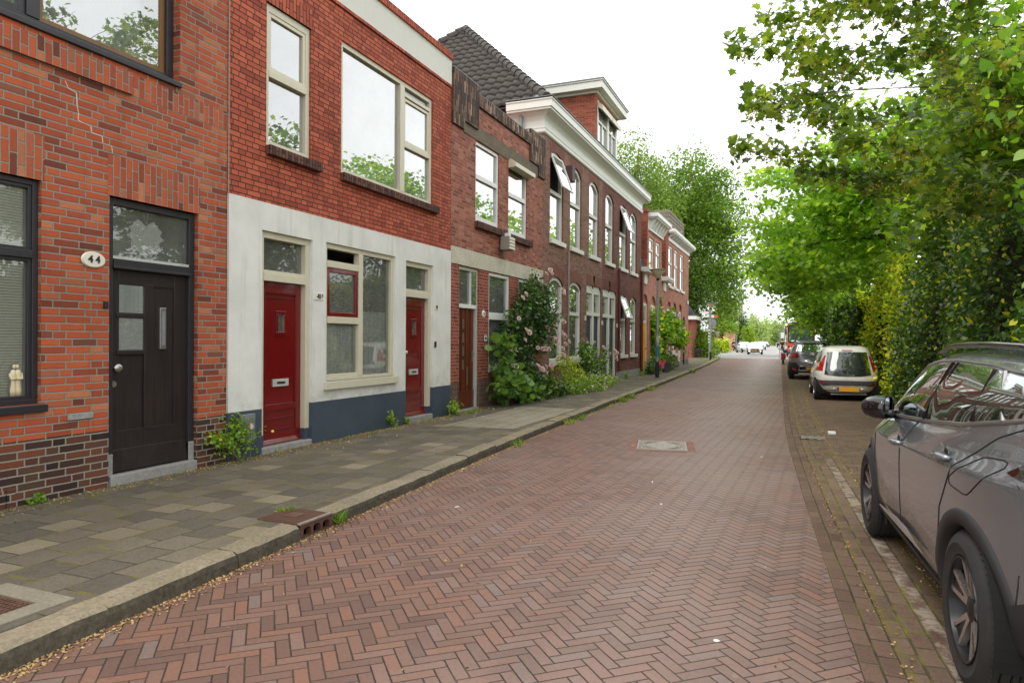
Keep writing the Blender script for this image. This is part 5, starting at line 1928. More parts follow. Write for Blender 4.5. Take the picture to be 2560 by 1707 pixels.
# --- the big sycamore whose sprays reach over the street ---------------------------------------------------
rng = np.random.default_rng(21)
sy = thing('sycamore_tree', 'large sycamore overhanging the street with drooping sprays of lobed leaves', 'tree', (5.6, 11.5, 0))
tips = [(-1.0, 11.6, 6.35), (-0.75, 12.2, 5.7), (-1.0, 12.4, 4.95), (-0.7, 11.0, 5.2), (-0.55, 12.0, 6.9), (-0.15, 11.4, 7.25), (0.35, 11.8, 7.9), (0.1, 12.6, 4.45), (-0.1, 11.3, 5.9), (0.7, 10.8, 8.3),
        (0.4, 11.0, 6.6), (0.3, 12.8, 5.4), (0.6, 11.4, 4.6), (0.9, 10.2, 7.2), (0.2, 13.0, 6.3), (1.0, 12.0, 4.1), (1.1, 11.5, 9.0), (1.3, 10.4, 5.6)]
while len(tips) < 76:
    q = np.array([rng.uniform(0.6, 4.8), rng.uniform(8.6, 14.5), rng.uniform(3.4, 9.8)])
    if q[0] < 0.4 + abs(q[2] - 6.0) * 0.32:
        continue
    tips.append(tuple(q))
mb = MB()
tp = Vector((5.0, 11.6, 8.6))
mb.tube([(5.6, 11.5, 0), (5.55, 11.5, 1.5), (5.4, 11.6, 3.2), (5.2, 11.6, 5.0), (5.05, 11.7, 7.0), tp], [0.30, 0.24, 0.21, 0.17, 0.12, 0.05], 14)
LP, KP, LD = [], [], []
for q in tips:
    q = Vector(q)
    z0 = min(8.2, max(2.4, q.z - 1.0 + rng.normal() * 0.5))
    a = Vector((5.6 - z0 * 0.075, 11.55, z0))
    limb(mb, a, q, 0.013, 0.004, rng, 0.02 + 0.08 * rng.random(), 8, 5)
    ax = (q - a).normalized()
    sd_ = ax.cross(Vector((0, 0, 1))).normalized()
    n = 215
    tt = rng.random(n) ** 0.8
    lat = rng.normal(size=n) * 0.36 * (0.35 + tt * 0.9) * (1.15 - tt * 0.6)
    dz = rng.normal(size=n) * 0.10 - 0.10 * np.abs(lat)
    for k in range(n):
        p = q - ax * (1.7 * (1 - tt[k])) + ax * 0.1 + sd_ * lat[k] + Vector((0, 0, dz[k]))
        LP.append(tuple(p))
        LD.append(tuple(ax * 0.8 + sd_ * np.sign(lat[k]) * 0.6 + Vector((0, 0, -0.5))))
    for k in range(26):
        p = q - ax * (1.2 * rng.random()) + sd_ * rng.normal() * 0.25 + Vector((0, 0, -0.12 - 0.1 * rng.random()))
        KP += [tuple(p + Vector(rng.normal(size=3) * 0.035)) for _ in range(5)]
    for s_ in (-1, 1):                          # side twigs
        for t_ in (0.35, 0.7):
            c = q - ax * 1.6 * (1 - t_)
            limb(mb, c, c + ax * 0.5 + sd_ * s_ * 0.5 + Vector((0, 0, -0.05)), 0.008, 0.003, rng, 0.0, 3, 5)
mb.build('trunk', M['bark'], sy, smooth=True)
leaf_cloud('crown', np.array(LP), 0.098, 'maple', L['syc'], sy, 0.55, None, 0.16, rng, np.array(LD))
leaf_cloud('seed_clusters', np.array(KP), 0.045, 'oval', L['keys'], sy, 0.1, None, 0.1, rng)

# --- the other trees of the right side --------------------------------------------------------------------
tree('lime_tree', 'bright green lime branch with big heart-shaped leaves hanging over the grey car', (4.3, 8.2, 0), (3.9, 8.2, 6.5), 0.16,
     [((2.62, 8.2, 3.9), (0.75, 0.9, 0.9), 34), ((2.45, 8.6, 4.9), (0.7, 0.9, 0.9), 26), ((2.5, 8.4, 3.0), (0.45, 0.8, 0.5), 18)], 24, (0.20, 0.20, 0.12), 0.072, 'heart', L['lime'], None, 31, 0.1, 10)
tree('maple_tree', 'fresh green maple arching over the parked white car', (4.4, 24.0, 0), (2.6, 24.5, 7.0), 0.2,
     [((1.0, 24.0, 5.3), (2.6, 3.2, 2.3), 76), ((2.6, 22.5, 6.6), (2.4, 3.0, 2.0), 54), ((0.3, 27.5, 4.3), (1.8, 2.4, 1.5), 36)], 120, (0.52, 0.52, 0.13), 0.125, 'maple', L['fresh'], 'street trees on the right', 41, 0.5, 26, shell=0.36, keep=lambda x, y, z: z > 2.7 and x > -0.09 * y + 0.55)
tree('maple_tree', 'second fresh green maple farther on above the grey crossover', (4.2, 36.0, 0), (2.4, 36.5, 7.5), 0.2,
     [((0.4, 36.5, 5.4), (2.6, 3.5, 2.4), 90), ((2.2, 34.0, 6.2), (2.6, 3.5, 2.4), 60)], 80, (0.6, 0.6, 0.17), 0.20, 'oval', L['fresh'], 'street trees on the right', 42, 0.6, 22, keep=lambda x, y, z: z > 3.0 and (z > 4.6 or x > -0.3))
tree('maple_tree', 'third and farthest maple leaning towards the crossing from the right', (4.0, 50.0, 0), (2.0, 50.0, 8.0), 0.22,
     [((0.2, 50.0, 5.8), (3.0, 4.0, 2.6), 90), ((3.0, 47.0, 7.0), (3.0, 4.0, 3.0), 60), ((1.75, 52.0, 3.4), (1.5, 3.0, 1.2), 44), ((1.3, 60.0, 3.9), (2.1, 2.0, 0.9), 60)], 52, (0.6, 0.6, 0.42), 0.27, 'oval', [L['fresh'], L['poplar']], 'street trees on the right', 43, 0.6, 18, mw=(2, 1), keep=lambda x, y, z: (z > 5.6 and x > -2.6) or (x > 0.35 and z > 2.3) or (x > -0.3 and z > 3.4))
tree('maple_tree', 'dark green maple standing behind the hedge beside the sycamore', (5.6, 18.0, 0), (5.0, 18.0, 8.0), 0.24,
     [((4.4, 18.0, 6.0), (2.6, 3.2, 3.0), 120), ((3.4, 15.5, 4.6), (1.5, 2.4, 1.6), 60)], 80, (0.42, 0.42, 0.3), 0.14, 'maple', [L['syc'], L['fresh']], None, 44, 0.5, 24, mw=(2, 1))


# --- the ivy hedge and the yellow-green bushes in it ---------------------------------------------------------
def hedge(name, label, y0, y1, x0, x1, h, n, size, mats, seed, mw=None, shape='oval', lump=0.35, cat='hedge', z0=0.05):
    rng = np.random.default_rng(seed)
    t = thing(name, label, cat, (x0 + 0.5, (y0 + y1) / 2, 0))
    ph = rng.random(6) * 6

    def bump(y, z):
        return lump * (0.5 * np.sin(y * 1.3 + ph[0] + z) + 0.35 * np.sin(z * 2.1 + ph[1] + y * 0.7) + 0.3 * np.sin(y * 3.1 + z * 2.3 + ph[2]))

    def hh(y):
        return h * (1 + 0.10 * np.sin(y * 0.9 + ph[3]) + 0.06 * np.sin(y * 2.7 + ph[4]))
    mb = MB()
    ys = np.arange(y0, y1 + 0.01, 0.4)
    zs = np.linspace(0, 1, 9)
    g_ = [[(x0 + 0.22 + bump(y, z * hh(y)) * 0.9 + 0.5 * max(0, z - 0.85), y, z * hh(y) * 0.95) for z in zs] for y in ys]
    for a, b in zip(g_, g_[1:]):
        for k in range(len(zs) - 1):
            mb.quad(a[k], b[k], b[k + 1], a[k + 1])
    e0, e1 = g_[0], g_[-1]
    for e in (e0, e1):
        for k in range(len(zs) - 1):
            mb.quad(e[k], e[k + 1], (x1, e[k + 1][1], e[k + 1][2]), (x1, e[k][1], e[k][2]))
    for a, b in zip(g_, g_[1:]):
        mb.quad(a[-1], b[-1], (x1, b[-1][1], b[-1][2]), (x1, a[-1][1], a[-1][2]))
    mb.build('blocking_core', M['core'], t, smooth=True)  # dark core added behind the leaves to block light and view
    nf, ntp, ne = int(n * 0.68), int(n * 0.17), int(n * 0.15)
    y = rng.uniform(y0, y1, nf)
    # more leaves where the hedge is near
    z = rng.random(nf) ** 0.9 * hh(y)
    x = x0 + bump(y, z) + rng.normal(size=nf) * 0.10 + rng.random(nf) ** 2 * 0.2
    P1 = np.stack([x, y, z + z0], 1)
    y = rng.uniform(y0, y1, ntp)
    P2 = np.stack([rng.uniform(x0, x1, ntp), y, hh(y) + rng.normal(size=ntp) * 0.18], 1)
    z = rng.random(ne) * h
    P3 = np.stack([rng.uniform(x0, x1, ne), y0 + bump(z, z) * 0.4 + rng.normal(size=ne) * 0.10, z + z0], 1)
    leaf_cloud('foliage', np.concatenate([P1, P2, P3]), size, shape, mats, t, 0.25, mw, rng=rng)
    return t


hedge('ivy_hedge', 'tall dark ivy hedge beside the grey SUV and the white hatchback', 7.5, 19.5, 2.45, 3.6, 3.3, 30000, 0.075, [L['ivy'], L['yel']], 51, (14, 1))
hedge('yellow_hedge', 'yellow-green bush in the hedge behind the white hatchback', 19.5, 27.5, 2.42, 3.6, 3.5, 13000, 0.10, [L['yel'], L['fresh']], 52, (3, 2), lump=0.45)
hedge('ivy_hedge', 'dark green hedge stretch beyond the yellow-green bush', 27.5, 60, 2.0, 3.5, 3.4, 15000, 0.15, [L['dark'], L['fresh']], 53, (3, 1))

# --- trees beyond the houses on the left ----------------------------------------------------------------------
tree('birch_tree', 'tall airy birch with small pale leaves rising behind the white cornice', (-13.6, 62, 0), (-13.4, 62, 19), 0.25,
     [((-14.0, 62, 14.5), (3.6, 3.6, 6.2), 150), ((-11.6, 62, 11.5), (2.6, 3.0, 5.0), 60)], 95, (0.55, 0.55, 0.5), 0.20, 'quad', L['birch'], 'tall trees beyond the houses', 61, 0.3, 30, 'bark2')
tree('poplar_tree', 'broad tall poplar with dense fresh green crown beyond the corner house', (-9.6, 70, 0), (-9.6, 70, 19), 0.4,
     [((-10.8, 70, 14.5), (4.6, 4.0, 6.4), 230), ((-7.4, 70, 12.0), (3.4, 3.6, 6.6), 150), ((-6.6, 70, 6.4), (2.7, 3.0, 4.2), 70)], 90, (0.62, 0.62, 0.55), 0.25, 'quad', [L['poplar'], L['birch']], 'tall trees beyond the houses', 62, 0.3, 36, 'bark2', mw=(3, 1), keep=lambda x, y, z: x < -3.9 - 0.05 * abs(z - 10) - max(0, 8 - z) * 0.5)
tree('poplar_tree', 'darker leafy tree filling the gap between corner house and lamp', (-11.0, 66, 0), (-11.0, 66, 9), 0.22,
     [((-11.3, 66, 6.4), (3.0, 2.4, 3.6), 120), ((-9.2, 66, 5.6), (1.6, 2.0, 3.4), 60)], 85, (0.5, 0.5, 0.45), 0.22, 'quad', [L['dark'], L['poplar']], 'tall trees beyond the houses', 63, 0.3, 16, mw=(3, 2))
tree('conifer_tree', 'grey-green conifer-like tree near the tower block', (-10.6, 118, 0), (-10.6, 118, 9), 0.3,
     [((-10.8, 118, 5), (2.0, 2.0, 4.2), 90)], 70, (0.5, 0.5, 0.6), 0.3, 'quad', [L['dark'], L['far']], 'trees by the crossing', 64, 0.2, 8, mw=(1, 2))
tree('round_tree', 'dark round tree above the pink wall by the crossing', (-9.3, 128, 0), (-9.3, 128, 6), 0.25,
     [((-9.3, 128, 3.6), (1.3, 1.6, 3.0), 60)], 60, (0.5, 0.5, 0.5), 0.3, 'quad', L['dark'], 'trees by the crossing', 65, 0.3, 8)
for i, (px, py, Y, rx, rz, lb) in enumerate(((1893, 845, 230, 5, 5.5, 'hazy green tree at the end of the road beside the office block'), (1908, 843, 260, 6, 5.5, 'hazy green tree in the middle of the row ending the view'),
                                             (1925, 848, 280, 6, 4.5, 'low hazy tree at the far end of the road'), (1944, 846, 240, 3.4, 4.2, 'small pointed tree right of the far road'))):
    c = at(px, py, Y)
    tree('far_tree', lb, (c.x, Y, 0), (c.x, Y, c.z + rz), 0.3, [((c.x, Y, c.z + rz * 0.3), (rx, rx, rz), 70)], 34, (0.8, 0.8, 0.8), 0.7, 'quad', L['far'], 'far trees along the road', 70 + i, 0.3, 4)
# bushes at the corner
def bush(name, label, ells, per, sp, size, shape, mats, seed, group=None, cat='bush', stems=8, up=0.4, mw=None, base=None):
    rng = np.random.default_rng(seed)
    c0 = np.array(ells[0][0], dtype=float)
    b = Vector((c0[0], c0[1], PZF)) if base is None else Vector(base)
    t = thing(name, label, cat, b, group)
    cl = clusters(ells, rng, 0.6)
    mb = MB()
    for q in cl[rng.choice(len(cl), size=min(stems, len(cl)), replace=False)]:
        limb(mb, b + Vector((rng.normal() * 0.06, rng.normal() * 0.06, -0.03)), q, max(0.006, size * 0.09), max(0.002, size * 0.03), rng, 0.08, 5, 5)
    mb.build('stems', M['twig'], t)
    leaf_cloud('foliage', scatter(cl, per, sp, rng), size, shape, mats, t, up, mw, rng=rng)
    return t


bush('bush', 'lush green bush beyond the second street lamp', [((-8.7, 66.0, 1.3), (1.7, 1.6, 1.5), 70), ((-9.9, 67, 2.2), (1.6, 1.4, 1.6), 50), ((-7.4, 65.0, 0.7), (0.9, 1.0, 0.8), 30)], 70, (0.25, 0.25, 0.22), 0.17, 'quad', [L['weed'], L['poplar']], 81, None, mw=(1, 1))
c = at(1797, 860, 92)
bush('hedge', 'clipped yellow-green hedge block in front of the pink wall', [((c.x, 92, 0.9), (1.1, 0.8, 1.0), 60), ((c.x + 0.8, 92, 0.8), (0.8, 0.8, 0.9), 40)], 60, (0.2, 0.2, 0.2), 0.16, 'quad', [L['yel'], L['weed']], 82, None, 'hedge', mw=(1, 1))
c = at(1815, 825, 110)
bush('creeper', 'light green creeper spilling over the top of the pink wall', [((c.x, 108.5, 3.4), (1.9, 0.7, 1.1), 70), ((c.x + 3.4, 108.5, 2.2), (0.9, 0.7, 1.6), 40)], 50, (0.3, 0.3, 0.25), 0.24, 'quad', L['weed'], 83, None, 'creeper')
# ------------------------------------------------------------------ vehicles
def paint_mat(name, col, metal=0.55, rough=0.30, wet=False, coat=0.8):
    t = TR(name)
    x, y, z, P = t.obj()
    n = t.noise(2.0, 3, 0.5, P)
    c = t.mix(n * 0.25, col, tuple(q * 0.7 for q in col[:3]) + (1,))
    d = t.noise(5.0, 4, 0.7, P)
    low = (1.0 - t.step(z, 0.25, 0.8)) * t.step(d, 0.35, 0.7)          # road dirt on the lower panels
    c = t.mix(low * 0.35, c, C(120, 108, 92))
    nm = None
    if wet:
        vo = t.node('ShaderNodeTexVoronoi')
        vo.inputs['Scale'].default_value = 95.0
        t.nt.links.new(P, vo.inputs['Vector'])
        drop = (1.0 - t.step(SX(t, vo.outputs['Distance']), 0.10, 0.36)) * t.step(t.noise(7.0, 3, 0.6, P), 0.44, 0.56) * t.step(z, 0.93, 1.05)
        nm = t.bump(drop, 0.55, 0.004)
    sh = t.bsdf(c, low * 0.3 + rough, metal, 0.5, nm, coat)
    return t.done(sh)


M['p_grey'] = paint_mat('metallic_grey_car_paint', C(128, 134, 140), 0.6, 0.22, True, 1.0)
M['p_white'] = paint_mat('cream_white_car_paint', C(228, 227, 218), 0.0, 0.3)
M['p_dgrey'] = paint_mat('dark_grey_car_paint', C(134, 137, 142), 0.4, 0.32)
M['p_black'] = paint_mat('black_car_paint', C(26, 26, 28), 0.1, 0.25)
M['p_silver'] = paint_mat('silver_white_car_paint', C(206, 210, 212), 0.1, 0.3)
M['p_red'] = paint_mat('coral_red_coach_paint', C(204, 74, 60), 0.0, 0.35)
M['plastic'] = plain('black_grained_plastic', C(42, 42, 43), 0.62, var=0.18, scale=14, bump=0.12, obj=True)
M['gplastic'] = plain('grey_bumper_plastic', C(74, 76, 78), 0.55, var=0.12, obj=True)
M['pblack'] = plain('piano_black_trim', C(16, 16, 17), 0.08, coat=0.6, obj=True)
M['satin'] = plain('satin_chrome', C(176, 174, 172), 0.3, 0.85, var=0.08, obj=True)
M['chrome'] = plain('chrome', C(210, 210, 208), 0.12, 1.0, var=0.05, obj=True)
M['tyre'] = plain('dusty_tyre_rubber', C(44, 43, 42), 0.85, var=0.3, scale=16, bump=0.3, obj=True)
M['alloy'] = plain('diamond_cut_alloy', C(196, 188, 182), 0.26, 0.85, var=0.1, obj=True)
M['alloyd'] = plain('dark_alloy', C(44, 44, 47), 0.35, 0.4, var=0.15, obj=True)
M['well'] = plain('wheel_well', C(20, 19, 18), 0.95, var=0.3, obj=True)
M['redlamp'] = plain('red_tail_lamp', C(168, 18, 20), 0.12, var=0.2, scale=30, coat=0.8, obj=True)
M['amber'] = plain('amber_tail_lamp', C(226, 128, 84), 0.12, coat=0.8, obj=True)
M['darklamp'] = plain('smoked_tail_lamp', C(24, 13, 13), 0.05, coat=1.0, obj=True)
M['lamplit'] = plain('lit_headlamp', C(255, 226, 180), 0.2, emit=(1.0, 0.82, 0.58, 1), estr=2.6)
M['lampclear'] = plain('clear_headlamp', C(190, 194, 196), 0.1, 0.3, coat=0.8)
M['plate'] = plain('yellow_number_plate', C(232, 168, 30), 0.4, var=0.04, obj=True)
M['plateb'] = plain('blue_plate_band', C(36, 70, 150), 0.4, obj=True)
M['seam'] = plain('panel_gap', C(14, 14, 14), 0.9, obj=True)


def cglass(name, base=0.10, body=C(22, 28, 28), wav=0.03):
    t = TR(name)
    nm = t.bump(t.noise(1.6, 2, 0.5, t.obj()[3]), wav, 0.05)
    d = t.bsdf(body, 0.4, 0, 0.2)
    gl = t.node('ShaderNodeBsdfGlossy')
    gl.inputs['Roughness'].default_value = 0.015
    gl.inputs['Color'].default_value = (0.9, 0.94, 0.93, 1)
    t.nt.links.new(nm, gl.inputs['Normal'])
    fr = t.node('ShaderNodeFresnel')
    fr.inputs[0].default_value = 1.52
    m = t.node('ShaderNodeMixShader')
    t.put(m.inputs[0], (SX(t, fr.outputs[0]) * 1.3 + base).min(1.0))
    t.nt.links.new(d, m.inputs[1])
    t.nt.links.new(gl.outputs[0], m.inputs[2])
    return t.done(m.outputs[0])


M['cglass'] = cglass('tinted_car_glass', 0.26, wav=0.004)
M['cglass2'] = cglass('car_rear_glass', 0.02, C(26, 34, 32))
M['cglassl'] = cglass('pale_windscreen', 0.42, C(60, 76, 76))

M['sillstrip'] = plain('silver_sill_strip', C(190, 190, 190), 0.35, 0.2, obj=True)
M['mirrorglass'] = cglass('dark_mirror_glass', 0.0, C(40, 52, 52))
KX = [-2.2, -0.6, 0.9, 2.2]


class Car:
    """body made of closed loops round the car, one above the other; x forward, y left, z up"""
    def __init__(s, levels, arches, M_=120, NL=56, sm=0.35):
        A = np.array([list(l[0]) + list(l[1:]) for l in levels], dtype=float)   # z at four stations, w, xr, xf, nr, nf
        n = len(A)
        u = np.linspace(0, n - 1, NL)
        B = np.zeros((NL, A.shape[1]))
        for k, q in enumerate(u):
            i = min(int(q), n - 2)
            t = q - i
            p0, p1, p2, p3 = A[max(i - 1, 0)], A[i], A[i + 1], A[min(i + 2, n - 1)]
            B[k] = p1 + (p2 - p1) * (t * t * (3 - 2 * t) * sm + t * (1 - sm))
        s.B, s.arches = B, arches
        s.M, s.sm = M_, sm

    def zl(s, b, x):
        return np.interp(x, KX, b[:4])

    def yl(s, b, x):
        w, xr, xf, nr, nf = b[4:9]
        xc, a = (xr + xf) / 2, (xf - xr) / 2
        q = (x - xc) / a
        nn = np.where(q < 0, nr, nf)
        q = np.minimum(np.abs(q), 1)
        return w * (1 - q ** nn) ** (1 / nn)

    def side(s, x, z):
        zs = np.array([s.zl(b, x) for b in s.B])
        ys = np.array([float(s.yl(b, x)) for b in s.B])
        return float(np.interp(z, zs, ys))

    def end(s, y, z, rear=True):
        xs, zs = [], []
        for b in s.B:
            w, xr, xf, nr, nf = b[4:9]
            xc, a = (xr + xf) / 2, (xf - xr) / 2
            q = min(abs(y) / w, 0.999)
            nn = nr if rear else nf
            d = a * (1 - q ** nn) ** (1 / nn)
            x = xc - d if rear else xc + d
            xs.append(x)
            zs.append(float(s.zl(b, x)))
        return float(np.interp(z, zs, xs))

    def body(s, name, mat, parent, mbot):
        NL = len(s.B)
        Mh = s.M // 2
        V = []
        for b in s.B:
            w, xr, xf, nr, nf = b[4:9]
            xc, a = (xr + xf) / 2, (xf - xr) / 2
            t = np.linspace(PI, 0, 800)
            c = np.cos(t)
            nn = np.where(c < 0, nr, nf)
            X = xc + a * np.sign(c) * np.abs(c) ** (2 / nn)
            Y = w * np.abs(np.sin(t)) ** (2 / nn)
            d = np.concatenate([[0], np.cumsum(np.hypot(np.diff(X), np.diff(Y)))])
            q = np.linspace(0, d[-1], Mh + 1)
            x, y = np.interp(q, d, X), np.interp(q, d, Y)
            z = s.zl(b, x)
            ring = np.stack([x, y, z], 1)
            ring2 = ring[1:-1][::-1] * np.array([1, -1, 1])
            V.append(np.concatenate([ring, ring2]))
        V = np.array(V)
        N = V.shape[1]
        for (xa, za, R) in s.arches:
            for j in range(NL):
                for i in range(N):
                    dx, dz = V[j, i, 0] - xa, V[j, i, 2] - za
                    r = math.hypot(dx, dz)
                    if abs(r - R) < 0.035 and abs(V[j, i, 1]) > 0.3:
                        nx_, nz_ = xa + dx / r * R, za + dz / r * R
                        sg = 1 if V[j, i, 1] > 0 else -1
                        V[j, i] = (nx_, sg * s.side(nx_, nz_), nz_)
        F, mi = [], []
        cen = []
        for j in range(NL - 1):
            for i in range(N):
                i2 = (i + 1) % N
                c = (V[j, i] + V[j, i2] + V[j + 1, i] + V[j + 1, i2]) / 4
                if abs(c[1]) > 0.3 and any(math.hypot(c[0] - xa, c[2] - za) < R - 0.004 for xa, za, R in s.arches):
                    continue
                F.append((j * N + i, j * N + i2, (j + 1) * N + i2, (j + 1) * N + i))
        me = bpy.data.meshes.new(name)
        b0 = (NL - 1) * N
        fs = F + [tuple(range(b0, b0 + N)), tuple(range(N - 1, -1, -1))]
        me.from_pydata([tuple(v) for v in V.reshape(-1, 3)], [], fs)
        me.materials.append(mat)
        me.polygons.foreach_set('use_smooth', np.ones(len(me.polygons), dtype=bool))
        me.update()
        o = link(name, me, parent)
        for (xa, za, R) in s.arches:                 # dark liners behind the wheels
            for sg in (1, -1):
                mb = MB()
                yo = s.side(xa, za + R) - 0.01
                mb.lathe((xa, 0, za), [(R + 0.006, sg * yo), (R + 0.006, sg * (yo - 0.34)), (0.01, sg * (yo - 0.34))], 26, 0, 'y', -0.35, PI + 0.35)
                mb.build('wheel_well', M['well'], parent)
        if s.sm == 0:
            e = o.modifiers.new('creases', 'EDGE_SPLIT')
            e.split_angle = math.radians(17)
        return o

    def patch(s, name, bot, top, off, mat, parent, where='side', sg=1, K=8, N=None, flat=None):
        """a panel that follows the body; bot and top are polylines (x, z) on the side or (y, z) on an end"""
        bot, top = np.array(bot, float), np.array(top, float)
        N = N or max(8, 6 * (len(bot) - 1))
        ub, ut = np.linspace(0, 1, len(bot)), np.linspace(0, 1, len(top))
        V = []
        for i in range(N + 1):
            u = i / N
            b = np.array([np.interp(u, ub, bot[:, 0]), np.interp(u, ub, bot[:, 1])])
            t = np.array([np.interp(u, ut, top[:, 0]), np.interp(u, ut, top[:, 1])])
            for k in range(K + 1):
                p = b + (t - b) * k / K
                if flat is not None:
                    yb, yt = s.side(b[0], b[1]), s.side(t[0], t[1])
                    V.append((p[0], sg * (yb + (yt - yb) * k / K + flat * math.sin(PI * k / K) + off), p[1]))
                elif where == 'side':
                    V.append((p[0], sg * (s.side(p[0], p[1]) + off), p[1]))
                elif where == 'rear':
                    V.append((s.end(p[0], p[1], True) - off, p[0], p[1]))
                else:
                    V.append((s.end(p[0], p[1], False) + off, p[0], p[1]))
        F = [(i * (K + 1) + k, (i + 1) * (K + 1) + k, (i + 1) * (K + 1) + k + 1, i * (K + 1) + k + 1) for i in range(N) for k in range(K)]
        return np_mesh(name, np.array(V), np.array(F), mat, parent, smooth=True)

    def line(s, mb, pts, r=0.005, off=0.0, sg=1, n=6, sub=6):
        P = []
        for (a, za), (b, zb) in zip(pts, pts[1:]):
            for k in range(sub):
                x, z = a + (b - a) * k / sub, za + (zb - za) * k / sub
                P.append((x, sg * (s.side(x, z) + off), z))
        x, z = pts[-1]
        P.append((x, sg * (s.side(x, z) + off), z))
        mb.tube(P, r, n)


def wheel(parent, x, y, R, rim, sg, style='alloy', wd=0.2, nsp=5, detail=True):
    """y: outer face; sg: +1 on the left side"""
    mb = MB()
    h = lambda q: sg * (y - q)
    prof = [(rim, h(0.012)), (rim + 0.012, h(0.0)), (rim + 0.03, h(0.0)), ((rim + R) / 2, h(-0.012)), (R - 0.022, h(0.0)), (R - 0.006, h(0.014))]
    g = [0.03, 0.05, 0.054, 0.088, 0.092, 0.116, 0.12, 0.154]
    for i, q in enumerate(g):
        prof.append((R if i % 4 in (0, 1) else R - 0.0 if i % 2 else R, h(q * wd / 0.2)))
        if detail and i in (1, 3, 5):
            prof += [(R - 0.008, h((q + 0.001) * wd / 0.2)), (R - 0.008, h((q + 0.008) * wd / 0.2)), (R, h((q + 0.009) * wd / 0.2))]
    prof += [(R - 0.006, h(wd - 0.014)), (R - 0.03, h(wd)), (rim, h(wd))]
    mb.lathe((x, 0, R), prof, 44 if detail else 20, 0, 'y')
    w = mb.build('wheel', M['tyre'], parent, smooth='auto')
    if detail:                                    # shoulder blocks of the tread
        mb = MB()
        for k in range(64):
            a = 2 * PI * k / 64
            c, s_ = math.cos(a), math.sin(a)
            tx, tz = -s_, c
            p = []
            for (rr, q, t) in ((R - 0.024, 0.002, 0.010), (R + 0.0015, 0.028, 0.010), (R + 0.0015, 0.028, -0.010), (R - 0.024, 0.002, -0.010)):
                p.append((x + c * rr + tx * t, h(q), R + s_ * rr + tz * t))
            mb.prism(p, (c * 0.004, 0, s_ * 0.004))
        mb.build('tread_blocks', M['tyre'], w)
    mb = MB()
    mb.lathe((x, 0, R), [(rim + 0.004, h(0.004)), (rim + 0.002, h(-0.004)), (rim - 0.008, h(0.0)), (rim - 0.014, h(0.03)), (rim - 0.03, h(0.10))], 40 if detail else 16, 1 if style == 'alloy' else 0, 'y')
    if style == 'alloy':
        for k in range(nsp):
            a = 2 * PI * k / nsp + 0.35
            for (da, m_) in ((-0.20, 0), (0.20, 0)):
                p = []
                for (rr, t, q) in ((0.045, 0.016, 0.035), (rim - 0.012, 0.0085, 0.010), (rim - 0.012, -0.0085, 0.010), (0.045, -0.016, 0.035)):
                    aa = a + da * (0.3 + 0.9 * rr / rim)
                    c, s_ = math.cos(aa), math.sin(aa)
                    p.append((x + c * rr - s_ * t, h(q), R + s_ * rr + c * t))
                mb.prism(p, (0, -sg * 0.03, 0), 0)
            c, s_ = math.cos(a), math.sin(a)         # dark web between a pair of spokes, outer blade
            p = [(x + math.cos(a + d) * rr, h(q), R + math.sin(a + d) * rr) for (rr, d, q) in ((rim * 0.45, -0.10, 0.026), (rim - 0.018, -0.13, 0.018), (rim - 0.018, 0.13, 0.018), (rim * 0.45, 0.10, 0.026))]
            mb.prism(p, (0, -sg * 0.02, 0), 1)
        mb.lathe((x, 0, R), [(0.0, h(0.022)), (0.03, h(0.024)), (0.04, h(0.03)), (0.062, h(0.034)), (0.065, h(0.06))], 20, 1, 'y')
        mb.lathe((x, 0, R), [(0.0, h(0.075)), (rim - 0.03, h(0.075))], 28, 2, 'y')
    else:                                         # plain wheel trim
        mb.lathe((x, 0, R), [(0.0, h(0.012)), (0.06, h(0.014)), (rim * 0.6, h(0.024)), (rim - 0.02, h(0.012))], 28 if detail else 14, 0, 'y')
        for k in range(7):
            a = 2 * PI * k / 7
            c, s_ = math.cos(a), math.sin(a)
            p = [(x + math.cos(a + d) * rr, h(0.014), R + math.sin(a + d) * rr) for rr, d in ((rim * 0.62, -0.12), (rim * 0.86, -0.12), (rim * 0.86, 0.12), (rim * 0.62, 0.12))]
            mb.prism(p, (0, sg * 0.003, 0), 2)
    mb.build('rim', [M['alloy'], M['alloyd'], M['well']], w, smooth='auto')
    return w


def ring_patch(car, name, xa, za, r0, r1, a0, a1, off, mat, parent, sg, n=40):
    V, F = [], []
    for i in range(n + 1):
        a = a0 + (a1 - a0) * i / n
        for (rr, o) in ((r0, -0.06), (r0, off * 0.7), ((r0 + r1) / 2, off), (r1 - 0.008, off), (r1, 0.0)):
            x, z = xa + math.cos(a) * rr, za + math.sin(a) * rr
            zz = max(z, car.B[0][0] + 0.005)
            V.append((x, sg * (car.side(x, zz) + o), z))
    for i in range(n):
        for k in range(4):
            F.append((i * 5 + k, (i + 1) * 5 + k, (i + 1) * 5 + k + 1, i * 5 + k + 1))
    return np_mesh(name, np.array(V), np.array(F), mat, parent, smooth=True)


def number_plate(parent, x, z, w=0.52, h=0.11, rear=True, band=True, tilt=0.0):
    s = -1 if rear else 1
    mb = MB()
    mb.box(min(x, x + s * 0.012), max(x, x + s * 0.012), -w / 2, w / 2, z - h / 2, z + h / 2)
    p = mb.build('number_plate', M['plate'], parent, bevel=0.003)
    if band:
        mb = MB()
        y0 = w / 2 if rear else -w / 2 + 0.045
        mb.box(min(x + s * 0.012, x + s * 0.0135), max(x + s * 0.012, x + s * 0.0135), y0 - 0.045, y0, z - h / 2 + 0.004, z + h / 2 - 0.004)
        mb.build('plate_band', M['plateb'], p)
    return p


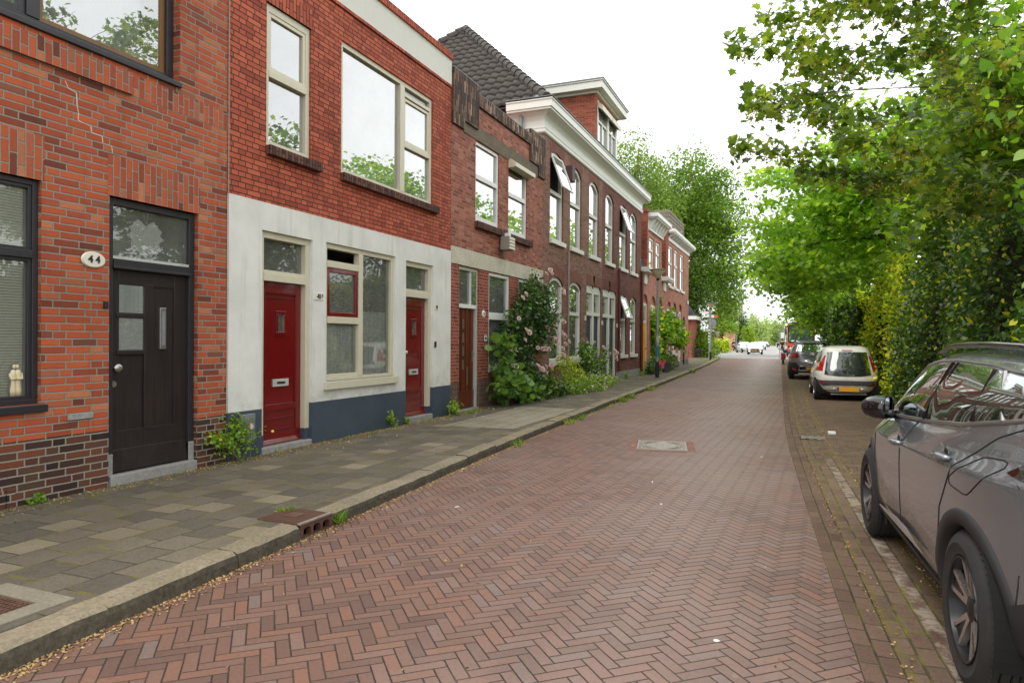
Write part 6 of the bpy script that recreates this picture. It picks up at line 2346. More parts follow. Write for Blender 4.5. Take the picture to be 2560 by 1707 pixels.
# ---- the grey SUV in front ---------------------------------------------------------------------------------
suv = thing('parked_car', 'metallic grey SUV parked in front by the hedge, cut off at the right edge', 'car', (0, 0, 0), 'cars parked along the hedge')
lv = [((.26, .22, .22, .26), .76, -1.92, 2.06, 5, 3.5),
      ((.34, .30, .30, .34), .845, -2.03, 2.17, 5, 3.5),
      ((.48, .44, .44, .48), .875, -2.08, 2.21, 5, 3.5),
      ((.66, .62, .62, .62), .885, -2.10, 2.22, 5, 3.5),
      ((.84, .80, .76, .72), .889, -2.09, 2.21, 5, 3.4),
      ((1.02, .945, .885, .80), .892, -2.08, 2.18, 5, 3.2),
      ((1.035, .958, .898, .81), .888, -2.07, 2.17, 5, 3.2),
      ((1.11, 1.03, .955, .87), .842, -2.04, 2.08, 5, 3.2),
      ((1.20, 1.075, .995, .905), .815, -2.02, 1.92, 5, 3.4),
      ((1.245, 1.105, 1.015, .95), .796, -1.99, 1.55, 5, 4.0),
      ((1.29, 1.17, 1.10, 1.05), .772, -1.95, 1.30, 5, 5.0),
      ((1.38, 1.33, 1.29, 1.25), .715, -1.88, 0.93, 5, 5.5),
      ((1.455, 1.455, 1.44, 1.40), .658, -1.80, 0.62, 5, 5.5),
      ((1.50, 1.515, 1.50, 1.46), .575, -1.72, 0.42, 4.5, 5.0),
      ((1.525, 1.545, 1.535, 1.49), .42, -1.55, 0.2, 4, 4),
      ((1.53, 1.555, 1.545, 1.50), .15, -1.2, -0.1, 3, 3)]
car = Car(lv, [(-1.29, .36, .385), (1.33, .36, .385)], 260, 86, 0.0)
car.body('body', M['p_grey'], suv, None)
for sg in (1, -1):
    bot = [(0.90, 1.035), (0.42, 1.065), (-0.35, 1.115), (-0.94, 1.165), (-1.45, 1.235), (-1.80, 1.295)]
    top = [(0.84, 1.12), (0.36, 1.405), (-0.25, 1.458), (-0.94, 1.452), (-1.40, 1.425), (-1.72, 1.385)]
    w = car.patch('side_window', bot, top, 0.006, M['cglass'], suv, 'side', sg, 10, 44, 0.022)
    mb = MB()
    car.line(mb, bot, 0.011, 0.004, sg)
    car.line(mb, [(0.90, 1.035), (0.84, 1.12), (0.36, 1.42), (0.1, 1.455), (-0.25, 1.472), (-0.94, 1.466), (-1.40, 1.44), (-1.75, 1.40)], 0.010, 0.002, sg)
    car.line(mb, [(-1.42, 1.23), (-1.16, 1.44)], 0.013, 0.006, sg)
    mb.build('chrome_trim', M['satin'], w)
    for pts, r in (([(-0.19, 1.105), (-0.27, 1.458)], 0.022), ([(-0.29, 1.11), (-0.36, 1.458)], 0.016), ([(-1.07, 1.19), (-1.03, 1.442)], 0.022), ([(0.70, 1.045), (0.66, 1.19)], 0.010)):
        mb = MB()
        car.line(mb, pts, r, 0.0, sg)
        mb.build('pillar_trim', M['pblack'], w)
    mb = MB()
    for pts in ([(0.80, 1.02), (0.98, 0.86), (1.00, 0.60), (0.92, 0.33)], [(-0.04, 1.08), (0.02, 0.80), (0.03, 0.36)], [(-1.64, 1.235), (-1.43, 1.16), (-1.13, 0.98), (-0.93, 0.74), (-0.86, 0.40)], [(0.80, 1.02), (1.3, 0.985), (1.9, 0.88)]):
        car.line(mb, pts, 0.0045, -0.001, sg)
    mb.build('panel_gaps', M['seam'], suv)
    if sg == 1:
        mb = MB()
        fd_ = [(-1.42, 1.072), (-1.55, 1.082), (-1.585, 1.076), (-1.59, 1.055), (-1.36, 0.90), (-1.33, 0.885), (-1.29, 0.88), (-1.12, 0.888), (-1.095, 0.90), (-1.10, 0.925), (-1.35, 1.05), (-1.38, 1.065), (-1.42, 1.072)]
        car.line(mb, fd_, 0.004, -0.001, sg)
        mb.build('fuel_flap', M['seam'], suv)
    for hx, hz in ((0.05, 0.93), (-0.97, 1.0)):
        yb = car.side(hx, hz)
        mb = MB()
        mb.ball((hx, sg * (yb - 0.006), hz), (0.055, 0.012, 0.055), 0, 14)
        hd = mb.build('handle_recess', M['pblack'], suv, smooth=True)
        mb = MB()
        mb.tube([(hx + 0.10, sg * (yb + 0.004), hz - 0.004), (hx + 0.06, sg * (yb + 0.034), hz), (hx - 0.06, sg * (yb + 0.034), hz + 0.006), (hx - 0.10, sg * (yb + 0.004), hz + 0.008)], [0.012, 0.019, 0.019, 0.012], 10)
        mb.build('handle', M['p_grey'], hd, smooth=True)
    # mirror
    mb = MB()
    mb.tube([(0.70, sg * 0.78, 1.05), (0.68, sg * 0.88, 1.06)], [0.035, 0.03], 8)
    mi = mb.build('mirror', M['pblack'], suv, smooth=True)
    RM = Matrix.Translation((0.66, sg * 0.915, 1.105)) @ Matrix.Rotation(sg * math.radians(60), 4, 'Z')
    prof = [(-0.075, 0.86), (-0.085, 0.97), (-0.06, 1.0), (0.0, 0.98), (0.06, 0.80), (0.095, 0.45), (0.105, 0.0)]
    V, F = [], []
    n = 24
    for (dx, rr) in prof:
        for k in range(n):
            a = 2 * PI * k / n
            ca, sa = math.cos(a), math.sin(a)
            V.append(tuple(RM @ Vector((dx, 0.098 * rr * np.sign(ca) * abs(ca) ** 0.7, 0.083 * rr * np.sign(sa) * abs(sa) ** 0.75 - 0.012 * ca * sg))))
    for j in range(len(prof) - 1):
        for k in range(n):
            F.append((j * n + k, j * n + (k + 1) % n, (j + 1) * n + (k + 1) % n, (j + 1) * n + k))
    np_mesh('mirror_shell', np.array(V), np.array(F), M['pblack'], mi, smooth=True)
    mb = MB()
    mb.add([tuple(RM @ Vector((-0.066, 0.098 * 0.86 * np.sign(math.cos(a)) * abs(math.cos(a)) ** 0.7, 0.083 * 0.86 * np.sign(math.sin(a)) * abs(math.sin(a)) ** 0.75))) for a in [2 * PI * k / 24 for k in range(24)]], [tuple(range(24))])
    mb.build('mirror_glass', M['mirrorglass'], mi)
    # cladding
    for xa in (-1.29, 1.33):
        ring_patch(car, 'arch_cladding', xa, .36, .375, .445, -0.42, PI + 0.42, 0.012, M['plastic'], suv, sg)
    car.patch('sill_cladding', [(0.93, .235), (-0.87, .235)], [(0.95, .36), (-0.88, .33)], 0.010, M['plastic'], suv, 'side', sg, 5, 20)
    car.patch('sill_strip', [(0.76, .365), (0.04, .385), (-0.62, .40)], [(0.72, .385), (0.04, .45), (-0.25, .455), (-0.62, .405)], 0.022, M['sillstrip'], suv, 'side', sg, 4, 30)
    car.patch('bumper_cladding', [(-1.66, .28), (-1.9, .30), (-2.0, .34), (-2.05, .40)], [(-1.70, .52), (-1.80, .57), (-1.92, .66), (-2.075, .70)], 0.016, M['plastic'], suv, 'side', sg, 14, 48)
    car.patch('tail_lamp', [(-1.63, 1.045), (-1.85, 1.02), (-2.045, .985)], [(-1.80, 1.165), (-1.92, 1.155), (-2.035, 1.14)], 0.008, M['darklamp'], suv, 'side', sg, 10, 40)
    mb = MB()
    P = []
    for k in range(16):
        u = k / 15
        x = 0.42 - 1.98 * u
        P.append((x, sg * 0.575, 1.50 + 0.055 * math.sin(PI * (0.08 + 0.84 * u)) ** 0.5 + (0.012 if 0.1 < u < 0.9 else -0.02)))
    mb.tube(P, [0.012 if k in (0, 15) else 0.020 for k in range(16)], 8)
    mb.build('roof_rail', M['pblack'], suv, smooth=True)
    wheel(suv, -1.29, .872, .352, .232, sg, 'alloy', 0.215)
    wheel(suv, 1.33, .872, .352, .232, sg, 'alloy', 0.215)
for sg in (1, -1):
    mb = MB()
    mb.ball((-1.80, sg * (car.side(-1.80, .63) + 0.001), .63), (0.012, 0.004, 0.012), 0, 10)
    mb.build('parking_sensor', M['satin'], suv, smooth=True)
car.patch('rear_lamp_bar', [(-.80, 1.00), (.80, 1.00)], [(-.80, 1.13), (.80, 1.13)], 0.006, M['darklamp'], suv, 'rear')
car.patch('rear_window', [(-.62, 1.20), (.62, 1.20)], [(-.50, 1.44), (.50, 1.44)], 0.006, M['cglass2'], suv, 'rear')
car.patch('windscreen', [(-.62, 1.06), (.62, 1.06)], [(-.50, 1.44), (.50, 1.44)], 0.006, M['cglass'], suv, 'front')
car.patch('rear_bumper', [(-.80, .30), (.80, .30)], [(-.80, .66), (.80, .66)], 0.008, M['plastic'], suv, 'rear')
number_plate(suv, -2.115, .80)
place(suv, (1.505, 5.05, 0), math.radians(93.6))

# ---- the white hatchback ------------------------------------------------------------------------------------
hb = thing('parked_car', 'small cream-white hatchback with large dark rear window parked by the hedge', 'car', (0, 0, 0), 'cars parked along the hedge')
lv = [((.24, .20, .20, .24), .68, -1.54, 1.62, 4, 3),
      ((.32, .28, .28, .32), .775, -1.64, 1.72, 4, 3),
      ((.46, .44, .44, .46), .808, -1.695, 1.75, 4.2, 3),
      ((.60, .58, .58, .58), .815, -1.70, 1.74, 4.2, 3),
      ((.72, .70, .70, .68), .808, -1.675, 1.72, 4.2, 3),
      ((.84, .82, .80, .76), .782, -1.63, 1.66, 4.2, 2.8),
      ((.93, .90, .87, .82), .745, -1.585, 1.40, 4.2, 2.6),
      ((1.00, .98, .96, .94), .715, -1.55, 1.05, 4.2, 2.8),
      ((1.15, 1.15, 1.14, 1.12), .655, -1.475, .80, 4, 2.8),
      ((1.30, 1.31, 1.30, 1.27), .60, -1.39, .52, 4, 3),
      ((1.40, 1.41, 1.40, 1.36), .535, -1.30, .30, 4, 3),
      ((1.445, 1.455, 1.445, 1.41), .42, -1.14, .12, 3.5, 3),
      ((1.46, 1.47, 1.465, 1.43), .15, -.8, -.1, 3, 3)]
c2 = Car(lv, [(-1.17, .29, .315), (1.17, .29, .315)], 200, 64)
c2.body('body', M['p_white'], hb, None)
c2.patch('rear_window', [(-.56, .70), (-.3, .665), (0, .655), (.3, .665), (.56, .70)], [(-.475, 1.29), (0, 1.305), (.475, 1.29)], 0.008, M['cglass2'], hb, 'rear', 1, 12, 24)
mb = MB()
car_ = c2


def rear_line(car, mb, pts, r, off=0.012, n=6, sub=8):
    P = []
    for (a, za), (b, zb) in zip(pts, pts[1:]):
        for k in range(sub):
            y, z = a + (b - a) * k / sub, za + (zb - za) * k / sub
            P.append((car.end(y, z) - off, y, z))
    P.append((car.end(*pts[-1]) - off,) + tuple(pts[-1]))
    mb.tube(P, r, n)


rear_line(c2, mb, [(.02, .765), (.14, .80), (-.06, .875), (-.36, .86)], 0.008, 0.022)
mb.build('wiper', M['plastic'], hb)
mb = MB()                                        # rearing lion badge: a few bright strokes
for pts in ([(-.012, .735), (-.005, .76), (.012, .785), (.004, .81)], [(.004, .81), (-.014, .812)], [(.012, .785), (-.016, .79)], [(-.002, .765), (-.026, .768)], [(.0, .75), (.02, .738)], [(.012, .785), (.028, .80), (.022, .815)]):
    rear_line(c2, mb, pts, 0.006, 0.014, 5, 3)
mb.build('badge', M['chrome'], hb)
mb = MB()
rear_line(c2, mb, [(.47, .745), (.36, .74)], 0.004, 0.013, 5, 3)
rear_line(c2, mb, [(-.44, .745), (-.50, .747)], 0.007, 0.013, 5, 3)
mb.build('lettering', M['chrome'], hb)
c2.patch('brake_light', [(-.13, 1.325), (.13, 1.325)], [(-.13, 1.35), (.13, 1.35)], 0.008, M['redlamp'], hb, 'rear', 1, 2, 6)
for sg in (1, -1):
    o = c2.patch('tail_lamp', [(sg * .60, .79), (sg * .70, .79), (sg * .762, .80)][::sg], [(sg * .515, 1.20), (sg * .53, 1.21), (sg * .545, 1.20)][::sg], 0.010, M['redlamp'], hb, 'rear', 1, 12, 8)
    for zz, rr in ((.90, .042), (1.04, .024)):
        yy = sg * (.685 if zz < 1 else .612)
        mb = MB()
        mb.ball((c2.end(yy, zz) - 0.006, yy, zz), (0.016, rr, rr * 1.1), 0, 12)
        mb.build('indicator', M['amber'], o, smooth=True)
c2.patch('bumper_insert', [(-.70, .47), (-.58, .40), (-.40, .425), (0, .43), (.40, .425), (.58, .40), (.70, .47)], [(-.74, .545), (0, .55), (.74, .545)], 0.010, M['gplastic'], hb, 'rear', 1, 6, 36)
for sg in (1, -1):
    c2.patch('reflector', [(sg * .53, .465), (sg * .66, .465)][::sg], [(sg * .53, .505), (sg * .66, .505)][::sg], 0.016, M['redlamp'], hb, 'rear', 1, 2, 5)
    bot = [(.72, .93), (.2, .92), (-.4, .935), (-1.0, .985), (-1.22, 1.03)]
    top = [(.56, 1.07), (.1, 1.30), (-.4, 1.355), (-.9, 1.335), (-1.12, 1.25)]
    w = c2.patch('side_window', bot, top, 0.006, M['cglass'], hb, 'side', sg, 8, 30, 0.02)
    mb = MB()
    for pts in ([(.70, .9), (.74, .5), (.68, .3)], [(-.25, .92), (-.25, .6), (-.28, .3)], [(-1.05, .96), (-.95, .7), (-.85, .5), (-.80, .32)]):
        c2.line(mb, pts, 0.004, -0.001, sg)
    mb.build('panel_gaps', M['seam'], hb)
    mb = MB()
    c2.line(mb, [(-.78, .56), (.6, .55)], 0.018, 0.006, sg)
    mb.build('side_strip', M['gplastic'], hb)
    mb = MB()
    mb.ball((.55, sg * .90, .965), (.07, .10, .065), 0, 14)
    mb.tube([(.58, sg * .74, .93), (.56, sg * .85, .95)], 0.025, 6)
    mi = mb.build('mirror', M['p_white'], hb, smooth=True)
    mb = MB()
    mb.ball((.49, sg * .90, .965), (.02, .085, .052), 0, 12)
    mb.build('mirror_glass', M['cglassl'], mi, smooth=True)
    wheel(hb, -1.17, .79, .285, .185, sg, 'trim', 0.165)
    wheel(hb, 1.17, .79, .285, .185, sg, 'trim', 0.165)
c2.patch('windscreen', [(-.55, .99), (.55, .99)], [(-.46, 1.33), (.46, 1.33)], 0.006, M['cglass'], hb, 'front')
number_plate(hb, -1.705, .325, 0.52, 0.11)
mb = MB()
for sg in (1, -1):
    mb.ball((-1.69, sg * .33, .335), (.02, .035, .03), 0, 10)
mb.build('plate_lamps', M['p_white'], hb, smooth=True)
mb = MB()
mb.tube([(-1.55, -.45, .19), (-1.60, .40, .18)], 0.02, 6)
mb.build('exhaust', M['galv'], hb)
place(hb, (1.215, 21.55, 0), math.radians(91.5))

# ---- the grey crossover ---------------------------------------------------------------------------------------
co = thing('parked_car', 'grey crossover with dark lower bumper and red rounded tail lamps, ahead of the white hatchback', 'car', (0, 0, 0), 'cars parked along the hedge')
lv = [((.30, .24, .24, .28), .74, -1.90, 1.95, 4.5, 3.2),
      ((.38, .32, .32, .36), .845, -2.00, 2.05, 4.5, 3.2),
      ((.56, .54, .54, .54), .875, -2.05, 2.10, 4.5, 3.2),
      ((.74, .72, .72, .72), .882, -2.06, 2.10, 4.5, 3.2),
      ((.92, .90, .88, .84), .878, -2.03, 2.05, 4.5, 3),
      ((1.06, 1.02, 1.0, .92), .845, -1.99, 1.90, 4.5, 2.8),
      ((1.14, 1.10, 1.06, .99), .80, -1.95, 1.45, 4.5, 2.8),
      ((1.22, 1.20, 1.18, 1.12), .765, -1.90, 1.10, 4.5, 2.8),
      ((1.40, 1.40, 1.38, 1.35), .69, -1.80, .72, 4.5, 3),
      ((1.52, 1.53, 1.51, 1.48), .62, -1.72, .45, 4.5, 3),
      ((1.58, 1.59, 1.57, 1.53), .50, -1.60, .25, 4, 3),
      ((1.60, 1.61, 1.59, 1.55), .2, -1.2, 0, 3, 3)]
c3 = Car(lv, [(-1.28, .33, .36), (1.32, .33, .36)], 160, 52)
c3.body('body', M['p_dgrey'], co, None)
c3.patch('rear_window', [(-.62, 1.16), (.62, 1.16)], [(-.55, 1.43), (.55, 1.43)], 0.008, M['cglassl'], co, 'rear', 1, 8, 16)
c3.patch('window_surround', [(-.70, 1.43), (.70, 1.43)], [(-.60, 1.545), (.60, 1.545)], 0.010, M['pblack'], co, 'rear', 1, 6, 16)
c3.patch('bumper_lower', [(-.80, .30), (.80, .30)], [(-.86, .68), (-.6, .70), (-.5, .56), (.5, .56), (.6, .70), (.86, .68)], 0.010, M['plastic'], co, 'rear', 1, 8, 40)
mb = MB()
rear_line(c3, mb, [(-.50, .38), (-.46, .56), (.46, .56), (.50, .38), (-.50, .38)], 0.018, 0.014)
mb.build('bumper_frame', M['satin'], co)
mb = MB()
for dz in (0, .05):
    rear_line(c3, mb, [(.075, 1.005 + dz), (0, 1.04 + dz), (-.075, 1.005 + dz)], 0.012, 0.012)
mb.build('badge', M['chrome'], co)
for sg in (1, -1):
    o = c3.patch('tail_lamp', [(sg * .53, .90), (sg * .82, .90)][::sg], [(sg * .53, 1.10), (sg * .82, 1.10)][::sg], 0.014, M['pblack'], co, 'rear', 1, 6, 10)
    o2 = c3.patch('lens', [(sg * .60, .915), (sg * .835, .915)][::sg], [(sg * .60, 1.085), (sg * .835, 1.085)][::sg], 0.024, M['redlamp'], o, 'rear', 1, 6, 10)
    c3.patch('side_lens', [(-1.78, .92), (-2.0, .92)], [(-1.80, 1.08), (-1.98, 1.08)], 0.010, M['redlamp'], o, 'side', sg, 4, 8)
    c3.patch('reflector', [(sg * .60, .40), (sg * .74, .40)][::sg], [(sg * .60, .47), (sg * .74, .47)][::sg], 0.020, M['redlamp'], co, 'rear', 1, 2, 5)
    bot = [(.85, 1.07), (0, 1.12), (-1.0, 1.15), (-1.62, 1.20)]
    top = [(.62, 1.25), (0, 1.47), (-1.0, 1.49), (-1.56, 1.43)]
    c3.patch('side_window', bot, top, 0.006, M['cglass'], co, 'side', sg, 8, 24)
    for xa in (-1.28, 1.32):
        ring_patch(c3, 'arch_cladding', xa, .33, .35, .43, -0.42, PI + 0.42, 0.012, M['plastic'], co, sg, 24)
    mb = MB()
    mb.tube([(0.2, sg * .60, 1.54), (0.1, sg * .60, 1.62), (-1.3, sg * .60, 1.62), (-1.5, sg * .60, 1.54)], 0.022, 6)
    mb.build('roof_rail', M['pblack'], co)
    mb = MB()
    mb.ball((.66, sg * .98, 1.13), (.08, .11, .08), 0, 10)
    mb.build('mirror', M['pblack'], co, smooth=True)
    wheel(co, -1.28, .862, .335, .215, sg, 'alloy', 0.2, 5, False)
    wheel(co, 1.32, .862, .335, .215, sg, 'alloy', 0.2, 5, False)
c3.patch('windscreen', [(-.62, 1.12), (.62, 1.12)], [(-.52, 1.46), (.52, 1.46)], 0.006, M['cglass'], co, 'front')
number_plate(co, -2.085, .47, 0.52, 0.11)
place(co, (0.55, 32.3, 0), math.radians(91.5))

# ---- cars coming the other way, far down the street ---------------------------------------------------------------
FL = [((.26, .22, .22, .26), .70, -1.98, 2.00, 4, 3), ((.40, .36, .36, .38), .82, -2.08, 2.12, 4, 3), ((.60, .58, .56, .54), .845, -2.1, 2.14, 4, 3),
      ((.78, .76, .74, .68), .84, -2.08, 2.1, 4, 3), ((.92, .90, .86, .76), .80, -2.02, 1.95, 4, 2.8), ((.97, .95, .92, .84), .74, -1.95, 1.25, 4, 2.8),
      ((1.16, 1.18, 1.16, 1.1), .66, -1.7, .85, 4, 3), ((1.36, 1.38, 1.36, 1.3), .57, -1.35, .42, 4, 3), ((1.43, 1.45, 1.43, 1.38), .40, -1.1, .15, 4, 3), ((1.44, 1.46, 1.44, 1.4), .1, -.6, -.1, 3, 3)]


def far_car(name, label, mat, pos, rz, lit, hood=None, plate=True, group='cars on the far road'):
    t = thing(name, label, 'car', (0, 0, 0), group)
    c = Car(FL, [(-1.3, .31, .34), (1.3, .31, .34)], 72, 28)
    c.body('body', mat, t, None)
    c.patch('windscreen', [(-.62, .96), (.62, .96)], [(-.52, 1.34), (.52, 1.34)], 0.01, M['cglassl'], t, 'front', 1, 4, 8)
    if hood is not None:
        c.patch('front_apron', [(-.76, .28), (.76, .28)], [(-.78, .64), (.78, .64)], 0.012, hood, t, 'front', 1, 4, 8)
    c.patch('grille', [(-.40, .56), (.40, .56)], [(-.42, .68), (.42, .68)], 0.016, M['pblack'], t, 'front', 1, 2, 6)
    for sg in (1, -1):
        c.patch('headlamp', [(sg * .48, .56), (sg * .76, .57)][::sg], [(sg * .50, .70), (sg * .74, .72)][::sg], 0.02, M['lampclear'], t, 'front', 1, 2, 4)
        if lit:
            mb = MB()
            mb.ball((c.end(sg * .60, .40, False) + 0.01, sg * .60, .40), (.03, .10, .075), 0, 10)
            mb.build('lit_lamp', M['lamplit'], t, smooth=True)
        c.patch('side_window', [(.95, .97), (-1.5, 1.0)], [(.55, 1.25), (-1.2, 1.32)], 0.01, M['cglass'], t, 'side', sg, 3, 8)
        for xa in (-1.3, 1.3):
            wheel(t, xa, .83, .31, .2, sg, 'trim', 0.19, 5, False)
        mb = MB()
        mb.ball((.75, sg * .92, 1.0), (.06, .1, .06), 0, 8)
        mb.build('mirror', M['pblack'], t, smooth=True)
    if plate:
        number_plate(t, 2.155, .46, 0.52, 0.11, False, False)
    place(t, pos, rz + PI / 2)
    return t


c = at(1885, 881, 83)
far_car('oncoming_car', 'dark-fronted white car coming towards the camera with both lamps lit', M['p_silver'], (c.x, 85.5, -0.02), math.radians(180 + 2), True, M['p_black'])
c = at(1858, 876, 93)
far_car('waiting_car', 'white car standing at the left of the crossing behind the lit oncoming car', M['p_silver'], (c.x, 96.5, -0.02), math.radians(180 + 18), False)
c = at(1901, 868, 128)
far_car('distant_car', 'pale van-like car following far behind the oncoming car', M['p_silver'], (c.x, 130, -0.02), math.radians(182), False, None, False)
c = at(1912, 862, 185)
far_car('distant_car', 'dark car parked far away at the left side of the road', M['p_dgrey'], (c.x, 188, -0.02), math.radians(190), False, None, False)
# ------------------------------------------------------------------ plants along the fronts
def blooms(parent, pts, r, mat, seed, name='bloom'):
    """ruffled rose heads: one mesh, copied"""
    rng = np.random.default_rng(seed)
    V, F = [], []
    for ring, (nr, rad, tilt) in enumerate(((7, 1.0, 0.25), (6, 0.78, 0.7), (5, 0.5, 1.1), (3, 0.25, 1.4))):
        for k in range(nr):
            a = 2 * PI * k / nr + ring * 0.5
            ca, sa = math.cos(a), math.sin(a)
            tx, ty = -sa, ca
            b = len(V)
            w = 0.5 * rad + 0.12
            h0, h1 = 0.05 + ring * 0.05, math.sin(tilt) * 0.75
            o = rad * math.cos(tilt) + 0.12
            for (d, h, ww) in ((0.05, h0 - 0.1, 0.12), (o * 0.65, h0 + h1 * 0.45, w), (o, h0 + h1, w * 0.8)):
                V += [(ca * d + tx * ww, sa * d + ty * ww, h), (ca * d - tx * ww, sa * d - ty * ww, h)]
            F += [(b, b + 1, b + 3, b + 2), (b + 2, b + 3, b + 5, b + 4)]
    base = None
    for p in pts:
        if base is None:
            base = np_mesh(name, np.array(V), np.array(F), mat, parent)
            o = base
        else:
            o = base.copy()
            COL.objects.link(o)
        s = r * (0.75 + 0.5 * rng.random())
        d = Vector((0.9 + rng.random() * 0.4, rng.normal() * 0.45 - 0.35, 0.35 + rng.random() * 0.5))
        o.matrix_basis = Matrix.Translation(Vector(p)) @ d.to_track_quat('Z', 'Y').to_matrix().to_4x4() @ Matrix.Diagonal((s, s, s, 1))
    return base


FX = -D
rb = bush('rose_bush', 'tall climbing rose with pale pink blooms against the narrow pinkish house', [((FX + 0.34, 15.55, 1.95), (0.34, 1.25, 0.85), 130), ((FX + 0.28, 16.0, 2.72), (0.24, 0.62, 0.55), 40), ((FX + 0.30, 15.2, 0.95), (0.28, 0.6, 0.8), 50), ((FX + 0.30, 16.6, 2.1), (0.26, 0.6, 0.7), 36), ((FX + 0.28, 14.5, 1.65), (0.24, 0.5, 0.45), 24)],
          26, (0.10, 0.13, 0.11), 0.085, 'oval', L['rose'], 101, None, 'bush', 22, 0.45, base=(FX + 0.25, 15.8, PZF))
rng = np.random.default_rng(5)
bp = [(FX + 0.55, 16.75, 3.45), (FX + 0.5, 16.6, 3.35), (FX + 0.55, 16.9, 3.38), (FX + 0.5, 17.0, 3.5), (FX + 0.5, 17.9, 3.05), (FX + 0.5, 18.0, 2.95), (FX + 0.5, 15.2, 2.75), (FX + 0.5, 15.0, 2.65), (FX + 0.55, 14.2, 2.05), (FX + 0.5, 13.95, 1.45), (FX + 0.5, 14.1, 1.40), (FX + 0.5, 13.85, 1.38), (FX + 0.5, 14.0, 1.0), (FX + 0.5, 14.2, 0.98)]
for c, n, s in (((0.85, 16.6, 2.05), 7, 0.22), ((0.85, 17.0, 1.75), 9, 0.22), ((0.8, 17.9, 1.7), 9, 0.25), ((0.8, 17.7, 2.25), 5, 0.2), ((0.85, 16.2, 1.5), 4, 0.2), ((0.85, 15.7, 1.05), 4, 0.15), ((0.8, 16.7, 1.0), 6, 0.25), ((0.8, 17.4, 1.25), 4, 0.25), ((0.8, 15.3, 1.7), 3, 0.2)):
    for k in range(n):
        bp.append((FX + c[0] - 0.18 + rng.normal() * 0.05, c[1] - 0.55 + rng.normal() * s, c[2] - 0.1 + rng.normal() * s * 0.5))
bp = [(x, y - (0.45 if i < 8 else 0.0), z - (0.12 if i < 8 else 0.0)) for i, (x, y, z) in enumerate(bp)]
blooms(rb, bp, 0.05, L['petal'], 9)
hk = bush('hollyhock_plant', 'hollyhock with big pale green round leaves beside the brown front door', [((FX + 0.42, 14.05, 0.75), (0.30, 0.50, 0.62), 26), ((FX + 0.36, 13.75, 1.45), (0.2, 0.28, 0.3), 9), ((FX + 0.5, 14.8, 0.5), (0.25, 0.5, 0.4), 15), ((FX + 0.45, 13.7, 0.6), (0.22, 0.25, 0.4), 8)], 9, (0.10, 0.12, 0.10), 0.125, 'round', L['holly'], 102, None, 'plant', 12, 0.35, base=(FX + 0.3, 13.95, PZF))
bush('front_garden_plants', 'low dark leafy plants at the foot of the climbing rose', [((FX + 0.45, 15.9, 0.45), (0.34, 0.8, 0.42), 50), ((FX + 0.55, 16.8, 0.3), (0.34, 0.7, 0.3), 40)], 18, (0.1, 0.12, 0.08), 0.075, 'oval', [L['rose'], L['weed']], 103, None, 'plant', 10, 0.5, mw=(3, 1))
yb = bush('shrub', 'feathery yellow-green shrub below the first arched ground-floor window', [((FX + 0.42, 18.25, 0.55), (0.34, 0.8, 0.55), 70), ((FX + 0.40, 17.9, 0.95), (0.2, 0.3, 0.25), 16)], 22, (0.09, 0.1, 0.1), 0.045, 'oval', [L['weed'], L['yel']], 104, None, 'shrub', 14, 0.2, mw=(2, 1))
r2 = bush('rose_bush', 'open rose bush with dark stems below the second arched window', [((FX + 0.5, 20.2, 0.85), (0.34, 0.85, 0.6), 46), ((FX + 0.5, 21.4, 0.95), (0.28, 0.5, 0.5), 20), ((FX + 0.45, 19.5, 1.25), (0.2, 0.3, 0.3), 12)], 20, (0.09, 0.1, 0.09), 0.075, 'oval', [L['rose'], L['fresh']], 105, None, 'bush', 20, 0.4, mw=(2, 1))
blooms(r2, [(FX + 0.85, 21.75, 1.2), (FX + 0.85, 22.1, 1.15), (FX + 0.8, 22.2, 0.95), (FX + 0.85, 21.9, 1.05), (FX + 0.85, 20.4, 1.35)], 0.075, L['petal'], 10)
wf = bush('wildflower_patch', 'knee-high patch of grass and white wildflowers along the kerb side of the roses', [((FX + 0.75, 19.6, 0.3), (0.4, 1.3, 0.24), 80), ((FX + 0.7, 18.2, 0.25), (0.3, 0.8, 0.2), 36), ((FX + 0.6, 21.6, 0.25), (0.3, 0.9, 0.2), 30)], 24, (0.09, 0.12, 0.07), 0.07, 'oval', [L['weed'], L['grass'], L['whitef']], 106, None, 'wildflowers', 8, 0.1, mw=(6, 5, 2))
pr = bush('rose_bush', 'low rose with bright pink blooms in front of the yellow door', [((FX + 0.45, 30.1, 0.4), (0.3, 0.8, 0.36), 46)], 22, (0.09, 0.12, 0.08), 0.075, 'oval', L['rose'], 107, None, 'bush', 8, 0.4)
blooms(pr, [(FX + 0.8, 29.5 + 0.22 * k, 0.42 + 0.22 * ((k * 37) % 5) / 4) for k in range(8)], 0.085, L['pink'], 11)
vine = bush('grape_vine', 'bright green vine climbing the salmon house beside the street lamp', [((FX + 0.22, 32.6, 2.3), (0.2, 0.8, 0.9), 44), ((FX + 0.55, 34.3, 2.2), (0.45, 1.3, 0.8), 60), ((FX + 0.8, 35.8, 1.7), (0.3, 0.8, 0.5), 30), ((FX + 0.2, 33.6, 1.2), (0.15, 0.5, 0.9), 24), ((FX + 0.2, 32.3, 0.9), (0.12, 0.25, 0.6), 10)], 18, (0.12, 0.15, 0.14), 0.14, 'round', [L['lime'], L['yel']], 108, None, 'vine', 14, 0.35, mw=(3, 1), base=(FX + 0.1, 33.3, PZF))
bush('bush', 'dark bushy plant in front of the salmon house beyond the flower pot', [((FX + 0.5, 34.2, 0.5), (0.35, 1.1, 0.5), 50)], 22, (0.1, 0.14, 0.1), 0.09, 'oval', [L['rose'], L['weed']], 109, None, 'bush', 8, 0.4, mw=(2, 1))
pot = thing('flower_pot', 'tall dark grey flower pot behind the first lamp post', 'pot', (-5.55, 31.9, PZF))
mb = MB()
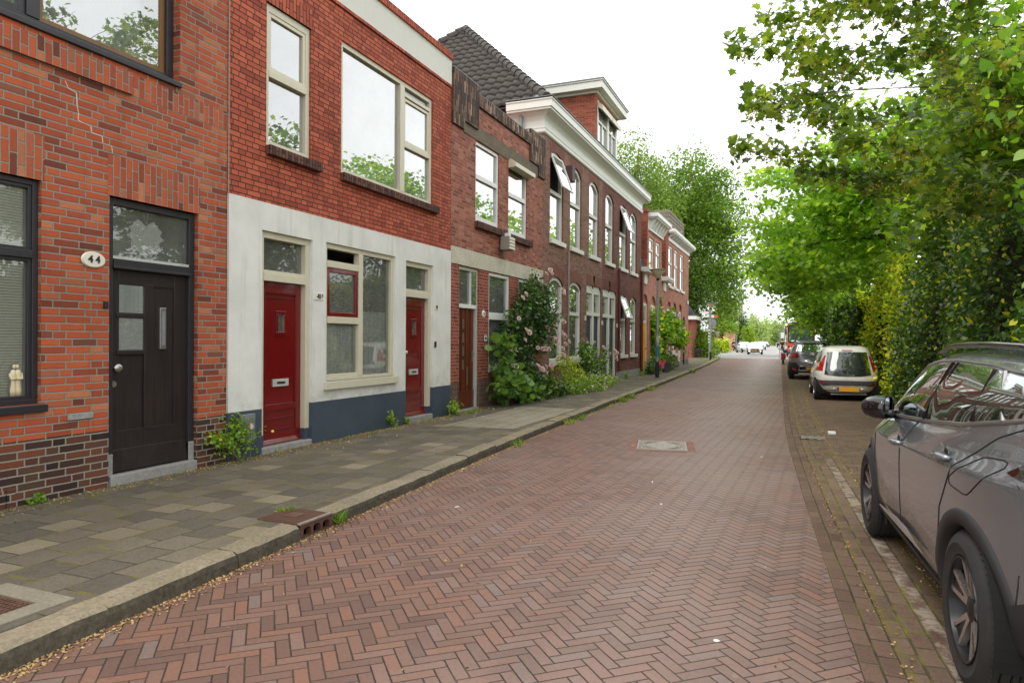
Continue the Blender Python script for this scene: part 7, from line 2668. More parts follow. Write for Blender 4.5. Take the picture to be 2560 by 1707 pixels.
mb.lathe((-5.55, 31.9, PZF), [(0.0, 0.0), (0.15, 0.0), (0.21, 0.42), (0.23, 0.42), (0.235, 0.47), (0.20, 0.47), (0.19, 0.42), (0.0, 0.41)], 20)
mb.build('pot_body', plain('dark_grey_pot', C(70, 70, 76), 0.6), pot, smooth='auto')
# weeds in the joints of wall and pavement
sw = bush('weed_shrub', 'yellow-green self-sown shrub by the meter cover next to the first red door', [((FX + 0.10, 6.22, 0.34), (0.10, 0.24, 0.20), 30), ((FX + 0.09, 6.50, 0.40), (0.08, 0.15, 0.18), 12), ((FX + 0.08, 6.36, 0.56), (0.06, 0.22, 0.10), 9), ((FX + 0.12, 5.98, 0.42), (0.08, 0.12, 0.10), 8)], 12, (0.04, 0.055, 0.045), 0.030, 'round', L['weed'], 110, None, 'weed', 16, 0.35, base=(FX + 0.12, 6.35, PZF))
mb = MB()
mb.ball((FX + 0.2, 6.80, 0.40), (0.02, 0.02, 0.017), 0, 8)
mb.build('bloom', plain('yellow_flower', C(240, 206, 40), 0.6), sw)
WG = 'weeds along the foot of the houses'
for (px_, py_, h, r, n, seed, lb) in ((FX + 0.08, 9.75, 0.22, 0.10, 10, 111, 'leafy weed with a tall stalk at the dark plinth under the window'), (FX + 0.10, 10.22, 0.10, 0.08, 6, 112, 'tiny weed beside the doorstep of the second red door'),
                                      (FX + 0.14, 11.85, 0.28, 0.20, 16, 113, 'bright green weed at the joint between white and narrow house'), (FX + 0.35, 12.3, 0.06, 0.16, 10, 114, 'flat weed in the pavement before the brown door'),
                                      (FX + 0.06, 4.0, 0.07, 0.09, 9, 115, 'dandelion-like weed at the foot of the dark clinker bricks'), (FX + 0.3, 24.2, 0.16, 0.3, 14, 116, 'low weeds at the green doors of the long house'),
                                      (FX + 0.25, 26.0, 0.22, 0.18, 14, 117, 'round weed at the grey foundation by the drainpipe'), (FX + 0.3, 28.6, 0.14, 0.35, 16, 118, 'grassy weeds by the grey foundation of the long house')):
    bush('weed', lb, [((px_, py_, PZF + h * 0.6), (r * 0.5, r, h * 0.7), n)], 9, (r * 0.22, r * 0.35, h * 0.22), 0.035 + h * 0.08, 'oval', [L['weed'], L['grass']], seed, WG, 'weed', 5, 0.3, mw=(3, 1))


def tuft(name, label, x, y, z, r, n, h, seed, group='grass tufts at the kerb'):
    rng = np.random.default_rng(seed)
    a = rng.random(n) * 2 * PI
    rr = r * np.sqrt(rng.random(n))
    P = np.stack([x + rr * np.cos(a), y + rr * np.sin(a), np.full(n, z + h * 0.3)], 1)
    dirs = np.stack([np.cos(a) * 0.7, np.sin(a) * 0.7, np.full(n, 1.3)], 1)
    o = leaf_cloud(name, P, h, 'blade', L['grass'], None, -0.2, None, 0.3, rng, dirs)
    return tag(o, label, 'grass', group)


tuft('grass_tuft', 'thick grass tuft growing at the far end of the kerb inlet', -3.62, 4.80, 0.02, 0.09, 170, 0.085, 1)
tuft('grass_tuft', 'short grass tuft behind the rusty inlet cover', -3.99, 4.62, 0.10, 0.08, 90, 0.06, 2)
for k, (yy, n) in enumerate(((9.35, 40), (12.2, 60), (13.0, 40), (17.2, 90), (18.4, 80), (21.5, 70), (34.0, 80))):
    tuft('grass_tuft', 'grass tuft in the kerb joint ' + ('opposite the second red door', 'opposite the narrow house', 'just before the pale new slabs end', 'level with the climbing rose', 'level with the yellow-green shrub', 'level with the open rose bush', 'beyond the first street lamp')[k], KL(yy) + 0.05, yy, 0.01, 0.16, n, 0.07 + 0.004 * yy, 10 + k)

# stuff: litter of seeds and petals, moss in the gutters, grass verge
rng = np.random.default_rng(77)
P = []
for _ in range(5200):
    y = 1.0 + 26 * rng.random() ** 1.6
    x = KL(y) + 0.012 + abs(rng.normal()) * 0.055
    P.append((x, y, 0.006))
for _ in range(4200):
    y = rng.uniform(5.6, 13.2) if rng.random() < 0.85 else rng.uniform(2.5, 5.6)
    P.append((-D + 0.03 + abs(rng.normal()) * (0.10 + 0.10 * math.sin(y * 2.1) ** 2), y, PZF + 0.006))
for _ in range(700):
    y = rng.uniform(2, 30)
    P.append((rng.uniform(KL(y), RR(y)), y, 0.006))
for _ in range(1500):
    y = 2.5 + 22 * rng.random() ** 1.3
    P.append((RR(y) + (0.0 if rng.random() < 0.5 else 0.42) + rng.normal() * 0.03, y, 0.004))
tag(leaf_cloud('seed_litter', np.array(P), 0.017, 'oval', L['litter'], None, 1.2, None, 0.1, rng), kind='stuff')
P = []
for (x0, x1, y0, y1, n) in ((-6.1, -5.2, 7.5, 9.0, 14), (-6.2, -5.4, 11.2, 13.6, 40), (-6.1, -4.6, 13.5, 20, 60), (-5.8, -4.2, 3.5, 8, 8), (-3, 0, 3, 12, 16)):
    for _ in range(n):
        x = rng.uniform(x0, x1)
        P.append((x, rng.uniform(y0, y1), (PZF if x < -3.9 else 0.0) + 0.008))
tag(leaf_cloud('fallen_petals', np.array(P), 0.032, 'oval', L['whitep'], None, 1.2, None, 0.1, rng), kind='stuff')
P = []
for y in np.arange(12, 62, 0.02):
    if rng.random() < 0.35 + 0.3 * math.sin(y * 0.9):
        P.append((KL(y) + 0.02 + abs(rng.normal()) * 0.07, y, 0.02))
for _ in range(420):
    y = rng.uniform(3, 14)
    P.append((-D + 0.04 + abs(rng.normal()) * 0.09, y, PZF))
for _ in range(900):
    P.append((rng.uniform(-6.6, -5.7), rng.uniform(50, 60.5), 0.13))
tag(leaf_cloud('kerb_grass', np.array(P), 0.075, 'blade', L['grass'], None, -0.1, None, 0.2, rng), kind='stuff')

# ------------------------------------------------------------------ street furniture
inl = thing('kerb_inlet', 'rusty cast-iron drain inlet with ribbed cover set into the kerb', 'drain', (-3.75, 4.5, 0.1))
ang = 0.06


def rot2(x, y, cx, cy, a):
    dx, dy = x - cx, y - cy
    return cx + dx * math.cos(a) - dy * math.sin(a), cy + dx * math.sin(a) + dy * math.cos(a)


mb = MB()
fx = KL(4.5) + 0.005
mb.box(fx - 0.44, fx - 0.02, 4.315, 4.70, 0.09, 0.118)
for k in range(22):
    yy = 4.33 + k * 0.0165
    mb.box(fx - 0.42, fx - 0.035, yy, yy + 0.008, 0.118, 0.124)
mb.box(fx - 0.29, fx - 0.16, 4.44, 4.57, 0.124, 0.128)
mb.build('cover', M['iron'], inl, bevel=0.002)
mb = MB()
ops = [(4.345 + k * 0.118, 4.435 + k * 0.118, 0.012, 0.082, 0.02) for k in range(3)]
wall(mb, fx, 4.305, 4.71, -0.03, 0.108, ops, 0, 1, rev=0.05, deep=0.2)
mb.quad((fx, 4.305, 0.108), (fx, 4.71, 0.108), (fx - 0.05, 4.71, 0.108), (fx - 0.05, 4.305, 0.108))
mb.build('throat', [M['iron'], M['hole']], inl)
mb = MB()
mb.box(fx - 0.03, fx + 0.004, 4.305, 4.71, 0.108, 0.124)
mb.build('lip', M['irong'], inl, bevel=0.003)

# square cover in its concrete surround, bottom left
cx, cy = -4.03, 2.30
gc = thing('pavement_cover', 'small rusty cover in a pale concrete surround at the left edge of the pavement', 'cover', (cx, cy, PZ))
mb = MB()
for (a, b, c, d) in ((-0.30, 0.30, -0.30, -0.17), (-0.30, 0.30, 0.17, 0.30), (-0.30, -0.17, -0.17, 0.17), (0.17, 0.30, -0.17, 0.17)):
    mb.box(cx + a, cx + b, cy + c, cy + d, 0.06, PZ + 0.006)
mb.build('surround', M['slabring'], gc, bevel=0.006)
mb = MB()
mb.box(cx - 0.165, cx + 0.165, cy - 0.165, cy + 0.165, 0.06, PZ - 0.002)
for i in range(9):
    for j in range(9):
        mb.box(cx - 0.15 + i * 0.034, cx - 0.13 + i * 0.034, cy - 0.15 + j * 0.034, cy - 0.13 + j * 0.034, PZ - 0.002, PZ + 0.004)
mb.build('cover', M['iron'], gc)

mh = thing('manhole_cover', 'worn grey rectangular manhole cover with a ring pattern in the middle of the road', 'manhole', (-1.85, 10.32, 0))
mb = MB()
a = math.radians(10)
P4 = lambda x, y, z: rot2(-1.85 + x, 10.32 + y, -1.85, 10.32, a) + (z,)


def rbox(mb, x0, x1, y0, y1, z0, z1, m=0):
    mb.add([P4(x0, y0, z0), P4(x1, y0, z0), P4(x1, y1, z0), P4(x0, y1, z0), P4(x0, y0, z1), P4(x1, y0, z1), P4(x1, y1, z1), P4(x0, y1, z1)],
           [(0, 3, 2, 1), (4, 5, 6, 7), (0, 1, 5, 4), (1, 2, 6, 5), (2, 3, 7, 6), (3, 0, 4, 7)], m)


W_, H_ = 0.36, 0.46
rbox(mb, -W_, W_, -H_, H_, -0.02, 0.004)
for (x0, x1, y0, y1) in ((-W_, W_, -H_, -H_ + 0.03), (-W_, W_, H_ - 0.03, H_), (-W_, -W_ + 0.03, -H_ + 0.03, H_ - 0.03), (W_ - 0.03, W_, -H_ + 0.03, H_ - 0.03)):
    rbox(mb, x0, x1, y0, y1, 0.004, 0.012)
for i in range(14):
    for j in range(18):
        x, y = -0.31 + i * 0.0475, -0.41 + j * 0.048
        r = math.hypot(x, y * 0.78)
        if 0.235 < r < 0.30:
            continue
        if r < 0.235:
            if i % 2:
                rbox(mb, x - 0.008, x + 0.008, y - 0.021, y + 0.021, 0.004, 0.010)
        else:
            rbox(mb, x - 0.015, x + 0.015, y - 0.015, y + 0.015, 0.004, 0.010)
mb.build('cover', M['irong'], mh)
mb = MB()
for s_ in (0.245, 0.285):
    pts = [P4(s_ * math.cos(2 * PI * k / 36), s_ / 0.78 * math.sin(2 * PI * k / 36), 0.006) for k in range(37)]
    mb.tube(pts, 0.007, 5)
mb.build('ring', M['irong'], mh)
mb = MB()
for (x0, x1, y0, y1) in ((-W_ - 0.11, -W_ - 0.01, -H_ - 0.02, H_ + 0.02), (W_ + 0.01, W_ + 0.11, -H_ - 0.02, H_ + 0.02)):
    n = 4
    for k in range(n):
        rbox(mb, x0, x1, y0 + (y1 - y0) * k / n + 0.006, y0 + (y1 - y0) * (k + 1) / n - 0.006, -0.02, 0.005 + 0.003 * (k % 2))
for (y0, y1) in ((-H_ - 0.11, -H_ - 0.01), (H_ + 0.01, H_ + 0.11)):
    for k in range(4):
        rbox(mb, -W_ - 0.0 + 0.18 * k, -W_ + 0.18 * k + 0.168, y0, y1, -0.02, 0.005 + 0.003 * (k % 2))
mb.build('brick_border', plain('border_brick', C(124, 88, 74), 0.85, var=0.25, scale=10, bump=0.4), mh, bevel=0.004)

gl = thing('gully_grate', 'small chequered drain grate in the mossy gutter by the parking bay', 'drain', (0.27, 12.2, 0))
mb = MB()
gx, gy = RR(12.2) + 0.20, 12.2
mb.box(gx - 0.19, gx + 0.19, gy - 0.19, gy + 0.19, -0.03, -0.002, 1)
for i in range(6):
    for j in range(5):
        if (i + j) % 2 == 0:
            mb.box(gx - 0.18 + i * 0.06, gx - 0.12 + i * 0.06, gy - 0.18 + j * 0.072, gy - 0.108 + j * 0.072, -0.002, 0.008, 0)
mb.build('grate', [M['irong'], M['hole']], gl)
wb = MB()
wb.box(gx + 0.25, gx + 0.37, gy + 0.6, gy + 0.8, -0.01, 0.034)
tag(wb.build('marker_brick', M['whitep'], None, bevel=0.005), 'single white brick marking the parking bay beside the drain grate', 'brick')


def street_lamp(x, y, label, dirty=False):
    t = thing('street_lamp', label, 'lamp', (x, y, PZ), 'street lamps with conical heads on the pavement')
    H_ = 4.28
    mb = MB()
    mb.lathe((x, y, PZ), [(0.0, 0), (0.075, 0), (0.075, 0.62), (0.0, 0.62)], 16)
    mb.build('base_sleeve', M['blacks'], t, smooth='auto')
    mb = MB()
    mb.lathe((x, y, PZ), [(0.07, 0.62), (0.07, 1.6), (0.055, 1.66), (0.045, H_ - 0.42)], 16)
    if dirty:
        for k, (z, h) in enumerate(((0.82, 0.42), (1.40, 0.22), (1.72, 0.14))):
            mb.lathe((x, y, PZ + z), [(0.0715 if z < 1.55 else 0.056, 0), (0.0715 if z < 1.55 else 0.056, h)], 12, 1 + k % 2, 'z', -2.6 + k * 0.6, 0.2 + k * 0.6)
    mb.build('pole', [M['galv'], plain('blue_sticker', C(62, 104, 138), 0.6, var=0.3, scale=30), plain('pale_sticker', C(176, 180, 178), 0.6, var=0.3, scale=30)], t, smooth='auto')
    mb = MB()
    mb.lathe((x, y, PZ + H_), [(0.05, -0.46), (0.07, -0.40), (0.05, -0.36), (0.0, -0.36)], 16)
    mb.build('collar', M['blacks'], t, smooth='auto')
    mb = MB()
    mb.lathe((x, y, PZ + H_), [(0.06, -0.37), (0.10, -0.34), (0.20, -0.18), (0.29, -0.08), (0.30, -0.05)], 28)
    mb.build('lamp_bowl', plain('frosted_lamp_bowl', C(214, 202, 164), 0.35), t, smooth='auto')
    mb = MB()
    mb.lathe((x, y, PZ + H_), [(0.30, -0.06), (0.325, -0.05), (0.325, -0.025), (0.24, 0.0), (0.0, 0.03)], 28)
    mb.build('lamp_cap', plain('grey_green_lamp_cap', C(96, 100, 92), 0.5), t, smooth='auto')
    return t


street_lamp(-5.06, 27.11, 'first grey street lamp with conical head and stickers on its post, before the yellow door', True)
street_lamp(-5.99, 53.5, 'second grey street lamp with conical head, beyond the corner house')

# fingerpost with boards, round sign back and striped post
sp = at(1773, 890, 57)
fp = thing('signpost', 'signpost with pale direction boards and a round grey sign back behind the second lamp', 'sign', (sp.x, 57, PZ))
mb = MB()
mb.tube([(sp.x, 57, PZ), (sp.x, 57, at(1773, 776, 57).z)], 0.045, 8)
mb.build('post', M['galv'], fp)
for (xa, xb, ya, yb, red) in ((1757, 1772, 779, 785, 0), (1758, 1773, 788, 793, 0), (1775, 1791, 787, 794, 1)):
    a, b = at(xa, yb, 56.9), at(xb, ya, 56.9)
    mb = MB()
    mb.box(a.x, b.x, 56.92, 56.96, a.z, b.z)
    if red:
        w_ = (b.x - a.x) * 0.35
        mb.box(b.x - w_, b.x + 0.12, 56.90, 56.92, a.z, b.z, 1)
    mb.build('direction_board', [M['whitep'], plain('red_board_end', C(208, 96, 76), 0.5)], fp)
c = at(1781, 806, 56.9)
mb = MB()
mb.lathe((c.x, 56.9, c.z), [(0.0, 0.0), (0.30, 0.0), (0.30, 0.03), (0.0, 0.03)], 24, 0, 'y')
mb.build('round_sign', M['galv'], fp)
a, b = at(1771, 821, 56.9), at(1789, 814, 56.9)
mb = MB()
mb.box(a.x, b.x, 56.9, 56.93, a.z, b.z)
mb.build('sub_plate', M['galv'], fp)
mb = MB()
a0 = at(1773, 857, 56.6)
for k in range(10):
    mb.lathe((a0.x - 0.02, 56.8, a0.z + k * 0.12), [(0.065, 0), (0.065, 0.12)], 12, k % 2)
mb.build('striped_sleeve', [M['whitep'], plain('stripe_blue', C(58, 96, 128), 0.5)], fp)
ne = at(1792, 872, 72)
ns = thing('no_entry_sign', 'thin post with a small red and white sign before the yellow-green hedge block', 'sign', (ne.x, 72, 0))
mb = MB()
mb.tube([(ne.x, 72, 0), (ne.x, 72, at(1792, 824, 72).z)], 0.035, 8)
mb.build('post', M['galv'], ns)
c = at(1793.5, 827, 71.9)
mb = MB()
mb.lathe((c.x, 71.9, c.z), [(0.0, 0.0), (0.21, 0.0), (0.21, 0.02), (0.0, 0.02)], 20, 0, 'y')
mb.box(c.x - 0.21, c.x + 0.21, 71.87, 71.89, c.z - 0.2, c.z - 0.03, 1)
mb.build('sign_face', [plain('sign_red', C(178, 44, 38), 0.4), M['whitep']], ns)
c = at(1793, 834.5, 71.9)
mb = MB()
mb.box(c.x - 0.16, c.x + 0.16, 71.88, 71.9, c.z - 0.12, c.z + 0.12)
mb.build('sub_plate', M['whitep'], ns)


# bicycles
def bicycle(name, label, loc, rz, bag=False, top=True):
    t = thing(name, label, 'bicycle', (0, 0, 0))
    for x in (-0.54, 0.54):
        mb = MB()
        pts = [(x + 0.335 * math.cos(2 * PI * k / 28), 0, 0.355 + 0.335 * math.sin(2 * PI * k / 28)) for k in range(29)]
        mb.tube(pts, 0.020, 6, 0, False)
        w = mb.build('wheel', M['tyre'], t, smooth=True)
        mb = MB()
        for k in range(10):
            a = 2 * PI * k / 10
            mb.tube([(x, 0.0, 0.355), (x + 0.33 * math.cos(a), 0, 0.355 + 0.33 * math.sin(a))], 0.003, 4, 0, False)
        mb.ball((x, 0, 0.355), 0.03, 0, 8)
        mb.build('spokes', M['steel'], w)
    mb = MB()
    for pts in ([(-0.54, 0, 0.355), (-0.05, 0, 0.30), (0.36, 0, 0.62), (0.38, 0, 0.84)], [(-0.05, 0, 0.30), (-0.18, 0, 0.86)], [(-0.15, 0, 0.72), (0.37, 0, 0.72)], [(-0.54, 0, 0.355), (-0.15, 0, 0.70)], [(0.54, 0, 0.355), (0.42, 0, 0.62), (0.34, 0, 1.05)]):
        mb.tube(pts, 0.018, 7)
    for x, a0 in ((-0.54, 0.3), (0.54, 0.1)):
        pts = [(x + 0.37 * math.cos(a), 0, 0.355 + 0.37 * math.sin(a)) for a in [a0 + 2.6 * k / 10 for k in range(11)]]
        mb.tube(pts, 0.022, 5)
    mb.tube([(-0.85, 0, 0.74), (-0.2, 0, 0.76)], 0.03, 6)
    mb.build('frame', M['blacks'], t, smooth='auto')
    mb = MB()
    mb.tube([(0.18, 0.28, 1.06), (0.30, 0.22, 1.08), (0.34, 0, 1.05), (0.30, -0.22, 1.08), (0.18, -0.28, 1.06)], 0.014, 6)
    mb.build('handlebar', M['steel'], t)
    mb = MB()
    mb.ball((-0.22, 0, 0.93), (0.13, 0.08, 0.045), 0, 10)
    mb.build('saddle', M['blacks'], t, smooth=True)
    if bag:
        for s_ in (-1, 1):
            mb = MB()
            mb.box(-0.80, -0.36, s_ * 0.06 if s_ > 0 else -0.20, 0.20 if s_ > 0 else -0.06, 0.40, 0.74)
            mb.build('pannier', plain('black_pannier_cloth', C(38, 34, 34), 0.9, var=0.3), t, bevel=0.04)
    place(t, loc, rz)
    return t


c = at(1729, 893, 61)
bicycle('bicycle', 'black bicycle with panniers parked beyond the corner house', (c.x - 0.05, 61, PZF), math.radians(180), True)

# moped in front of the crossover
gm = at(1957, 905, 50)
mo = thing('moped', 'small grey moped with white top box and big red reflector beyond the crossover', 'moped', (0, 0, 0))
mb = MB()
for x in (-0.6, 0.6):
    mb.lathe((x, 0, 0.24), [(0.10, -0.05), (0.2, -0.06), (0.24, -0.03), (0.24, 0.03), (0.2, 0.06), (0.10, 0.05)], 18, 0, 'y')
mb.build('wheels', M['tyre'], mo, smooth=True)
mb = MB()
mb.prism([(-0.75, -0.16, 0.40), (-0.2, -0.16, 0.30), (0.3, -0.16, 0.28), (0.55, -0.16, 0.85), (0.45, -0.16, 0.90), (0.2, -0.16, 0.40), (-0.15, -0.16, 0.45), (-0.2, -0.16, 0.72), (-0.75, -0.16, 0.74)], (0, 0.32, 0))
mb.build('body', plain('grey_moped_body', C(150, 152, 150), 0.4), mo, bevel=0.04)
mb = MB()
mb.box(-0.80, -0.76, -0.13, 0.13, 0.42, 0.72)
mb.build('reflector', M['redlamp'], mo, bevel=0.02)
mb = MB()
mb.box(-0.86, -0.5, -0.2, 0.2, 0.76, 0.92)
mb.build('top_box', M['whitep'], mo, bevel=0.03)
mb = MB()
mb.tube([(0.35, 0.34, 1.02), (0.42, 0, 0.98), (0.35, -0.34, 1.02)], 0.018, 6)
for s_ in (-1, 1):
    mb.tube([(0.38, s_ * 0.26, 1.0), (0.40, s_ * 0.36, 1.16)], 0.01, 5)
    mb.ball((0.38, s_ * 0.37, 1.18), (0.02, 0.07, 0.05), 0, 8)
mb.build('handlebar', M['blacks'], mo)
place(mo, (gm.x, 51, 0), math.radians(92))


# people: one skinned surface for the body, thicker skins for the clothes
def skin(name, chains, mat, parent, sub=1):
    """chains: lists of (x, y, z, radius); the first point of a later chain may repeat an earlier point"""
    V, E, R = [], [], []
    idx = {}
    for ch in chains:
        prev = None
        for p in ch:
            k = tuple(round(q, 4) for q in p[:3])
            if k not in idx:
                idx[k] = len(V)
                V.append(p[:3])
                R.append(p[3])
            if prev is not None:
                E.append((prev, idx[k]))
            prev = idx[k]
    me = bpy.data.meshes.new(name)
    me.from_pydata(V, E, [])
    me.materials.append(mat)
    o = link(name, me, parent)
    m = o.modifiers.new('skin', 'SKIN')
    m.use_smooth_shade = True
    for i, d in enumerate(me.skin_vertices[0].data):
        d.radius = (R[i], R[i])
        d.use_root = i == 0
    s_ = o.modifiers.new('sub', 'SUBSURF')
    s_.levels = s_.render_levels = sub
    return o


M['skin'] = plain('skin', C(206, 160, 132), 0.5, var=0.06)
M['hair'] = plain('dark_hair', C(40, 32, 28), 0.7, var=0.2)
M['navy'] = plain('navy_jacket_cloth', C(40, 48, 66), 0.9, var=0.15)
M['blackc'] = plain('black_cloth', C(28, 28, 31), 0.9, var=0.15)
M['shoe'] = plain('black_shoe', C(24, 22, 22), 0.6)


def person(label, loc, rz, pose, jacket, trousers, s=1.0):
    """x right, y forward; pose holds knees, feet, hands"""
    t = thing('person', label, 'person', (0, 0, 0))
    hip = pose.get('hip', 0.92)
    lean = pose.get('lean', 0.04)
    sh = hip + 0.50
    tz = [(0, 0, hip), (0, lean * 0.5, hip + 0.22), (0, lean, sh - 0.05)]
    nk, hd = (0, lean + 0.02, sh + 0.06), (0, lean + 0.06, sh + 0.20)
    body, coat, trou, shoes = [], [], [], []
    body.append([tz[0] + (0.12,), tz[1] + (0.12,), tz[2] + (0.12,), nk + (0.055,), (0, lean + 0.05, sh + 0.14, 0.085), hd + (0.095,), (0, lean + 0.06, sh + 0.27, 0.075)])
    coat.append([tz[0] + (0.155,), tz[1] + (0.15,), tz[2] + (0.15,), (0, lean + 0.01, sh + 0.02, 0.075)])
    trou.append([(0, 0, hip + 0.02, 0.145), (0, 0, hip - 0.06, 0.13)])
    for k, sg in ((0, -1), (1, 1)):
        el, ha = pose['elbow'][k], pose['hand'][k]
        kn, ft = pose['knee'][k], pose['foot'][k]
        s0 = (sg * 0.17, lean, sh - 0.04)
        body.append([tz[2] + (0.12,), s0 + (0.055,), el + (0.042,), ha + (0.035,)])
        hv = Vector(ha) - Vector(el)
        hv.normalize()
        for f in range(4):
            off = Vector((0, 0, 1)).cross(hv) * 0.0 + Vector(((f - 1.5) * 0.018, 0, 0))
            q = Vector(ha) + hv * 0.06 + off
            q2 = q + hv * 0.05 + Vector((0, 0, -0.03))
            body.append([ha + (0.035,), tuple(q) + (0.010,), tuple(q2) + (0.008,)])
        q = Vector(ha) + hv * 0.03 + Vector((-sg * 0.05, 0, 0.01))
        body.append([ha + (0.035,), tuple(q) + (0.010,)])
        coat.append([tz[2] + (0.15,), s0 + (0.078,), el + (0.062,), tuple(Vector(ha) - hv * 0.05) + (0.05,)])
        h0 = (sg * 0.09, 0, hip - 0.06)
        body.append([tz[0] + (0.12,), h0 + (0.08,), kn + (0.055,), ft + (0.038,)])
        trou.append([(0, 0, hip - 0.06, 0.13), h0 + (0.105,), kn + (0.075,), ft + (0.055,)])
        shoes.append([(ft[0], ft[1] - 0.05, ft[2] - 0.04, 0.045), (ft[0], ft[1] + 0.07, ft[2] - 0.05, 0.045), (ft[0], ft[1] + 0.15, ft[2] - 0.055, 0.035)])
    skin('body', body, M['skin'], t)
    skin('jacket', coat, jacket, t)
    skin('trousers', trou, trousers, t)
    for sc in shoes:
        skin('shoe', [sc], M['shoe'], t)
    mb = MB()
    mb.ball((0, lean + 0.035, sh + 0.235), (0.10, 0.115, 0.10), 0, 12)
    mb.build('hair', M['hair'], t, smooth=True)
    mb = MB()
    for sg in (-1, 1):
        mb.ball((sg * 0.034, lean + 0.145, sh + 0.205), 0.012, 0, 6)
    mb.build('eyes', M['ink'], t)
    mb = MB()
    mb.prism([(-0.014, lean + 0.15, sh + 0.16), (0.014, lean + 0.15, sh + 0.16), (0, lean + 0.15, sh + 0.205)], (0, 0.03, 0))
    mb.box(-0.028, 0.028, lean + 0.14, lean + 0.152, sh + 0.118, sh + 0.128)
    for sg in (-1, 1):
        mb.ball((sg * 0.10, lean + 0.05, sh + 0.19), (0.014, 0.03, 0.035), 0, 6)
    mb.build('face', M['skin'], t)
    place(t, loc, rz, s)
    return t


RIDE = dict(hip=0.98, lean=0.18, elbow=((-0.26, 0.36, 1.22), (0.26, 0.36, 1.22)), hand=((-0.26, 0.55, 1.10), (0.26, 0.55, 1.10)),
            knee=((-0.11, 0.36, 0.80), (0.11, 0.42, 0.62)), foot=((-0.12, 0.16, 0.48), (0.12, 0.22, 0.22)))
WALK = dict(hip=0.92, lean=0.05, elbow=((-0.25, -0.08, 1.10), (0.25, 0.10, 1.12)), hand=((-0.24, 0.06, 0.90), (0.24, 0.28, 1.0)),
            knee=((-0.09, 0.20, 0.50), (0.09, 0.02, 0.48)), foot=((-0.09, 0.26, 0.10), (0.09, -0.24, 0.12)))
STEP = dict(hip=0.96, lean=0.10, elbow=((-0.24, 0.26, 1.18), (0.24, 0.26, 1.18)), hand=((-0.22, 0.50, 1.06), (0.22, 0.50, 1.06)),
            knee=((-0.09, 0.14, 0.54), (0.09, 0.02, 0.54)), foot=((-0.09, 0.10, 0.20), (0.09, -0.10, 0.16)))
c = at(1955, 880, 80)
bicycle('ridden_bicycle', 'bicycle under the black-clad cyclist riding away on the right', (c.x, 82, -0.02), math.radians(92))
person('cyclist in black seen from behind riding away beside the red coach', (c.x, 81.78, 0.0), math.radians(2), RIDE, M['blackc'], M['blackc'])
c = at(1831, 876, 96)
bicycle('ridden_bicycle', 'bicycle of the navy-jacketed rider at the left of the crossing', (c.x, 98, -0.02), math.radians(-4))
person('rider in navy jacket crossing from left to right before the pink wall', (c.x - 0.22, 98, 0.0), math.radians(-94), RIDE, M['navy'], M['blackc'])
c = at(1847, 873, 100)
pp = person('pedestrian in black with a pale bag walking behind the rider by the pink wall', (c.x, 103, -0.02), math.radians(150), WALK, M['blackc'], M['blackc'])
bg_ = MB()
bg_.box(c.x - 0.38, c.x - 0.08, 102.6, 102.75, 0.75, 1.15)
tag(bg_.build('shoulder_bag', plain('pale_bag', C(206, 186, 184), 0.7), None, bevel=0.03), 'pale bag carried at the side of the pedestrian in black', 'bag')

# red coach parked on the right
ct = thing('coach', 'coral-red coach with tall windscreen standing beyond the parked cars under the trees', 'coach', (0, 0, 0))
mb = MB()


def rrect(y0, y1, x0, x1, z0, z1, r, n=5):
    pts = []
    for (cx, cz, a) in ((x1 - r, z1 - r, 0), (x0 + r, z1 - r, PI / 2), (x0 + r, z0 + r, PI), (x1 - r, z0 + r, 1.5 * PI)):
        for k in range(n + 1):
            t_ = a + PI / 2 * k / n
            pts.append((cx + r * math.cos(t_), y0, cz + r * math.sin(t_)))
    return pts


mb.prism(rrect(0, 9, -1.25, 1.25, 0.42, 3.35, 0.18), (0, 9.5, 0))
mb.build('body', M['p_red'], ct, bevel=0.08)
mb = MB()
mb.prism(rrect(-0.03, 0, -1.18, 1.18, 1.42, 3.15, 0.2), (0, 0.06, 0))
mb.build('window_surround', M['pblack'], ct)
mb = MB()
mb.prism(rrect(-0.05, 0, -1.08, 1.08, 1.50, 3.05, 0.16), (0, 0.03, 0))
ws = mb.build('windscreen', M['cglassl'], ct)
mb = MB()
mb.box(-0.9, -0.35, -0.055, -0.05, 1.56, 1.68)
mb.box(0.2, 0.8, -0.055, -0.05, 1.54, 1.66)
mb.build('dashboard_items', M['whitep'], ws)
mb = MB()
for x0 in (-0.7, 0.35):
    mb.tube([(x0, -0.08, 1.45), (x0 + 0.5, -0.08, 2.3)], 0.015, 5)
mb.build('wipers', M['blacks'], ct)
for sg in (-1, 1):
    mb = MB()
    mb.ball((sg * 0.92, -0.03, 0.85), (0.2, 0.05, 0.12), 0, 12)
    mb.build('headlamp', M['lampclear'], ct, smooth=True)
    mb = MB()
    mb.tube([(sg * 1.2, 0.1, 3.1), (sg * 1.42, -0.35, 3.0), (sg * 1.42, -0.38, 2.7)], 0.03, 6)
    mb.box(sg * 1.42 - 0.1, sg * 1.42 + 0.1, -0.45, -0.36, 2.2, 2.75)
    mb.build('mirror', M['blacks'], ct)
    for yy in (2.2, 7.2):
        mb = MB()
        mb.lathe((sg * 1.1, yy, 0.48), [(0.0, -0.14), (0.40, -0.14), (0.48, -0.08), (0.48, 0.08), (0.40, 0.14), (0.0, 0.14)], 20, 0, 'x')
        mb.build('wheel', M['tyre'], ct, smooth='auto')
mb = MB()
mb.box(-1.24, 1.24, -0.04, 0.02, 0.42, 0.62)
mb.build('bumper', M['gplastic'], ct, bevel=0.03)
c = at(1964, 870, 68)
place(ct, (c.x + 1.35, 72, -0.02), math.radians(1.5))
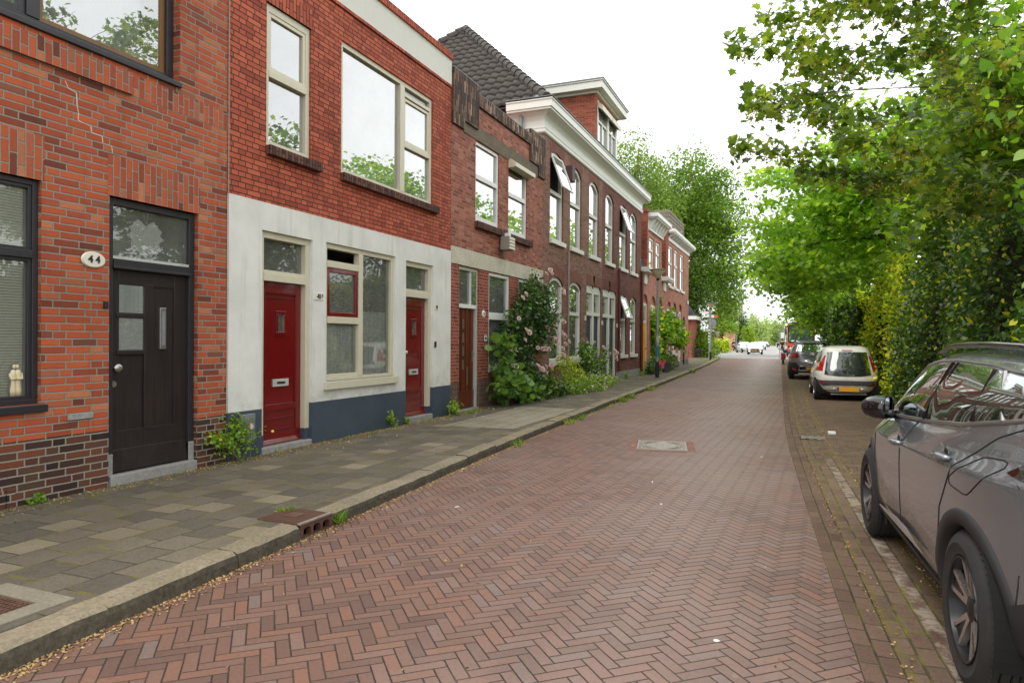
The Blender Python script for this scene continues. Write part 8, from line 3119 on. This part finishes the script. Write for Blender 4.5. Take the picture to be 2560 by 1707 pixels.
# glazed frame beside it
c = at(1950, 872, 64)
sl = thing('bus_shelter', 'narrow grey metal shelter frame with a glass pane at the left of the red coach', 'shelter', (c.x, 66, 0))
a, b = at(1949, 820, 66), at(1962, 847, 66)
mb = MB()
mb.tube([(a.x, 66, 0), (a.x, 66, at(1949, 815, 66).z)], 0.035, 6)
mb.tube([(b.x, 66, 0), (b.x, 66, a.z)], 0.035, 6)
for py in (823, 829, 846):
    z = at(1950, py, 66).z
    mb.box(a.x - 0.06, b.x + 0.04, 65.96, 66.04, z - 0.035, z + 0.035)
mb.build('frame', M['galv'], sl)
z0, z1 = at(1950, 845, 66).z, at(1950, 831, 66).z
mb = MB()
mb.quad((a.x + 0.1, 66, z0), (b.x - 0.04, 66, z0), (b.x - 0.04, 66, z1), (a.x + 0.1, 66, z1))
mb.build('glass_panel', M['glassmid'], sl)
c = at(1945, 861, 95)
rs_ = thing('road_sign', 'small round dark sign on a short post left of the cyclist in black', 'sign', (c.x, 95, 0))
mb = MB()
mb.tube([(c.x, 95, 0), (c.x, 95, c.z)], 0.04, 6)
mb.build('post', M['whitep'], rs_)
mb = MB()
mb.lathe((c.x, 94.9, c.z), [(0.0, 0.0), (0.20, 0.0), (0.20, 0.02), (0.0, 0.02)], 18, 0, 'y')
mb.lathe((c.x, 94.92, c.z), [(0.20, 0.0), (0.26, 0.0), (0.26, 0.02)], 18, 1, 'y')
mb.build('sign_face', [M['blacks'], M['whitep']], rs_)

# pink block wall, houses and towers in the distance
a, b = at(1806, 874, 106), at(1840, 874, 110)
pw = MB()
pw.box(a.x, b.x, 108, 108.5, -0.02, at(1806, 829, 108).z)
tag(pw.build('block_wall', M['pinkstone']), 'pale pink block wall at the left of the crossing behind the rider', 'wall')
a = at(1779, 870, 106)
pw = MB()
pw.box(a.x - 6, at(1806, 874, 106).x - 0.01, 108.6, 109.2, -0.02, at(1806, 829.5, 108).z)
tag(pw.build('brick_wall', M['brick4b']), 'dark red brick wall left of the pink block wall', 'wall')
a, b = at(1762, 870, 150), at(1816, 798, 150)
fh = thing('white_house', 'white house glimpsed through the leaves behind the signpost', 'house', (a.x, 150, 0))
mb = MB()
wall(mb, 0, 0, b.x - a.x, 0, b.z, [(1.0, 2.2, 4.0, 5.6), (3.0, 4.0, 4.0, 5.6), (1.0, 2.2, 1.0, 2.6)], 0, 1, rev=0.1, deep=0.4)
mb.v = [(a.x + y_, 150 - x_, z_) for x_, y_, z_ in mb.v]
mb.box(a.x, b.x, 151, 158, 0, b.z)
mb.build('wall', [M['whitep'], M['interiord']], fh)
mb = MB()
mb.prism([(a.x - 0.3, 149.8, b.z), (b.x + 0.3, 149.8, b.z), ((a.x + b.x) / 2, 149.8, b.z + 1.6)], (0, 8, 0))
mb.build('roof', M['slate'], fh)


def block(name, label, px0, px1, ptop, Y, depth, mat, matw, nc, nr, side=None):
    a, b = at(px0, 850, Y), at(px1, ptop, Y)
    t = thing(name, label, 'building', (a.x, Y, 0))
    mb = MB()
    W_ = b.x - a.x
    ops = []
    for i in range(nc):
        for j in range(nr):
            ops.append((W_ * (i + 0.18) / nc, W_ * (i + 0.82) / nc, b.z * (j + 0.25) / nr, b.z * (j + 0.8) / nr))
    wall(mb, 0, 0, W_, 0, b.z, ops, 0, 1, rev=0.3, deep=0.3)
    mb.v = [(a.x + y_, Y - x_, z_) for x_, y_, z_ in mb.v]
    mb.quad((a.x, Y, 0), (a.x, Y, b.z), (a.x, Y + depth, b.z), (a.x, Y + depth, 0))
    n = nr
    for j in range(n):
        z0, z1 = b.z * j / n, b.z * (j + 1) / n
        mb.quad((b.x, Y, z0), (b.x, Y + depth, z0), (b.x, Y + depth, z0 + (z1 - z0) * 0.4), (b.x, Y, z0 + (z1 - z0) * 0.4), 0)
        mb.quad((b.x, Y, z0 + (z1 - z0) * 0.4), (b.x, Y + depth, z0 + (z1 - z0) * 0.4), (b.x, Y + depth, z1), (b.x, Y, z1), 1 if side else 0)
    mb.quad((a.x, Y, b.z), (b.x, Y, b.z), (b.x, Y + depth, b.z), (a.x, Y + depth, b.z))
    mb.build('facade', [mat, matw], t)
    mb = MB()
    mb.box(a.x - 0.3, b.x + 0.3, Y - 0.3, Y + depth, b.z + 0.01, b.z + 0.8)
    mb.build('parapet', mat, t)
    return t


M['pale'] = plain('pale_far_facade', C(206, 206, 200), 0.9, var=0.05)
M['win'] = plain('far_window_glass', C(96, 106, 112), 0.3)
block('tower_block', 'tall pale tower block rising between the left trees and the maple', 1846, 1857, 724, 430, 9, M['pale'], M['win'], 2, 17, True)
block('office_block', 'pale grey mid-rise office block at the end of the road', 1866, 1887, 801, 300, 22, M['pale'], M['win'], 6, 4, True)
for i, (px, top, Y, lb) in enumerate(((1841, 788, 118, 'nearest of the tall thin lamp masts along the far road'), (1852, 800, 150, 'second tall thin lamp mast along the far road'), (1864, 812, 190, 'third tall thin lamp mast, beside the office block'), (1872, 826, 230, 'last and shortest-looking lamp mast before the office block'))):
    a = at(px, top, Y)
    t = thing('lamp_mast', lb, 'lamp', (a.x, Y, 0), 'tall lamp masts on the far road')
    mb = MB()
    mb.tube([(a.x, Y, -0.02), (a.x, Y, a.z)], [0.11, 0.07], 8)
    mb.build('mast', M['galv'], t)
    mb = MB()
    mb.tube([(a.x, Y, a.z), (a.x + 0.6, Y, a.z + 0.06)], 0.06, 6)
    mb.box(a.x + 0.4, a.x + 1.0, Y - 0.12, Y + 0.12, a.z + 0.02, a.z + 0.12)
    mb.build('lamp_arm', M['galv'], t)
# ------------------------------------------------------------------ light
SUN_EL, SUN_AZ = math.radians(54), math.radians(202)      # azimuth clockwise from +y: behind the camera, veiled by cloud
wd = bpy.data.worlds.new('World')
S.world = wd
wd.use_nodes = True
nt = wd.node_tree
nt.nodes.clear()
wt = TR(tree=nt)
sky = wt.node('ShaderNodeTexSky', sky_type='NISHITA')
sky.sun_disc = False
sky.sun_elevation = SUN_EL
sky.sun_rotation = SUN_AZ
sky.altitude = 0
sky.air_density = 1.0
sky.dust_density = 3.0
tc = wt.node('ShaderNodeTexCoord')
cl = wt.noise(2.2, 5, 0.6, tc.outputs['Generated'])
cloud = wt.ramp(cl, [(0.30, (13.5, 13.9, 14.4, 1)), (0.62, (18.5, 18.5, 18.5, 1))])
mixc = wt.mix(0.90, sky.outputs[0], cloud)               # a closed deck of white cloud with a little blue behind
bg = wt.node('ShaderNodeBackground')
bg.inputs['Strength'].default_value = 0.12
nt.links.new(mixc, bg.inputs['Color'])
wo = wt.node('ShaderNodeOutputWorld')
nt.links.new(bg.outputs[0], wo.inputs['Surface'])
sd = bpy.data.lights.new('sun', 'SUN')
sd.energy = 1.3
sd.angle = math.radians(24)
sd.color = (1.0, 0.95, 0.87)
so = bpy.data.objects.new('sun', sd)
COL.objects.link(so)
dv = Vector((math.sin(SUN_AZ) * math.cos(SUN_EL), math.cos(SUN_AZ) * math.cos(SUN_EL), math.sin(SUN_EL)))
so.rotation_euler = dv.to_track_quat('Z', 'Y').to_euler()
so.location = dv * 60
S.view_settings.view_transform = 'Standard'
S.view_settings.look = 'None'
S.view_settings.gamma = 1.0
S.view_settings.use_curve_mapping = False
S.view_settings.exposure = 0.0
S.render.engine = 'CYCLES'
S.cycles.max_bounces = 8
S.cycles.diffuse_bounces = 3
S.cycles.glossy_bounces = 4
S.cycles.transmission_bounces = 4
S.cycles.transparent_max_bounces = 12
S.cycles.use_denoising = True
S.cycles.caustics_reflective = False
S.cycles.caustics_refractive = False
